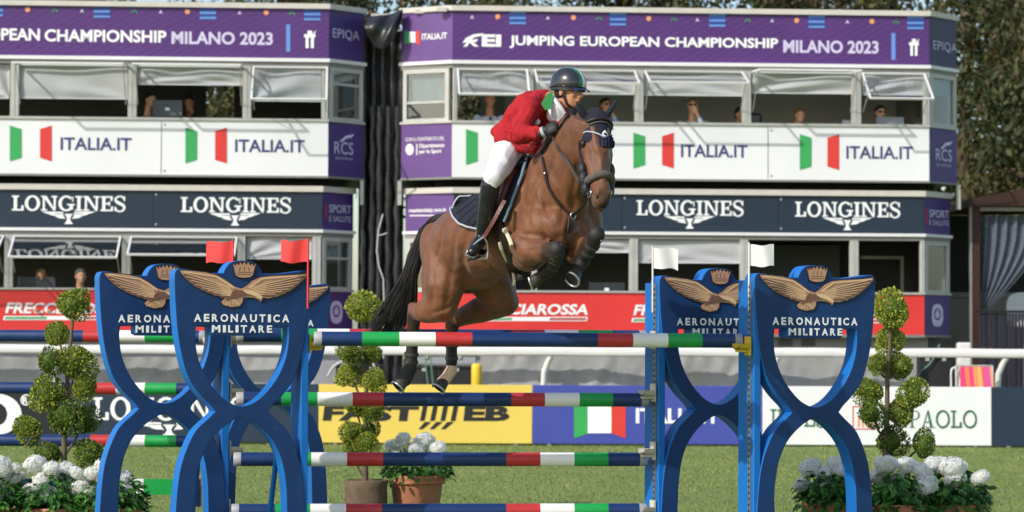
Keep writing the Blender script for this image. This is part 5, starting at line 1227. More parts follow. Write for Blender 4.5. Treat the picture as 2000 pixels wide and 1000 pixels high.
def bust_meshes(v):
    if v in _b: return _b[v]
    I = (V3(1, 0, 0), V3(0, -1, 0), V3(0, 0, 1)); c = V3(0, -.03, 0); X, Y, Z = I
    sh = -.27
    tor = [('loft', [(V3(0, .12, -.75), V3(.16, 0, 0), V3(0, .11, 0)), (V3(0, .08, -.6), V3(.165, 0, 0), V3(0, .115, 0)), (V3(0, .05, -.42), V3(.18, 0, 0), V3(0, .11, 0)), (V3(0, .04, -.30), V3(.17, 0, 0), V3(0, .09, 0)), (V3(0, .03, -.23), V3(.09, 0, 0), V3(0, .06, 0))])]
    if v == 0: arms = [((.19, .04, sh-.01), (.25, -.06, -.50), (.14, -.30, -.50)), ((-.19, .04, sh-.01), (-.25, -.06, -.50), (-.14, -.30, -.50))]
    elif v == 1: arms = [((.19, .04, sh-.01), (.22, -.14, -.46), (.06, -.14, -.13)), ((-.19, .04, sh-.01), (-.25, -.08, -.50), (-.1, -.28, -.48))]
    else: arms = [((.19, .04, sh-.01), (.24, -.10, -.48), (.05, -.26, -.44)), ((-.19, .04, sh-.01), (-.24, -.1, -.48), (-.03, -.26, -.42))]
    body = head_prims(c, X, Y, Z)+[('cap', V3(0, .0, -.06), .055, V3(0, .04, -.26), .062)]+tor
    cl = [('loft', [(a, A*1.09, B*1.12) for a, A, B in tor[0][1][:4]]+[(V3(0, .03, -.245), V3(.11, 0, 0), V3(0, .075, 0))])]
    for s, e, h in arms:
        s, e, h = V3(*s), V3(*e), V3(*h)
        body += [('cap', s, .05, e, .038), ('cap', e, .037, h, .025)]
        d = (h-e).normalized(); sd = d.cross(Z if abs(d.z) < .8 else Y).normalized()
        body += [('ell', h+d*.045, sd*.04, d*.05, d.cross(sd)*.018)]
        for k in range(4): 
            b0 = h+d*.085+sd*(.03-.02*k); L = (.062, .072, .066, .05)[k]
            body += [('cap', b0-d*.01, .0095, b0+d*L*.55, .0085), ('cap', b0+d*L*.55, .0085, b0+d*L*.85-V3(0, 0, L*.4), .0075)]
        body += [('cap', h+d*.03-sd*.035, .012, h+d*.075-sd*.062, .009)]
        cl += [('cap', s, .068, e, .052), ('cap', e, .052, e+(h-e)*.8, .038)]
    hair = [('ell', V3(0, .0-.005, .048), V3(.085, 0, 0), V3(0, .102, 0), V3(0, 0, .078)), ('ell', V3(0, .045, -.01), V3(.078, 0, 0), V3(0, .055, 0), V3(0, 0, .07))]
    _b[v] = (blob(body, .0085, 2), blob(cl, .014, 4), blob(hair, .013, 2)); return _b[v]
def omat(o, m):
    o.material_slots[0].link = 'OBJECT'; o.material_slots[0].material = m
def bust(px, py, v_, rot, var, skin, hair, shirt, label, extra=None, s=1.10, longh=False):
    v_ = max(.55, v_-.4); u, z = BF.uv(px, py, v_)
    w = BF.M @ V3(u, v_, z); M = Matrix.Translation(w) @ Matrix.Rotation(TH+rot, 4, 'Z') @ Matrix.Scale(s, 4)
    t = thing('person', label, 'person', M)
    b, c, h = bust_meshes(var)
    for nm, me, mt in (('body', b, skin), ('shirt', c, shirt), ('hair', h, hair)):
        if not me.materials: me.materials.append(mt)
        o = bpy.data.objects.new(nm, me); C.objects.link(o); o.parent = t; WM[o.name] = M; omat(o, mt)
    if extra: extra(t, M)
    return t
def sunglasses(t, M):
    m = MB()
    for sx in (-1, 1): m.sphere((sx*.032, -.118, .012), (.027, .010, .019), 12, 8)
    m.tube([(-.05, -.116, .02), (.05, -.116, .02)], .004, 6); m.tube([(.06, -.11, .017), (.082, -.02, .01)], .003, 6); m.tube([(-.06, -.11, .017), (-.082, -.02, .01)], .003, 6)
    obj('sunglasses', m.xf(M), LENS, t)
def tie(t, M):
    m = MB(); m.prism([(-.016, -.26), (.016, -.26), (.022, -.29), (.032, -.5), (0, -.56), (-.032, -.5), (-.022, -.29)], -.115, -.10); obj('tie', m.xf(M), mat('tie_maroon', H('#3a1a24', .7), .5), t)
def phones(t, M):
    m = MB(); 
    for sx in (-1, 1): m.sphere((sx*.092, -.02, -.01), (.022, .035, .04), 12, 8)
    m.tube([(.095*math.cos(a*PI/10), -.02, .02+.12*math.sin(a*PI/10)) for a in range(11)], .008, 8); obj('headphones', m.xf(M), LENS, t)
SH = lambda n, c: mat('shirt_'+n, H(c, .85), .8, .08, 8)
bust(957, 196, .95, .05, 0, SKINC, HAIRG, SH('white', '#cfd6e4'), 'person in a white shirt and dark tie at the right cabin window behind the rider', tie)
bust(1182, 206, 1.0, .35, 1, SKINC, HAIRD, SH('blue', '#9fb4e0'), 'dark haired person with sunglasses at the window behind the ear of the horse', sunglasses)
bust(1353, 207, .9, -.1, 1, SKINB, HAIRL, SH('pale', '#b9bccf'), 'fair haired person in sunglasses with a hand at the chin', sunglasses)
bust(1445, 224, 1.3, .3, 0, SKINB, HAIRD, SH('black', '#26262a'), 'person in black sitting low, half hidden behind a white window post')
bust(1561, 226, 1.1, .2, 2, SKINB, HAIRL, SH('grey', '#a8adb5'), 'fair haired person with head bowed in the middle right window')
bust(1719, 221, 1.0, .1, 0, SKINB, HAIRD, SH('dark', '#1f2126'), 'dark haired person in glasses behind an open laptop in the last upper window', sunglasses)
bust(292, 196, 1.0, .7, 0, SKINB, HAIRD, SH('dark', '#1f2126'), 'person in black looking at an open laptop in an upper left window')
bust(371, 202, 1.5, -.2, 1, SKINC, HAIRD, SH('dark', '#1f2126'), 'person with headphones in the shade beside the leafy gap', phones)
bust(80, 541, .95, .2, 0, SKINC, HAIRL, SH('black', '#26262a'), 'person in dark clothes behind a monitor in the lower left window')
bust(157, 540, .9, .3, 0, SKINB, HAIRG, SH('steel', '#5f7391'), 'person in a steel blue shirt in the lower left window beside the topiary')
LAP = mat('laptop_silver', H('#a9adb2', .7), .4, .05, 5, metal=.3)
def laptop(px0, px1, py0, py1, label, v_=.42, m_=LAP, logo=None, name='laptop'):
    a = V3(BF.u(px0, py1, v_), v_, BF.z(px0, py1, v_)); b = V3(BF.u(px1, py0, v_), v_, BF.z(px1, py0, v_)); t = thing(name, label, 'laptop' if name == 'laptop' else 'monitor', BF.M @ a)
    F = BF
    obj('screen', MB().prism([(a.x, a.z), (b.x, a.z), (b.x, b.z), (a.x, b.z)], v_-.01, v_), m_, t, F)
    obj('base', MB().box(a.x, b.x, v_+.002, v_+.22, a.z-.012, a.z+.006), m_, t, F)
    if logo: c = V3((a.x+b.x)/2, 0, (a.z+b.z)/2-.02); obj('mark', MB().prism([(c.x-.04, c.z-.02), (c.x+.03, c.z-.025), (c.x+.045, c.z+.01), (c.x, c.z+.03), (c.x-.04, c.z+.02)], v_-.0125, v_-.011), INKW, t, F)
laptop(298, 356, 196, 226, 'dark grey open laptop with a white mark in the upper left window', logo=True, m_=mat('laptop_grey', H('#6d7276', .6), .4))
laptop(1711, 1765, 229, 246, 'silver open laptop in the last upper right window')
laptop(34, 108, 541, 572, 'black monitor seen from behind in the lower left window', m_=mat('monitor_black', H('#55585c', .5), .4), name='monitor')
laptop(1788, 1805, 231, 244, 'small dark laptop beside the last post of the upper right window', m_=mat('monitor_black', H('#55585c', .5), .4))
laptop(1150, 1220, 552, 574, 'dark screened laptop with a pale rim under the front hooves of the horse', v_=.5, m_=mat('laptop_dark', H('#3c4246', .6), .35), logo=True)
laptop(1645, 1668, 234, 244, 'small laptop beside the post next to the bowed person')
# white inner door frame seen in the lower right cabin, seats
tq = thing('office_chair', 'dark office chair seen between two window posts of the upper right cabin', 'chair', BF.M @ V3(uu(1482, 1.2), 1.2, UP_Z['tb']+.1))
obj('backrest', MB().box(uu(1462, 1.2), uu(1488, 1.2), 1.2, 1.28, BF.z(1470, 250, 1.2), BF.z(1470, 221, 1.2), bev=.05), LENS, tq, BF)
obj('seat', MB().box(uu(1458, 1.2), uu(1492, 1.2), .8, 1.2, BF.z(1470, 262, 1.2), BF.z(1470, 256, 1.2), bev=.02), LENS, tq, BF)
obj('column', MB().tube([(uu(1475, 1.2), 1.0, UP_Z['tb']+.1), (uu(1475, 1.2), 1.0, BF.z(1470, 262, 1.2))], .03, 8), FRAME, tq, BF)
m = MB(); x0_, x1_ = uu(1682, 2.2), uu(1765, 2.2); za, zb_ = BF.z(1700, 575, 2.2), BF.z(1700, 500, 2.2)
m.box(x0_, x1_, 2.2, 2.26, zb_-.05, zb_).box(x1_-.05, x1_, 2.2, 2.26, za, zb_-.05); obj('inner_frame', m, FRAME, rb, BF)
obj('screen_wall', MB().box(uu(1466, 2.4), uu(1640, 2.4), 2.4, 2.45, LO_Z['tb']+.1, LO_Z['hd']), mat('inner_panel_dark', (.09, .10, .09, 1), .6), rb, BF)
obj('inner_wall', MB().box(uu(885, 2.7), uu(1830, 2.7), 2.7, 2.75, UP_Z['sill']-.3, UP_Z['hd']).xf(Matrix.Identity(4)) if False else MB().box(uu(985, 2.7), uu(1750, 2.7), 2.7, 2.75, UP_Z['tb']+.1, UP_Z['hd']), mat('inner_panel_grey', (.6, .61, .59, 1), .8, .15, .5), rb, BF)
# ================================================================== horse
from mathutils.bvhtree import BVHTree
hf = V3(.64, -.77, 0).normalized(); hl = V3(.77, .64, 0).normalized(); PI_ = R(20)
hF = hf*math.cos(PI_)+V3(0, 0, math.sin(PI_)); hU = -hf*math.sin(PI_)+V3(0, 0, math.cos(PI_))
def Q(px, py, Y, a=0.0): return P(px, py, Y)+hl*a
prims = []
def sec(px, py, Y, a, b, U=None): return (P(px, py, Y), hl*a, (U or hU)*b)
prims.append(('loft', [sec(857, 502, 18.15, .10, .11), sec(867, 499, 18.10, .17, .20), sec(890, 492, 18.0, .235, .265), sec(915, 480, 17.85, .285, .28), sec(955, 463, 17.66, .30, .29), sec(1000, 440, 17.46, .295, .315), sec(1040, 420, 17.30, .27, .34), sec(1078, 410, 17.16, .235, .32), sec(1108, 412, 17.04, .18, .25), sec(1128, 420, 16.96, .10, .15)]))
# croup, loin, withers
prims += [('ell', P(900, 452, 17.95), hF*.22, hl*.19, hU*.12), ('ell', P(985, 385, 17.52), hF*.35, hl*.10, hU*.14), ('ell', P(1045, 340, 17.28), hF*.16, hl*.07, hU*.13)]
# hind quarter masses
for s, dx in ((-1, 0), (1, 0)):
    o = hl*(s*.10)
    prims += [('ell', P(879, 505, 18.03)+o, hF*.145+hU*.04, hl*.12, hU*.26-hF*.03)]
# near hind leg
n_hip, n_st, n_hk, n_ft, n_pa, n_ho = P(872, 505, 17.88), P(876, 578, 17.74), P(811, 612, 17.98), P(802, 718, 18.02), P(793, 737, 18.0), P(779, 748, 17.96)
prims += [('cap', P(878, 505, 17.88), .175, P(867, 560, 17.80), .14), ('cap', P(867, 560, 17.80), .14, P(864, 596, 17.82), .105), ('cap', P(857, 535, 17.95), .12, P(852, 592, 17.9), .095), ('cap', P(862, 600, 17.83), .105, P(832, 608, 17.9), .085), ('cap', P(832, 608, 17.9), .082, n_hk, .052),
          ('cap', P(806, 600, 18.0), .032, P(808, 630, 17.99), .042), ('cap', n_hk, .045, P(806, 650, 18.0), .034), ('cap', P(806, 650, 18.0), .031, P(802, 705, 18.02), .029), ('ell', n_ft, V3(.038, 0, 0), V3(0, .038, 0), V3(0, 0, .042)), ('cap', n_ft, .032, n_pa, .030)]
# far hind leg
f_st, f_hk, f_ft, f_pa, f_ho = P(985, 590, 18.02), P(886, 624, 18.28), P(882, 722, 18.30), P(872, 738, 18.28), P(858, 754, 18.24)
prims += [('cap', P(950, 525, 18.02), .185, P(974, 580, 18.0), .125), ('cap', f_st, .10, P(935, 606, 18.14), .088), ('cap', P(935, 606, 18.14), .085, f_hk, .052), ('cap', P(878, 612, 18.3), .03, P(882, 640, 18.3), .04), ('cap', f_hk, .045, P(882, 656, 18.3), .034), ('cap', P(882, 656, 18.3), .031, P(882, 708, 18.3), .029),
          ('ell', f_ft, V3(.046, 0, 0), V3(0, .046, 0), V3(0, 0, .048)), ('cap', f_ft, .038, f_pa, .036), ('cap', f_pa, .036, P(864, 747, 18.26), .038)]
prims += [('ell', P(930, 535, 17.75)+hl*.05, hF*.2, hl*.15, hU*.1)]
# shoulders, breast, near and far forelegs
prims += [('ell', P(1055, 395, 17.02), (hF*.10-hU*.06), hl*.09, hU*.27+hF*.10), ('ell', P(1045, 445, 16.98), hF*.15, hl*.10, hU*.14), ('ell', P(1085, 440, 16.93), hF*.12, hl*.11, hU*.12), ('ell', P(1130, 445, 17.06), hF*.11, hl*.10, hU*.13), ('ell', P(1150, 420, 17.14), hF*.08, hl*.10, hU*.20),
          ('ell', P(1098, 462, 16.92), hF*.08, hl*.075, hU*.085), ('ell', P(1130, 470, 16.98), hF*.07, hl*.07, hU*.08), ('ell', P(1035, 500, 17.15), hF*.14, hl*.12, hU*.10)]
nk, ff = P(1087, 488, 16.72), P(1163, 462, 16.78)
prims += [('cap', P(1025, 478, 17.02), .105, P(1040, 490, 16.95), .095), ('cap', P(1040, 489, 16.95), .092, P(1066, 492, 16.82), .062), ('cap', P(1066, 491, 16.82), .06, nk, .05), ('ell', nk, V3(.046, 0, 0), V3(0, .05, 0), V3(0, 0, .052)),
          ('cap', P(1088, 500, 16.74), .036, P(1077, 524, 16.98), .03), ('ell', P(1075, 530, 17.01), V3(.036, 0, 0), V3(0, .036, 0), V3(0, 0, .036)), ('cap', P(1075, 530, 17.01), .031, P(1060, 537, 17.07), .029),
          ('cap', P(1128, 490, 17.02), .09, P(1142, 482, 16.94), .065), ('cap', P(1138, 488, 16.96), .062, P(1156, 472, 16.84), .047), ('ell', ff, V3(.048, 0, 0), V3(0, .05, 0), V3(0, 0, .052)),
          ('cap', P(1161, 470, 16.80), .036, P(1142, 505, 16.93), .03), ('ell', P(1138, 513, 16.95), V3(.036, 0, 0), V3(0, .036, 0), V3(0, 0, .038)), ('cap', P(1138, 513, 16.95), .032, P(1127, 527, 16.92), .031)]
# neck
def nsec(px, py, Y, a, b, ang): 
    u = (-hf*math.cos(R(ang))+V3(0, 0, math.sin(R(ang)))); return (P(px, py, Y), hl*a, u*b)
prims.append(('loft', [nsec(1075, 392, 17.14, .17, .30, 55), nsec(1088, 355, 17.03, .155, .27, 50), nsec(1103, 318, 16.92, .125, .235, 45), nsec(1118, 280, 16.82, .105, .19, 38), nsec(1131, 250, 16.75, .09, .155, 30), nsec(1141, 230, 16.72, .075, .12, 25)]))
prims += [('cap', P(1128, 300, 16.80), .075, P(1118, 400, 16.97), .10), ('cap', P(1100, 285, 16.86), .05, P(1080, 350, 17.02), .08)]
# head (frontal, nose towards camera and down)
hx = V3(.94, .34, 0).normalized(); ha = (P(1178, 398, 16.42)-P(1164, 226, 16.74)).normalized(); hn = hx.cross(ha); hn = hn if hn.y < 0 else -hn
hn.normalize(); HT = P(1164, 226, 16.74)
HL_ = (P(1178, 398, 16.42)-HT).length
def hp(t, x=0, d=0): return HT+ha*(HL_*t)+hx*x+hn*d
prims.append(('loft', [(hp(t, 0, d), hx*w*1.13, hn*q*1.05) for t, w, q, d in ((-.04, .045, .05, -.02), (.02, .07, .08, -.03), (.12, .082, .105, -.04), (.24, .092, .125, -.06), (.34, .096, .135, -.075), (.46, .084, .12, -.07), (.58, .070, .095, -.055), (.70, .060, .075, -.043), (.80, .058, .066, -.036), (.90, .061, .062, -.034), (.97, .055, .05, -.034), (1.01, .035, .03, -.034))]))
for s in (-1, 1):
    prims += [('ell', hp(.38, s*.055, -.14), ha*.11, hx*.03, hn*.085), ('cap', hp(.33, s*.090, -.03), .016, hp(.66, s*.058, -.03), .011), ('cap', hp(.2, s*.045, .045), .02, hp(.45, s*.028, .045), .014), ('ell', hp(.52, s*.058, .0), ha*.06, hx*.018, hn*.03), ('cap', hp(.80, s*.03, .012), .012, hp(.9, s*.036, .016), .014), ('ell', hp(.30, s*.080, -.015), ha*.042, hx*.024, hn*.030),
              ('ell', hp(.91, s*.036, -.015), ha*.034, hx*.022, hn*.030), ('cap', hp(.10, s*.05, -.06), .04, hp(.22, s*.07, -.08), .04)]
prims += [('cap', hp(.34, 0, .046), .016, hp(.86, 0, .018), .018), ('ell', hp(1.0, 0, -.06), ha*.04, hx*.035, hn*.03)]
horse = thing('horse', 'bay show jumper in mid leap over the striped poles', 'horse', P(1000, 480, 17.5))
prims = [('cap', p[1], p[2]+.0075, p[3], p[4]+.0075) if p[0] == 'cap' else p for p in prims]
body_me = blob(prims, .0115, 6, .5)
_n = [v.normal.copy() for v in body_me.vertices]; _c = [v.co.copy() for v in body_me.vertices]
from mathutils.kdtree import KDTree
_b0 = BVHTree.FromPolygons(_c, [tuple(p.vertices) for p in body_me.polygons])
_kd = KDTree(len(_c))
for i, q in enumerate(_c): _kd.insert(q, i)
_kd.balance(); _off = [0.0]*len(_c)
GROOVES = [([(1056, 335), (1040, 375), (1030, 420), (1036, 462)], .016, .030), ([(1076, 330), (1092, 372), (1100, 415), (1094, 450)], .013, .026), ([(918, 440), (906, 480), (904, 520), (914, 545)], .020, .034), ([(868, 440), (852, 500), (846, 560), (842, 600)], .011, .024), ([(890, 440), (884, 500), (880, 560), (868, 604)], .010, .026),
    ([(1112, 432), (1110, 455), (1108, 480)], .020, .022), ([(1016, 462), (1036, 458), (1058, 462), (1072, 470)], .012, .020), ([(1030, 490), (1048, 487), (1068, 486)], .009, .016), ([(1140, 300), (1126, 340), (1118, 385), (1122, 415)], .014, .026), ([(1100, 262), (1082, 310), (1066, 352)], .010, .026),
    ([(1148, 300), (1156, 325), (1162, 345)], .006, .012), ([(1168, 290), (1172, 320), (1176, 345)], -.004, .010), ([(892, 588), (868, 606), (836, 612)], .011, .018), ([(1060, 400), (1078, 432), (1090, 446)], .010, .020), ([(985, 455), (1002, 500), (1018, 530)], .010, .026), ([(932, 470), (950, 510), (985, 540)], .008, .022),
    ([(1046, 372), (1058, 398), (1068, 432)], -.007, .014), ([(1136, 438), (1142, 462), (1138, 482)], .010, .018), ([(950, 500), (985, 523), (1004, 520)], -.005, .007), ([(1062, 340), (1070, 372), (1086, 400)], -.004, .007), ([(1156, 350), (1152, 372), (1158, 386)], -.004, .006), ([(856, 470), (848, 512), (852, 560)], -.005, .012), ([(940, 600), (968, 612), (990, 606)], .008, .018)]
for pts_, dep_, wid_ in GROOVES:
    pp = []
    for x, y in catmull(pts_, 10, False):
        d_ = ray(x, y).normalized(); loc, nn, ii, dd = _b0.ray_cast(V3(0, 0, CAMZ), d_)
        if loc is not None: pp.append(loc)
    acc = {}
    for j, q in enumerate(pp):
        e = min(1, min(j, len(pp)-1-j)/6+.25)
        for co, i, dist in _kd.find_range(q, wid_*2.2): acc[i] = max(acc.get(i, 0), e*math.exp(-(dist/wid_)**2))
    for i, k in acc.items(): _off[i] -= dep_*k
for i, q in enumerate(_c):      # muscle, vein and skin relief
    _c[i] = q + _n[i]*(_off[i]+.0075*noise.noise(V3(q.x*6.5, q.y*6.5, q.z*4.5))-.009*abs(noise.noise(V3(q.x*7+q.z*2, q.y*7, q.z*3.5-2)))+.0028*noise.noise(q*16)+.0016*noise.noise(V3(q.x*40, q.y*40, q.z*22)))
body_me.vertices.foreach_set('co', [x for c in _c for x in c]); body_me.update()
n_pts = [(n_hk, n_ft), (f_hk, f_ft)]
def segd(p, a, b):
    d = b-a; t = max(0, min(1, (p-a).dot(d)/d.length_squared)); return (p-(a+d*t)).length, t
def sm(a, b, x): t = max(0, min(1, (x-a)/(b-a))); return t*t*(3-2*t)
def coat(p, n):
    k = 1.0
    # black points: below the hocks and the knees
    for a, b in ((P(808, 628, 17.98), n_ft), (n_ft, n_pa), (f_hk, f_ft)):
        d, t = segd(p, a, b)
        if d < .10: k = min(k, 1-sm(.10, .05, d)*(.95 if (a-b).length > .3 else .75))
    for a, b in ((P(1076, 491, 16.78), nk), (nk, P(1077, 524, 16.98)), (P(1077, 524, 16.98), P(1060, 537, 17.07)), (P(1157, 468, 16.82), ff), (ff, P(1142, 505, 16.93)), (P(1142, 505, 16.93), P(1127, 527, 16.92))):
        d, t = segd(p, a, b)
        if d < .09: k = min(k, 1-sm(.09, .055, d)*.9)
    c = V3(1, 1, 1)
    # muzzle grey-brown and dark lips
    d, t = segd(p, hp(.84), hp(1.02))
    m_ = sm(.10, .05, d)*sm(.80, .93, (p-HT).dot(ha)/HL_)
    c = c.lerp(V3(.62, .80, .98)*.85, m_*.85)
    dl = (p-hp(1.0, .035, -.01)).length; c = c*(1-.85*sm(.055, .02, dl))
    dk = V3(.10, .11, .14); c = c.lerp(dk, 1-k) if k < 1 else c
    # white near the far hind fetlock
    d1, t1 = segd(p, P(883, 722, 18.30), P(872, 740, 18.28))
    w = sm(.085, .065, d1)
    if w > 0 and p.z < P(883, 714, 18.3).z: c = c.lerp(V3(4.2, 7.5, 13.0), w)
    # soft mottling and paler flank
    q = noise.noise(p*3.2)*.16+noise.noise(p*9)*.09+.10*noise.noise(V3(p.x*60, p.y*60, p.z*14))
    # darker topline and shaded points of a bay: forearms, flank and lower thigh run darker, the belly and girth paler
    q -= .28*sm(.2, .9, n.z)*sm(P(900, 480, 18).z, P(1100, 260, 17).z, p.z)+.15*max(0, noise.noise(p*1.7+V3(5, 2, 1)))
    return (c.x*(1+q), c.y*(1+q), c.z*(1+q))
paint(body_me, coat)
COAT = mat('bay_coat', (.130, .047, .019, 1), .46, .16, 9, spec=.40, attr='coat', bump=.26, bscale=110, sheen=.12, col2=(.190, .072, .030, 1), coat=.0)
hb = place_mesh('body', body_me, COAT, horse)
bvh = BVHTree.FromPolygons([v.co+wm(horse).to_translation() for v in body_me.vertices], [tuple(p.vertices) for p in body_me.polygons])
CO = V3(0, 0, CAMZ)
def hit(px, py, default=17.2):
    d = ray(px, py).normalized(); loc, n, i, ds = bvh.ray_cast(CO, d)
    if loc is None: return P(px, py, default), -d
    return loc, n
def drape(name, corners, off, th, mats, parent, nu=16, nv=16, default=17.2, mifn=None):
    """corners: function (a,b)->(px,py); a sheet lying on the horse with real thickness"""
    mb = MB(); top = []; bot = []
    for j in range(nv+1):
        for i in range(nu+1):
            px, py = corners(i/nu, j/nv); l, n = hit(px, py, default); e = min(i, nu-i, j, nv-j); o = off*(.35 if e == 0 else 1)
            top.append(l+n*(o+th)); bot.append(l-n*.01)
    # smooth the depth a little so cloth bridges hollows
    for _ in range(3):
        t2 = [v.copy() for v in top]
        for j in range(1, nv):
            for i in range(1, nu):
                k = j*(nu+1)+i; a = (top[k-1]+top[k+1]+top[k-nu-1]+top[k+nu+1])/4; t2[k] = top[k]*.5+a*.5
        top = t2
    n = len(top); W_ = nu+1
    f = [(j*W_+i, j*W_+i+1, (j+1)*W_+i+1, (j+1)*W_+i) for j in range(nv) for i in range(nu)]
    mi = [mifn(i/nu, j/nv) if mifn else 0 for j in range(nv) for i in range(nu)]
    for ff_, m_ in zip(f, mi): mb.f.append(list(ff_)[::-1]); mb.m.append(m_); mb.sm.append(True)
    mb.v = top+bot
    rim = [i for i in range(W_)]+[j*W_+nu for j in range(1, nv+1)]+[nv*W_+i for i in range(nu-1, -1, -1)]+[j*W_ for j in range(nv-1, 0, -1)]
    for a, b in zip(rim, rim[1:]+rim[:1]): mb.f.append([a, b, b+n, a+n]); mb.m.append(mi[0]); mb.sm.append(False)
    for ff_ in f: mb.f.append([q+n for q in ff_]); mb.m.append(0); mb.sm.append(True)
    return obj(name, mb, mats, parent)
def quadmap(p00, p10, p11, p01, bul=(0, 0), buv=(0, 0)):
    def f(a, b):
        x = (p00[0]*(1-a)+p10[0]*a)*(1-b)+(p01[0]*(1-a)+p11[0]*a)*b; y = (p00[1]*(1-a)+p10[1]*a)*(1-b)+(p01[1]*(1-a)+p11[1]*a)*b
        k = math.sin(PI*a); k2 = math.sin(PI*b); return (x+bul[0]*k*(b)+buv[0]*k2*(a), y+bul[1]*k*b+buv[1]*k2*a)
    return f
def strap_px(name, pts, w, mt, parent, off=.006, th=.006, default=17.0, sub=5):
    pp = catmull(pts, sub, False); L = []; N = []
    for x, y in pp:
        l, n = hit(x, y, default); L.append(l+n*off); N.append(n)
    for _ in range(3):
        L = [L[0]]+[(L[i-1]+L[i]*2+L[i+1])/4 for i in range(1, len(L)-1)]+[L[-1]]
        N = [N[0]]+[(N[i-1]+N[i]*2+N[i+1]).normalized() for i in range(1, len(N)-1)]+[N[-1]]
    return obj(name, MB().strap(L, N, w, th), mt, parent)
# hooves, boots, eyes, nostrils, tail, mane
HOOF = mat('hoof', H('#5a5048', .5), .55, .2, 20, bump=.3, bscale=60, stretch=(1, 1, 8)); BOOT = mat('tendon_boot', (.018, .016, .017, 1), .5, .3, 20, bump=.3, bscale=60, spec=.5); SHINY = mat('boot_shell', (.020, .017, .018, 1), .62, .3, 20)
BUCK = mat('steel_buckle', (.55, .55, .56, 1), .25, metal=.9)
def hoof(c, d, fr, r=.05, L=.085):
    """c coronet, d direction to the sole, fr = toe direction"""
    d = d.normalized(); fr = (fr-d*fr.dot(d)).normalized(); sd = d.cross(fr); mb = MB(); sg = 20; rings = []
    for t, k, sh in ((-.1, .72, 0), (0, .84, 0), (.5, .97, .010), (1, 1.08, .022), (1.0, .95, .022)):
        rings.append([c+d*(L*t)+fr*(sh+r*k*(1.08*math.cos(2*PI*q/sg) if math.cos(2*PI*q/sg) > 0 else .85*math.cos(2*PI*q/sg)))+sd*(r*k*.95*math.sin(2*PI*q/sg)) for q in range(sg)])
    n = len(rings); mb.add([v for q in rings for v in q], [(i*sg+k, i*sg+(k+1) % sg, (i+1)*sg+(k+1) % sg, (i+1)*sg+k) for i in range(n-1) for k in range(sg)], 0, True)
    mb.add(rings[0], [list(range(sg))]); mb.add([v-d*.008 for v in rings[-1]], [list(range(sg))], 1)
    obj('hoof', mb, [HOOF, BOOT], horse)
    sh = MB(); pts = [c+d*(L*1.03)+fr*(.022+r*1.02*1.05*math.cos(a))+sd*(r*1.0*math.sin(a)) for a in [(-2.3+4.6*i/16) for i in range(17)]]; sh.tube(pts, .008, 6); obj('horseshoe', sh, BUCK, horse)
hoof(n_pa+(n_ho-n_pa)*.25, (n_ho-n_pa)+V3(-.02, 0, -.035), V3(-.4, -.6, -.6)); hoof(f_pa+(f_ho-f_pa)*.25, (f_ho-f_pa)+V3(-.015, 0, -.03), V3(-.4, -.6, -.6), .048)
hoof(P(1060, 537, 17.07), V3(-.75, .2, -.25), V3(-.1, .1, -1), .046); hoof(P(1124, 531, 16.91), V3(-.55, -.62, -.5), V3(.3, -.5, -.8), .052, .07)
def sleeve(name, a, b, r0, r1, mt, n=7, bands=True, flare=0):
    mb = MB(); pts = [a+(b-a)*(i/(n-1)) for i in range(n)]; mb.tube(pts, [r0+(r1-r0)*i/(n-1)+(.004 if i in (1, n-2) else 0) for i in range(n)], 18)
    o = obj(name, mb, mt, horse)
    if bands:
        d = (b-a).normalized(); s = MB()
        for k in (.22, .5, .78):
            c = a+(b-a)*k; r = r0+(r1-r0)*k+.004; s.tube([c-d*.011, c+d*.011], [r, r], 18)
        obj('boot_strap', s, BUCKL, o)
    return o
BUCKL = mat('boot_elastic', (.05, .045, .046, 1), .6, .2, 30)
def mboot(name, prs, mt, rings=()):
    o = place_mesh(name, blob(prs, .006, 3), mt, horse)
    if rings:
        m = MB()
        for c, d, r in rings:
            d = d.normalized(); m.tube([c-d*.010, c+d*.010], [r, r], 18)
        tag(obj('boot_strap', m, BUCKL, o), kind='stuff')
ax1 = P(801, 722, 18.02)-P(806, 668, 18.0)
mboot('tendon_boot', [('cap', P(806, 662, 18.0), .040, P(804, 690, 18.01), .043), ('cap', P(804, 690, 18.01), .043, P(801, 718, 18.02), .050), ('ell', P(797, 722, 18.03), V3(.05, 0, 0), V3(0, .05, 0), V3(0, 0, .045))], SHINY, [(P(805.5, 672, 18), ax1, .049), (P(803.5, 692, 18.01), ax1, .052), (P(802, 707, 18.02), ax1, .054)])
ax2 = P(882, 712, 18.3)-P(882, 672, 18.3)
mboot('tendon_boot', [('cap', P(882, 664, 18.30), .040, P(882, 708, 18.30), .042)], BOOT, [(P(882, 676, 18.3), ax2, .048), (P(882, 700, 18.3), ax2, .048)])
mboot('bell_boot', [('cap', n_ft+V3(.0, 0, .0), .048, n_pa+V3(-.012, 0, -.012), .056)], SHINY)
k1, k2 = P(1077, 524, 16.98), P(1089, 500, 16.75)
mboot('tendon_boot', [('ell', nk+V3(.004, -.01, .004), V3(.052, 0, 0), V3(0, .050, 0), V3(0, 0, .055)), ('cap', P(1090, 496, 16.72), .047, k1, .039), ('ell', k1+V3(-.008, .02, -.01), V3(.048, 0, 0), V3(0, .05, 0), V3(0, 0, .045)), ('cap', k1, .037, P(1064, 536, 17.05), .037)], SHINY, [(k2*.75+k1*.25, k1-k2, .0485), (k2*.3+k1*.7, k1-k2, .045)])
k3, k4 = P(1160, 474, 16.81), P(1142, 505, 16.93)
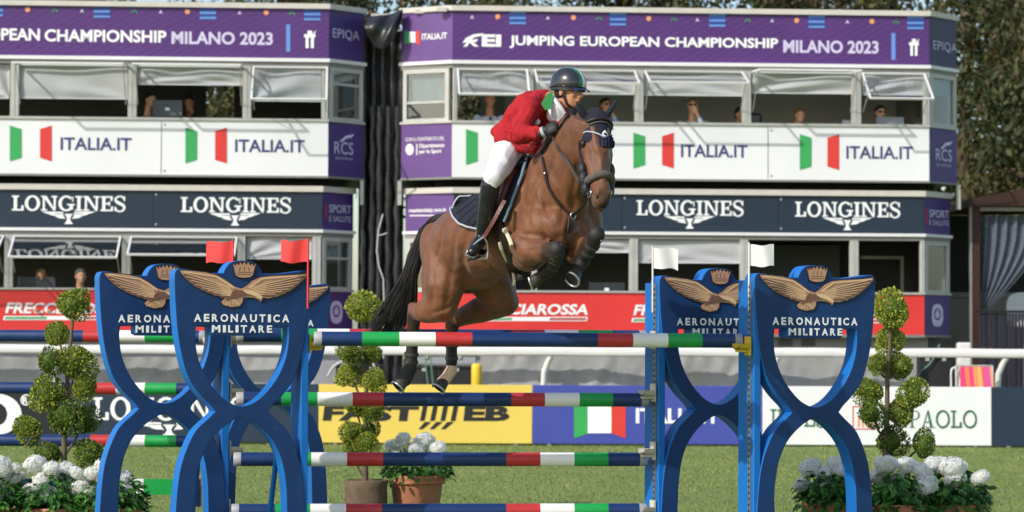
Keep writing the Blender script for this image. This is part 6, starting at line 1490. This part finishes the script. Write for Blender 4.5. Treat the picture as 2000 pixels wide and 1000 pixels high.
mboot('tendon_boot', [('ell', ff+V3(.008, -.012, .012), V3(.055, 0, 0), V3(0, .052, 0), V3(0, 0, .058)), ('cap', ff, .052, k3, .043), ('cap', k3, .043, k4, .039), ('ell', P(1138, 512, 16.95), V3(.050, 0, 0), V3(0, .05, 0), V3(0, 0, .046)), ('cap', P(1138, 512, 16.95), .04, P(1129, 524, 16.93), .042)], SHINY, [(k3*.85+k4*.15, k4-k3, .050), (k3*.4+k4*.6, k4-k3, .047)])
for c in (P(1095, 478, 16.68), P(1168, 458, 16.73), P(1174, 470, 16.74)): obj('boot_stud', MB().sphere(c, .006, 8, 6), BUCK, horse)
# eyes
for s in (-1, 1):
    c = hp(.315, s*.098, -.012); e = obj('eye', MB().sphere(c, .021, 14, 10), EYED, horse)
    lid = MB(); lid.tube([c+ha*(.024*math.cos(a))+hx*(s*.010)+hn*(.021*math.sin(a)+.003) for a in [i*2*PI/14 for i in range(15)]], .0045, 6, cap=False); obj('eyelid', lid, mat('eyelid_skin', (.03, .016, .01, 1), .5), e)
    nn = MB().sphere(hp(.93, s*.040, .010), (.010, .008, .019), 12, 8); obj('nostril', nn, mat('nostril_dark', (.008, .005, .004, 1), .6), horse)
obj('mouth_line', MB().tube([hp(.99, -.045, -.06), hp(1.01, -.03, -.035), hp(1.02, 0, -.02), hp(1.01, .03, -.035), hp(.99, .045, -.06)], .004, 6), mat('nostril_dark', (.008, .005, .004, 1), .6), horse)
# ears of the horse are inside the bonnet; tail of long strands
TAILM = mat('tail_hair', (.018, .015, .016, 1), .42, .4, 30, stretch=(1, 1, .1)); rr = random.Random(5)
mb = MB(); spine = [(872, 420, 18.15), (851, 430, 18.22), (829, 455, 18.27), (812, 495, 18.30), (799, 535, 18.32), (784, 572, 18.36), (764, 606, 18.42), (742, 638, 18.46)]
wid = [.020, .05, .06, .062, .07, .11, .15, .19]
for k in range(560):
    a = rr.random()*6.28; r = rr.random()**.5; fl = rr.uniform(.8, 1.12); pts = []
    hang = rr.random()
    for i, (x, y, Y) in enumerate(spine):
        w_ = wid[i]*r*1.08; q = P(x, y, Y)+V3(math.cos(a)*w_*.8+.03*hang*max(0, i-4), math.sin(a)*w_*.6, math.sin(a*1.7)*w_*.5-max(0, i-4)*.022*hang)
        pts.append(q+V3(rr.gauss(0, .004), 0, rr.gauss(0, .004)))
    n = rr.choice((6, 7, 8, 8, 8)); mb.tube(pts[:n], [.006*(1-.75*i/n) for i in range(n)], 4, cap=False)
mb.tube([P(x, y, Y) for x, y, Y in spine[:7]], [w_*.5 for w_ in wid[:7]], 12)
obj('tail', mb, TAILM, horse)
mb = MB()
for k in range(120):     # plaited, short hogged mane along the crest
    t = k/119; x, y = 1062+(1126-1062)*t, 302+(214-302)*t; l, n = hit(x+3, y+5, 17.0)
    a = l+V3(0, .03, 0); mb.tube([a, a+V3(-.02-rr.random()*.01, .01, .03+rr.random()*.015), a+V3(-.035, .0, .03)], [.009, .008, .003], 5)
obj('mane', mb, TAILM, horse)

# ------------------------------------------------------------------ tack
LEATH = mat('brown_leather', H('#6b3c30', .7), .42, .15, 20, bump=.15, bscale=80); LEATHD = mat('dark_leather', H('#3a2a28', .6), .42, .15, 20, bump=.15, bscale=80)
PADN = mat('quilted_navy', H('#20263a', .6), .8, .1, 20, bump=.2, bscale=60); PIPE = mat('pale_piping', H('#b9bcc8', .75), .5); PIPB = mat('blue_piping', H('#7f9ab0', .65), .5); CREAM = mat('cream_sheepskin', H('#e4d9bd', .8), .95, .06, 60, bump=.5, bscale=90)
pad = thing('saddle_pad', 'quilted navy saddle pad with pale piping under the saddle', 'saddle pad', P(935, 415, 17.5))
def padmap(a, b):
    P_ = quadmap((897, 384), (962, 380), (958, 446), (902, 438)); x, y = P_(a, b)
    x -= 15*math.sin(PI*min(1, max(0, b*1.0)))**.8*(1-a)**1.5; y += 3*math.sin(PI*a)*b; return (x, y)
drape('rear_panel', padmap, .014, .012, PADN, pad, 22, 18, 17.6)
rimpts = [padmap(1-i/8*1.0, 0.0) for i in range(5, 9)]+[padmap(0, i/8) for i in range(1, 9)]+[padmap(i/8, 1) for i in range(1, 9)]
rr_ = [hit(x, y, 17.6) for x, y in catmull(rimpts, 3, False)]
obj('piping', MB().tube([l+n*.026 for l, n in rr_], .0075, 8), PIPE, pad)
# quilting: raised stitched diamonds
q = MB()
for k in range(-3, 8):
    for sgn in (1, -1):
        pts = []
        for i in range(9):
            a = i/8; b = (k*.22+sgn*a*1.0) if sgn > 0 else (k*.22+1-a-.0)
            if .04 < b < .96 and .06 < a < .98: x, y = padmap(a, b); l, n = hit(x, y, 17.6); pts.append(l+n*.0275)
        if len(pts) > 1: q.tube(pts, .0028, 5)
tag(obj('quilting', q, mat('quilt_seam', (.006, .007, .012, 1), .8), pad), kind='stuff')
drape('front_panel', quadmap((1009, 318), (1036, 310), (993, 432), (972, 438), buv=(-6, 0)), .014, .012, PADN, pad, 10, 22, 17.2)
fr_ = [hit(x-1, y, 17.2) for x, y in catmull([(1037, 309), (1031, 332), (1019, 362), (1006, 394), (997, 418), (991, 433)], 4, False)]
obj('piping', MB().tube([l+n*.028 for l, n in fr_], .011, 8), PIPB, pad)
saddle = thing('saddle', 'brown leather jumping saddle with its stirrup and girth on the bay horse', 'saddle', P(985, 370, 17.4))
drape('flap', quadmap((982, 330), (1021, 322), (977, 430), (952, 442), buv=(-2, 0)), .034, .014, LEATH, saddle, 14, 22, 17.25)
obj('knee_roll', MB().tube([hit(x, y, 17.2)[0]+hit(x, y, 17.2)[1]*.055 for x, y in ((1013, 332), (1004, 355), (994, 382), (984, 408))], [.018, .026, .024, .014], 10), LEATH, saddle)
sm_ = blob([('ell', P(994, 348, 17.45)+hU*.02, hF*.17, hl*.15, hU*.05), ('ell', P(975, 358, 17.55)+hU*.01, hF*.06-hU*.0, hl*.11, hU*.035), ('ell', P(1028, 318, 17.33)+hU*.0, hF*.05, hl*.08, hU*.06)], .014, 4)
place_mesh('seat', sm_, LEATH, saddle)
strap_px('girth', [(976, 436), (984, 462), (994, 490), (1004, 520), (1010, 548)], .085, LEATHD, saddle, .016, .014, 17.3)
for pts_, w_ in (([(988, 446), (993, 456), (999, 468), (1003, 480)], .022), ([(979, 474), (985, 492), (994, 512), (1004, 530), (1008, 546), (1007, 558)], .015)):
    L_ = [hit(x, y, 17.3) for x, y in catmull(pts_, 4, False)]; q_ = [l+V3(-.25, -.9, 0)*.045 for l, n in L_]
    for _ in range(4): q_ = [q_[0]]+[(q_[i-1]+q_[i]*2+q_[i+1])/4 for i in range(1, len(q_)-1)]+[q_[-1]]
    obj('sheepskin_edge', MB().tube(q_, [w_*(.7+.3*math.sin(PI*min(1, i/4))) for i in range(len(q_))], 10), CREAM, saddle)
# bridle
br = thing('bridle', 'brown leather bridle with a padded noseband and reins', 'bridle', hp(.3))
def ringaround(t, off, r, mt, name, wide=.017, back=1.0, half=None):
    """strap round the head at station t"""
    secs = [(-.04, .045, .05, -.02), (.02, .07, .08, -.03), (.12, .082, .105, -.04), (.24, .092, .125, -.06), (.34, .096, .135, -.075), (.46, .084, .12, -.07), (.58, .070, .095, -.055), (.70, .060, .075, -.043), (.80, .058, .066, -.036), (.90, .061, .062, -.034)]
    for i in range(len(secs)-1):
        if secs[i][0] <= t <= secs[i+1][0]:
            k = (t-secs[i][0])/(secs[i+1][0]-secs[i][0]); w_, q_, d_ = [secs[i][j]*(1-k)+secs[i+1][j]*k for j in (1, 2, 3)]
    pts = []
    for i in range(33):
        a = -PI*back+2*PI*back*i/32; pts.append(hp(t, (w_+off)*math.sin(a), d_+(q_+off)*math.cos(a)))
    return obj(name, MB().tube(pts, r, 10, cap=True), mt, br)
NBAND = mat('fleece_noseband', H('#746a64', .6), .9, .15, 40, bump=.4, bscale=120)
ringaround(.715, .018, .026, NBAND, 'noseband', back=.8)
ringaround(.12, .028, .010, LEATHD, 'browband', back=.62)
for s in (-1, 1):
    obj('cheek_strap', MB().strap([hp(.05, s*.082, -.04), hp(.2, s*.108, -.055), hp(.4, s*.110, -.06), hp(.6, s*.082, -.05), hp(.72, s*.074, -.05)], hx*s, .018, .006), LEATHD, br)
    obj('throat_lash', MB().strap([hp(.08, s*.085, -.06), hp(.25, s*.112, -.12), hp(.42, s*.10, -.19)], hx*s, .014, .005), LEATHD, br)
    obj('cheek_guard', MB().sphere(hp(.56, s*.096, -.075), (.034, .05, .055), 14, 10).sphere(hp(.67, s*.092, -.075), (.034, .045, .058), 14, 10).sphere(hp(.78, s*.086, -.07), (.028, .04, .05), 14, 10), BOOT, br)
    obj('bit_ring', MB().tube([hp(.85+.035*math.cos(a), s*.070, -.045+.03*math.sin(a)) for a in [i*2*PI/16 for i in range(17)]], .0055, 6, cap=False), BUCK, br)
# breastplate
bp_ = thing('breastplate', 'thin brown leather breastplate crossing the chest of the bay horse', 'breastplate', hit(1115, 421)[0])
strap_px('shoulder_strap', [(1061, 306), (1066, 332), (1071, 358), (1084, 384), (1100, 405), (1115, 420)], .020, LEATHD, bp_, .010, .006)
strap_px('shoulder_strap', [(1117, 420), (1132, 408), (1142, 392), (1146, 376)], .018, LEATHD, bp_, .010, .006)
strap_px('center_strap', [(1116, 424), (1113, 450), (1108, 478), (1104, 500)], .022, LEATHD, bp_, .010, .006)
strap_px('center_strap', [(1110, 424), (1106, 440), (1105, 452)], .014, LEATH, bp_, .012, .006)
l, n = hit(1116, 421); s_ = n.orthogonal().normalized(); u_ = n.cross(s_)
obj('ring', MB().tube([l+n*.016+s_*(.022*math.cos(a))+u_*(.022*math.sin(a)) for a in [i*2*PI/16 for i in range(17)]], .006, 6, cap=False), BUCK, bp_)
l, n = hit(1067, 338); obj('buckle', MB().sphere(l+n*.016, .012, 10, 6), BUCK, bp_)
# ear bonnet
BON = mat('bonnet_knit', H('#2a2b3a', .62), .9, .15, 60, bump=.5, bscale=160); FRINGE = mat('bonnet_fringe', H('#262746', .5), .85, .15, 40, bump=.4, bscale=120)
bon = thing('ear_bonnet', 'dark navy crocheted ear bonnet with pale trim on the head of the horse', 'ear bonnet', hp(.05))
cap_ = [('loft', [(hp(t, 0, d), hx*w, hn*q) for t, w, q, d in ((-.10, .04, .05, -.05), (-.04, .075, .085, -.04), (.04, .094, .105, -.035), (.13, .104, .122, -.038), (.22, .106, .126, -.045), (.30, .103, .126, -.05), (.35, .094, .114, -.052))])]
def ear(side, base, tip, wdir, r):
    b, t = base, tip; d = (t-b); L = d.length; d.normalize(); sx = wdir.normalized(); sn = d.cross(sx).normalized()
    return ('loft', [(b-d*.03, sx*r*.9, sn*r*.6), (b+d*L*.15, sx*r*1.1, sn*r*.65), (b+d*L*.4, sx*r*1.0, sn*r*.5), (b+d*L*.7, sx*r*.6, sn*r*.32), (b+d*L*.9, sx*r*.25, sn*r*.16), (t, sx*r*.06, sn*r*.05)])
cap_ += [ear(-1, P(1144, 232, 16.70), P(1126, 196, 16.66), V3(.75, .3, -.3), .044), ear(1, P(1185, 226, 16.82), P(1209, 187, 16.86), V3(.8, -.3, .4), .032)]
place_mesh('cap', blob(cap_, .0075, 4), BON, bon)
fm = MB().grid(lambda a, b: hp(.29+.14*b*(1-.35*abs(2*a-1)**2), (a-.5)*2*.072*(1-.12*b)+.022, .092-.055*abs(2*a-1)**2+.006*math.sin(a*40)-.01*b), 22, 6)
fm.grid(lambda a, b: hp(.29+.14*b*(1-.35*abs(2*a-1)**2), (.5-a)*2*.072*(1-.12*b)+.022, .078-.055*abs(2*a-1)**2-.01*b), 22, 6)
obj('fringe', fm, FRINGE, bon)
def onhead(t, x, off=.0):
    w_, q_, d_ = .104, .124, -.042; xx = max(-.99, min(.99, x/w_)); return hp(t, x, d_+(q_+off)*math.sqrt(1-xx*xx))
obj('trim_cord', MB().tube([onhead(.21+.125*max(0,1-abs(x-.01)/.1)**.8, x, .010) for x in [-.098+.196*i/20 for i in range(21)]], .0055, 8), PIPE, bon)
obj('edge_band', MB().tube([onhead(.155, x, .006) for x in [-.1+.2*i/20 for i in range(21)]], .006, 8), mat('bonnet_edge', H('#6b6468', .6), .7), bon)
mk = MB(); c_ = (.285, .018)
mk.tube([onhead(c_[0]+.020*math.cos(a)+.012, c_[1]+.017*math.sin(a), .008) for a in [i*2*PI/14 for i in range(15)]], .005, 6, cap=False)
mk.tube([onhead(c_[0]-.028, c_[1], .008), onhead(c_[0]-.006, c_[1], .008)], .006, 6); mk.tube([onhead(c_[0]-.014, c_[1]-.010, .008), onhead(c_[0]-.014, c_[1]+.010, .008)], .005, 6)
obj('emblem', mk, INKW, bon)

# ================================================================== rider
RED = mat('jacket_red', H('#bb2830', .76), .85, .08, 9, bump=.25, bscale=12, sheen=.0, spec=.25); WHT = mat('breeches_white', H('#efeef2', .84), .7, .03, 8, bump=.2, bscale=6)
BLKL = mat('boot_leather', (.014, .014, .018, 1), .25, .3, 15, spec=.6, bump=.1, bscale=20); GLV = mat('glove_black', (.02, .02, .022, 1), .6, .2, 30)
GRC = mat('collar_green', H('#3f9a58', .8), .7, .05, 12)
rl = V3(.6, .8, 0); rf = V3(.8, -.6, 0)
hc = P(1111, 178, 17.02)
Yh = V3(.78, -.60, -.10).normalized(); Xh = V3(-.6, -.8, 0).normalized(); Zh = Xh.cross(Yh); Zh = Zh if Zh.z > 0 else -Zh; Xh = Yh.cross(Zh).normalized()
# Xh points to the rider's right (towards the camera)
rider = thing('person', 'rider in a red jacket, white breeches and striped helmet crouched over the bay horse', 'person', P(1000, 290, 17.45))
nsh, fsh = P(1036, 208, 17.02), P(1086, 206, 17.34); nel, fel = P(1014, 262, 16.90), P(1082, 262, 17.25); nha, fha = P(1060, 259, 16.83), P(1096, 250, 16.98)
pel, wst, chs, shm, nkb = P(1003, 280, 17.45), P(1015, 258, 17.42), P(1040, 222, 17.32), P(1058, 200, 17.24), P(1078, 196, 17.16)
def up_t(a, b): return (b-a).normalized()
tx = up_t(pel, shm); tb = rl.cross(tx).normalized()
torso = [(pel, rl*.15, tb*.125), (wst, rl*.14, tb*.11), (chs, rl*.165, tb*.12), (shm, rl*.155, tb*.095), (nkb, rl*.07, tb*.065)]
nhip, nkn, nan = P(992, 292, 17.30), P(964, 346, 16.98), P(938, 462, 17.20)
fhip, fkn, fan = nhip+hl*.28, P(1075, 352, 17.55), P(1050, 470, 17.75)
thl = [('cap', nhip, .095, nkn, .062), ('cap', P(1000, 280, 17.4), .12, nhip, .10)]
body = head_prims(hc, Xh, Yh, Zh, 1.02)+[('cap', hc-Zh*.06-Yh*.02, .056, nkb, .062), ('loft', torso), ('cap', nsh, .05, nel, .038), ('cap', nel, .037, nha, .027), ('cap', fsh, .05, fel, .038), ('cap', fel, .037, fha, .027),
       ('cap', nsh, .05, shm, .07), ('cap', fsh, .05, shm, .07)]+thl+[('cap', nkn, .058, nan, .036), ('cap', nhip+hl*.25, .09, fkn, .06), ('cap', fkn, .055, fan, .036)]
def hand(h, d, nrm, out, r=1.0):
    """closed hand on the rein: palm, four curled fingers, thumb on top"""
    d = d.normalized(); sd = nrm.normalized(); q = d.cross(sd).normalized(); p = [('ell', h+d*.045, d*.05, q*.042, sd*.022)]
    for k in range(4):
        b = h+d*.085+q*(.030-.020*k); L = (.036, .040, .037, .03)[k]; m1 = b+d*L*.35+sd*.028; m2 = m1-d*.028+sd*.016
        p += [('cap', b-d*.01, .0112, m1, .0102), ('cap', m1, .0102, m2, .009)]
    p += [('cap', h+d*.03+q*.035, .014, h+d*.065+q*.050+sd*.018, .011), ('cap', h+d*.065+q*.05+sd*.018, .011, h+d*.088+q*.036+sd*.034, .0095)]
    return p
nd, fd_ = V3(.86, -.35, .38), V3(.8, -.5, .2)
hands = hand(nha+nd.normalized()*.015, nd, V3(.3, .8, -.5), 1); handf = hand(fha, fd_, V3(-.1, -.4, -.8), 1)
place_mesh('body', blob(body+hands+handf, .0075, 2, .4), SKINC, rider)
# glove: the same hands a little fuller
gl = []
for pr in hands: gl.append(('ell', pr[1], pr[2]*1.12, pr[3]*1.12, pr[4]*1.2) if pr[0] == 'ell' else ('cap', pr[1], pr[2]*1.15, pr[3], pr[4]*1.15))
gl.append(('cap', nha-nd.normalized()*.02, .033, nha+nd.normalized()*.03, .034)); place_mesh('glove', blob(gl, .0045, 2, .4), GLV, rider)
gl = []
for pr in handf: gl.append(('ell', pr[1], pr[2]*1.12, pr[3]*1.12, pr[4]*1.2) if pr[0] == 'ell' else ('cap', pr[1], pr[2]*1.15, pr[3], pr[4]*1.15))
gl.append(('cap', fha-fd_.normalized()*.02, .033, fha+fd_.normalized()*.03, .034)); place_mesh('glove', blob(gl, .0045, 2, .4), GLV, rider)
obj('glove_cuff', MB().tube([nha-nd.normalized()*.004, nha+nd.normalized()*.018], [.038, .039], 16), mat('cuff_pale', H('#b9bdb6', .7), .7, .3, 60), rider)
def infl(p, k, kk=None):
    return (p[0], [(c, A*k, B*k) for c, A, B in p[1]]) if p[0] == 'loft' else ('cap', p[1], p[2]*k, p[3], p[4]*k)
jk = [('loft', [(pel+tx*.02, rl*.18, tb*.15), (wst, rl*.165, tb*.135), (chs, rl*.185, tb*.14), (shm, rl*.165, tb*.11), (nkb-tx*.01, rl*.085, tb*.075)]),
      ('cap', nsh, .075, P(1022, 240, 16.96), .066), ('cap', P(1022, 240, 16.96), .066, nel, .063), ('cap', nel, .062, P(1046, 261, 16.85), .046), ('cap', nsh, .072, shm, .085), ('cap', fsh, .07, fel, .058), ('cap', fel, .055, P(1092, 254, 17.0), .045), ('cap', fsh, .068, shm, .08),
      ('loft', [(P(1012, 262, 17.42), rl*.165, tb*.135), (P(998, 267, 17.45), rl*.165, tb*.11), (P(988, 264, 17.48), rl*.14, tb*.075), (P(982, 262, 17.5), rl*.105, tb*.045)]), ('cap', P(985, 272, 17.28), .06, P(1040, 284, 17.18), .055), ('cap', P(984, 254, 17.36), .04, P(992, 268, 17.3), .05)]
jm = blob(jk, .009, 4, .5)
# cloth folds in the jacket as real relief
_n = [v.normal.copy() for v in jm.vertices]; _c = [v.co.copy() for v in jm.vertices]
for i, p in enumerate(_c):
    k = noise.noise(V3(p.x*9+p.z*7, p.y*6, p.z*5-p.x*8))*.010+noise.noise(p*28)*.0035
    ad = abs(noise.noise(V3(p.x*6+3, p.y*6, p.z*13+p.x*6)))*.022+abs(noise.noise(V3(p.x*14, p.y*9+2, p.z*8-p.x*9)))*.010
    _c[i] = p + _n[i]*(k-ad+.014)
jm.vertices.foreach_set('co', [x for c in _c for x in c]); jm.update()
place_mesh('jacket', jm, RED, rider)
seamm = mat('jacket_seam', H('#7d161d', .6), .8)
_jb = BVHTree.FromPolygons([v.co+wm(rider).to_translation() for v in jm.vertices], [tuple(p.vertices) for p in jm.polygons])
for pts_ in ([(1046, 184), (1050, 204), (1049, 226), (1040, 244)], [(1012, 236), (1004, 250), (998, 262), (1000, 274)], [(1044, 252), (1048, 260), (1046, 269)], [(1020, 276), (1034, 280), (1046, 282)], [(984, 268), (1004, 280), (1030, 288)]):
    q_ = []
    for x, y in catmull(pts_, 5, False):
        d_ = ray(x, y).normalized(); l, n, i, dd = _jb.ray_cast(CO, d_)
        if l is not None: q_.append(l+n*.0005)
    if len(q_) > 2: obj('seam', MB().tube(q_, .0028, 6), seamm, rider)
# collar, shirt, stock, armband badge
obj('shirt_front', MB().sphere(P(1084, 219, 17.08), (.052, .05, .072), 14, 10, M=Matrix.Rotation(.5, 3, 'Y')), WHT, rider)
col = MB()
col.add([P(x, y, Y) for x, y, Y in ((1075, 186, 16.975), (1081, 192, 16.955), (1092, 212, 16.95), (1102, 226, 16.96), (1090, 238, 16.99), (1076, 232, 16.97), (1076, 208, 16.955))], [(0, 1, 2, 3, 4, 5, 6), (6, 5, 4, 3, 2, 1, 0)])
col.tube([P(x, y, Y) for x, y, Y in ((1076, 184, 16.98), (1084, 196, 16.95), (1096, 212, 16.95), (1103, 222, 16.96))], [.012, .016, .016, .012], 8)
obj('shirt_collar', col, WHT, rider)
obj('collar', MB().prism([(0, 0), (.035, .065), (.075, .085), (.078, .03), (.062, -.035), (.025, -.04)], -.01, .0).xf(Matrix.Translation(P(1057, 203, 16.935)) @ Matrix.Rotation(.1, 4, 'Z')), GRC, rider)
bc = P(1047, 237, 16.93)
obj('armband_badge', MB().lathe([(0, 0), (.022, 0), (.022, .005), (0, .007)], P(1049, 238, 17.0), 18, M=(V3(-.3, -.95, .1)).to_track_quat('Z', 'Y').to_matrix()), WHT, rider)
# breeches
bm_ = blob([('cap', P(1002, 280, 17.42), .135, nhip, .108), ('cap', nhip, .108, P(978, 322, 17.12), .088), ('cap', P(978, 322, 17.12), .088, nkn, .070), ('cap', nkn, .068, P(959, 366, 17.0), .056), ('cap', P(1002, 280, 17.42)+hl*.2, .13, fkn, .075)], .0095, 4)
_n = [v.normal.copy() for v in bm_.vertices]; _c = [v.co.copy() for v in bm_.vertices]
for i, p in enumerate(_c): _c[i] = p+_n[i]*(.004*noise.noise(p*9)-.013*abs(noise.noise(V3(p.x*6+p.z*9, p.y*6, p.z*5-p.x*9))))
bm_.vertices.foreach_set('co', [x for c in _c for x in c]); bm_.update(); place_mesh('breeches', bm_, WHT, rider)
# boots
def boot(kn, an, toe, mt):
    d = (an-kn); pr = [('cap', kn+d*.08, .067, kn+d*.35, .062), ('cap', kn+d*.35, .062, kn+d*.9, .044), ('cap', kn+d*.9, .044, an, .042), ('cap', an, .044, toe*.5+an*.5, .042), ('cap', toe*.5+an*.5, .044, toe, .034), ('ell', an+V3(-.01, .02, -.03), V3(.036, 0, 0), V3(0, .045, 0), V3(0, 0, .035))]
    return place_mesh('riding_boot', blob(pr, .008, 3), mt, rider)
ntoe = P(922, 492, 17.00); b1 = boot(P(960, 352, 16.99), P(940, 468, 17.14), ntoe, BLKL); boot(fkn, fan, fan+V3(.05, -.16, -.08), BLKL)
obj('boot_sole', MB().strap([P(944, 486, 17.17), P(934, 497, 17.06), P(922, 505, 16.97)], V3(.1, -.2, -1), .075, .012), LENS, b1)
# stirrup
st = MB(); a_, b_, c_ = P(944, 463, 17.03), P(910, 500, 17.01), P(951, 506, 17.05)
st.tube(catmull([tuple(a_), tuple(P(930, 474, 17.02)), tuple(P(914, 490, 17.0)), tuple(b_)], 4, False), .007, 8); st.tube(catmull([tuple(a_), tuple(P(951, 474, 17.04)), tuple(P(953, 490, 17.05)), tuple(c_)], 4, False), .007, 8)
st.strap([b_+V3(-.0, 0, -.0), (b_+c_)/2+V3(0, 0, -.012), c_], V3(0, -.1, 1), .05, .012); obj('stirrup', st, BUCK, saddle)
obj('stirrup_leather', MB().strap([P(x, y, Y) for x, y, Y in catmull([(986, 392, 17.0), (975, 412, 16.98), (962, 436, 16.99), (950, 456, 17.02), (944, 463, 17.03)], 4, False)], V3(-.4, -.9, 0), .026, .006), LEATH, saddle)
# helmet
HEL = mat('helmet_black', (.022, .024, .028, 1), .22, .1, 10, coat=.5, spec=.6); HELG = mat('helmet_green', H('#1c7a55', .8), .25, coat=.5); HELW = mat('helmet_white', H('#ececea', .85), .25, coat=.5); HELR = mat('helmet_red', H('#b3262b', .85), .25, coat=.5); VIS = mat('visor_navy', H('#2a3a5e', .7), .3, coat=.3)
hm = MB(); hcc = hc+Zh*.050-Yh*.010; nu, nv = 48, 20; v = []
for j in range(nv+1):
    th = (PI*.565)*j/nv
    for i in range(nu):
        a = 2*PI*i/nu; y = math.cos(a)*math.sin(th); x = math.sin(a)*math.sin(th); z = math.cos(th)
        k = 1.0+.06*max(0, -y)*max(0, .2-z)
        v.append((x*.104, y*.130*k, z*.108-(.022*max(0, -y) if j > nv-6 else 0)))
f = []; mi = []
for j in range(nv):
    for i in range(nu):
        i2 = (i+1) % nu; f.append((j*nu+i, (j+1)*nu+i, (j+1)*nu+i2, j*nu+i2)); xm = sum(v[q][0] for q in f[-1])/4; zm = sum(v[q][2] for q in f[-1])/4
        mi.append(0 if zm < -.018 else (2 if abs(xm) < .010 else (1 if 0 < xm < .036 else (3 if -.036 < xm < 0 else 0))))
o = len(hm.v); hm.v = [hcc+Xh*a+Yh*b+Zh*c for a, b, c in v]; hm.f = [list(q) for q in f]; hm.m = mi; hm.sm = [True]*len(f)
helm = obj('helmet', hm, [HEL, HELG, HELW, HELR], rider)
inner = MB(); inner.grid(lambda a, b: hcc+Xh*(.099*math.sin(2*PI*a))+Yh*(.124*math.cos(2*PI*a))+Zh*(-.028-.022*b), 40, 2); obj('padding', inner, BLKL, helm)
obj('brim', MB().grid(lambda a, b: hcc+Xh*((.088-.012*b)*math.sin((a-.5)*2.3)*1.05)+Yh*(.112+.050*b*math.cos((a-.5)*2.2)-.03*(1-math.cos((a-.5)*2.3)))+Zh*(-.018-.016*b-.02*abs(a-.5)), 20, 6).grid(lambda a, b: hcc+Xh*((.088-.012*b)*math.sin((.5-a)*2.3)*1.05)+Yh*(.112+.050*b*math.cos((a-.5)*2.2)-.03*(1-math.cos((a-.5)*2.3)))+Zh*(-.023-.016*b-.02*abs(a-.5)), 20, 6), VIS, helm)
obj('edge_trim', MB().tube([hcc+Xh*(.103*math.sin(a))+Yh*(.129*math.cos(a))+Zh*(-.022-.014*max(0, -math.cos(a))) for a in [i*2*PI/32 for i in range(33)]], .005, 6, cap=False), LENS, helm)
for s in (1, -1): obj('chin_strap', MB().strap([hc+Xh*(s*.080)+Yh*.012+Zh*.03, hc+Xh*(s*.078)+Yh*.016-Zh*.03, hc+Xh*(s*.060)+Yh*.035-Zh*.085, hc+Xh*(s*.0)+Yh*.048-Zh*.116], Xh*s, .014, .004), BLKL, helm)
place_mesh('hair', blob([('ell', hc-Yh*.035-Zh*.015, Xh*.079, Yh*.066, Zh*.055)], .009, 2), HAIRD, rider)
for s in (-1, 1):
    c = hc+Xh*(s*.031)*1.02+Yh*.081+Zh*.004; e = obj('eye', MB().sphere(c, .0115, 12, 8), EYEW, rider); obj('iris', MB().sphere(c+Yh*.0075, .006, 10, 6), EYED, e)
    obj('eyebrow', MB().tube([hc+Xh*(s*.014)+Yh*.099+Zh*.022, hc+Xh*(s*.034)+Yh*.094+Zh*.026, hc+Xh*(s*.052)+Yh*.080+Zh*.018], .004, 6), HAIRD, rider)
obj('lips', MB().tube([hc+Xh*.02+Yh*.091-Zh*.063, hc+Yh*.0985-Zh*.062, hc-Xh*.02+Yh*.091-Zh*.063], [.003, .0055, .003], 8), LIP, rider)
# reins, held in the gloved hands
for (pts, lab) in (([nha+nd.normalized()*.06, P(1085, 281, 16.80), P(1099, 302, 16.72), P(1113, 322, 16.66), P(1128, 350, 16.58), hp(.86, -.075, -.045)], 0), ([fha+fd_.normalized()*.06, P(1150, 275, 17.0), P(1195, 330, 16.75), hp(.86, .075, -.045)], 1)):
    obj('rein', MB().strap([V3(*q) for q in catmull([tuple(p) for p in pts], 6, False)], V3(-.5, -.85, .1), .018, .005), LEATHD, br)
obj('rein', MB().strap([V3(*q) for q in catmull([tuple(p) for p in (nha+nd.normalized()*.05, P(1062, 290, 16.9), P(1045, 304, 17.0), P(1030, 296, 17.05), nha)], 5, False)], V3(-.3, -.9, .3), .014, .004), LEATHD, br)
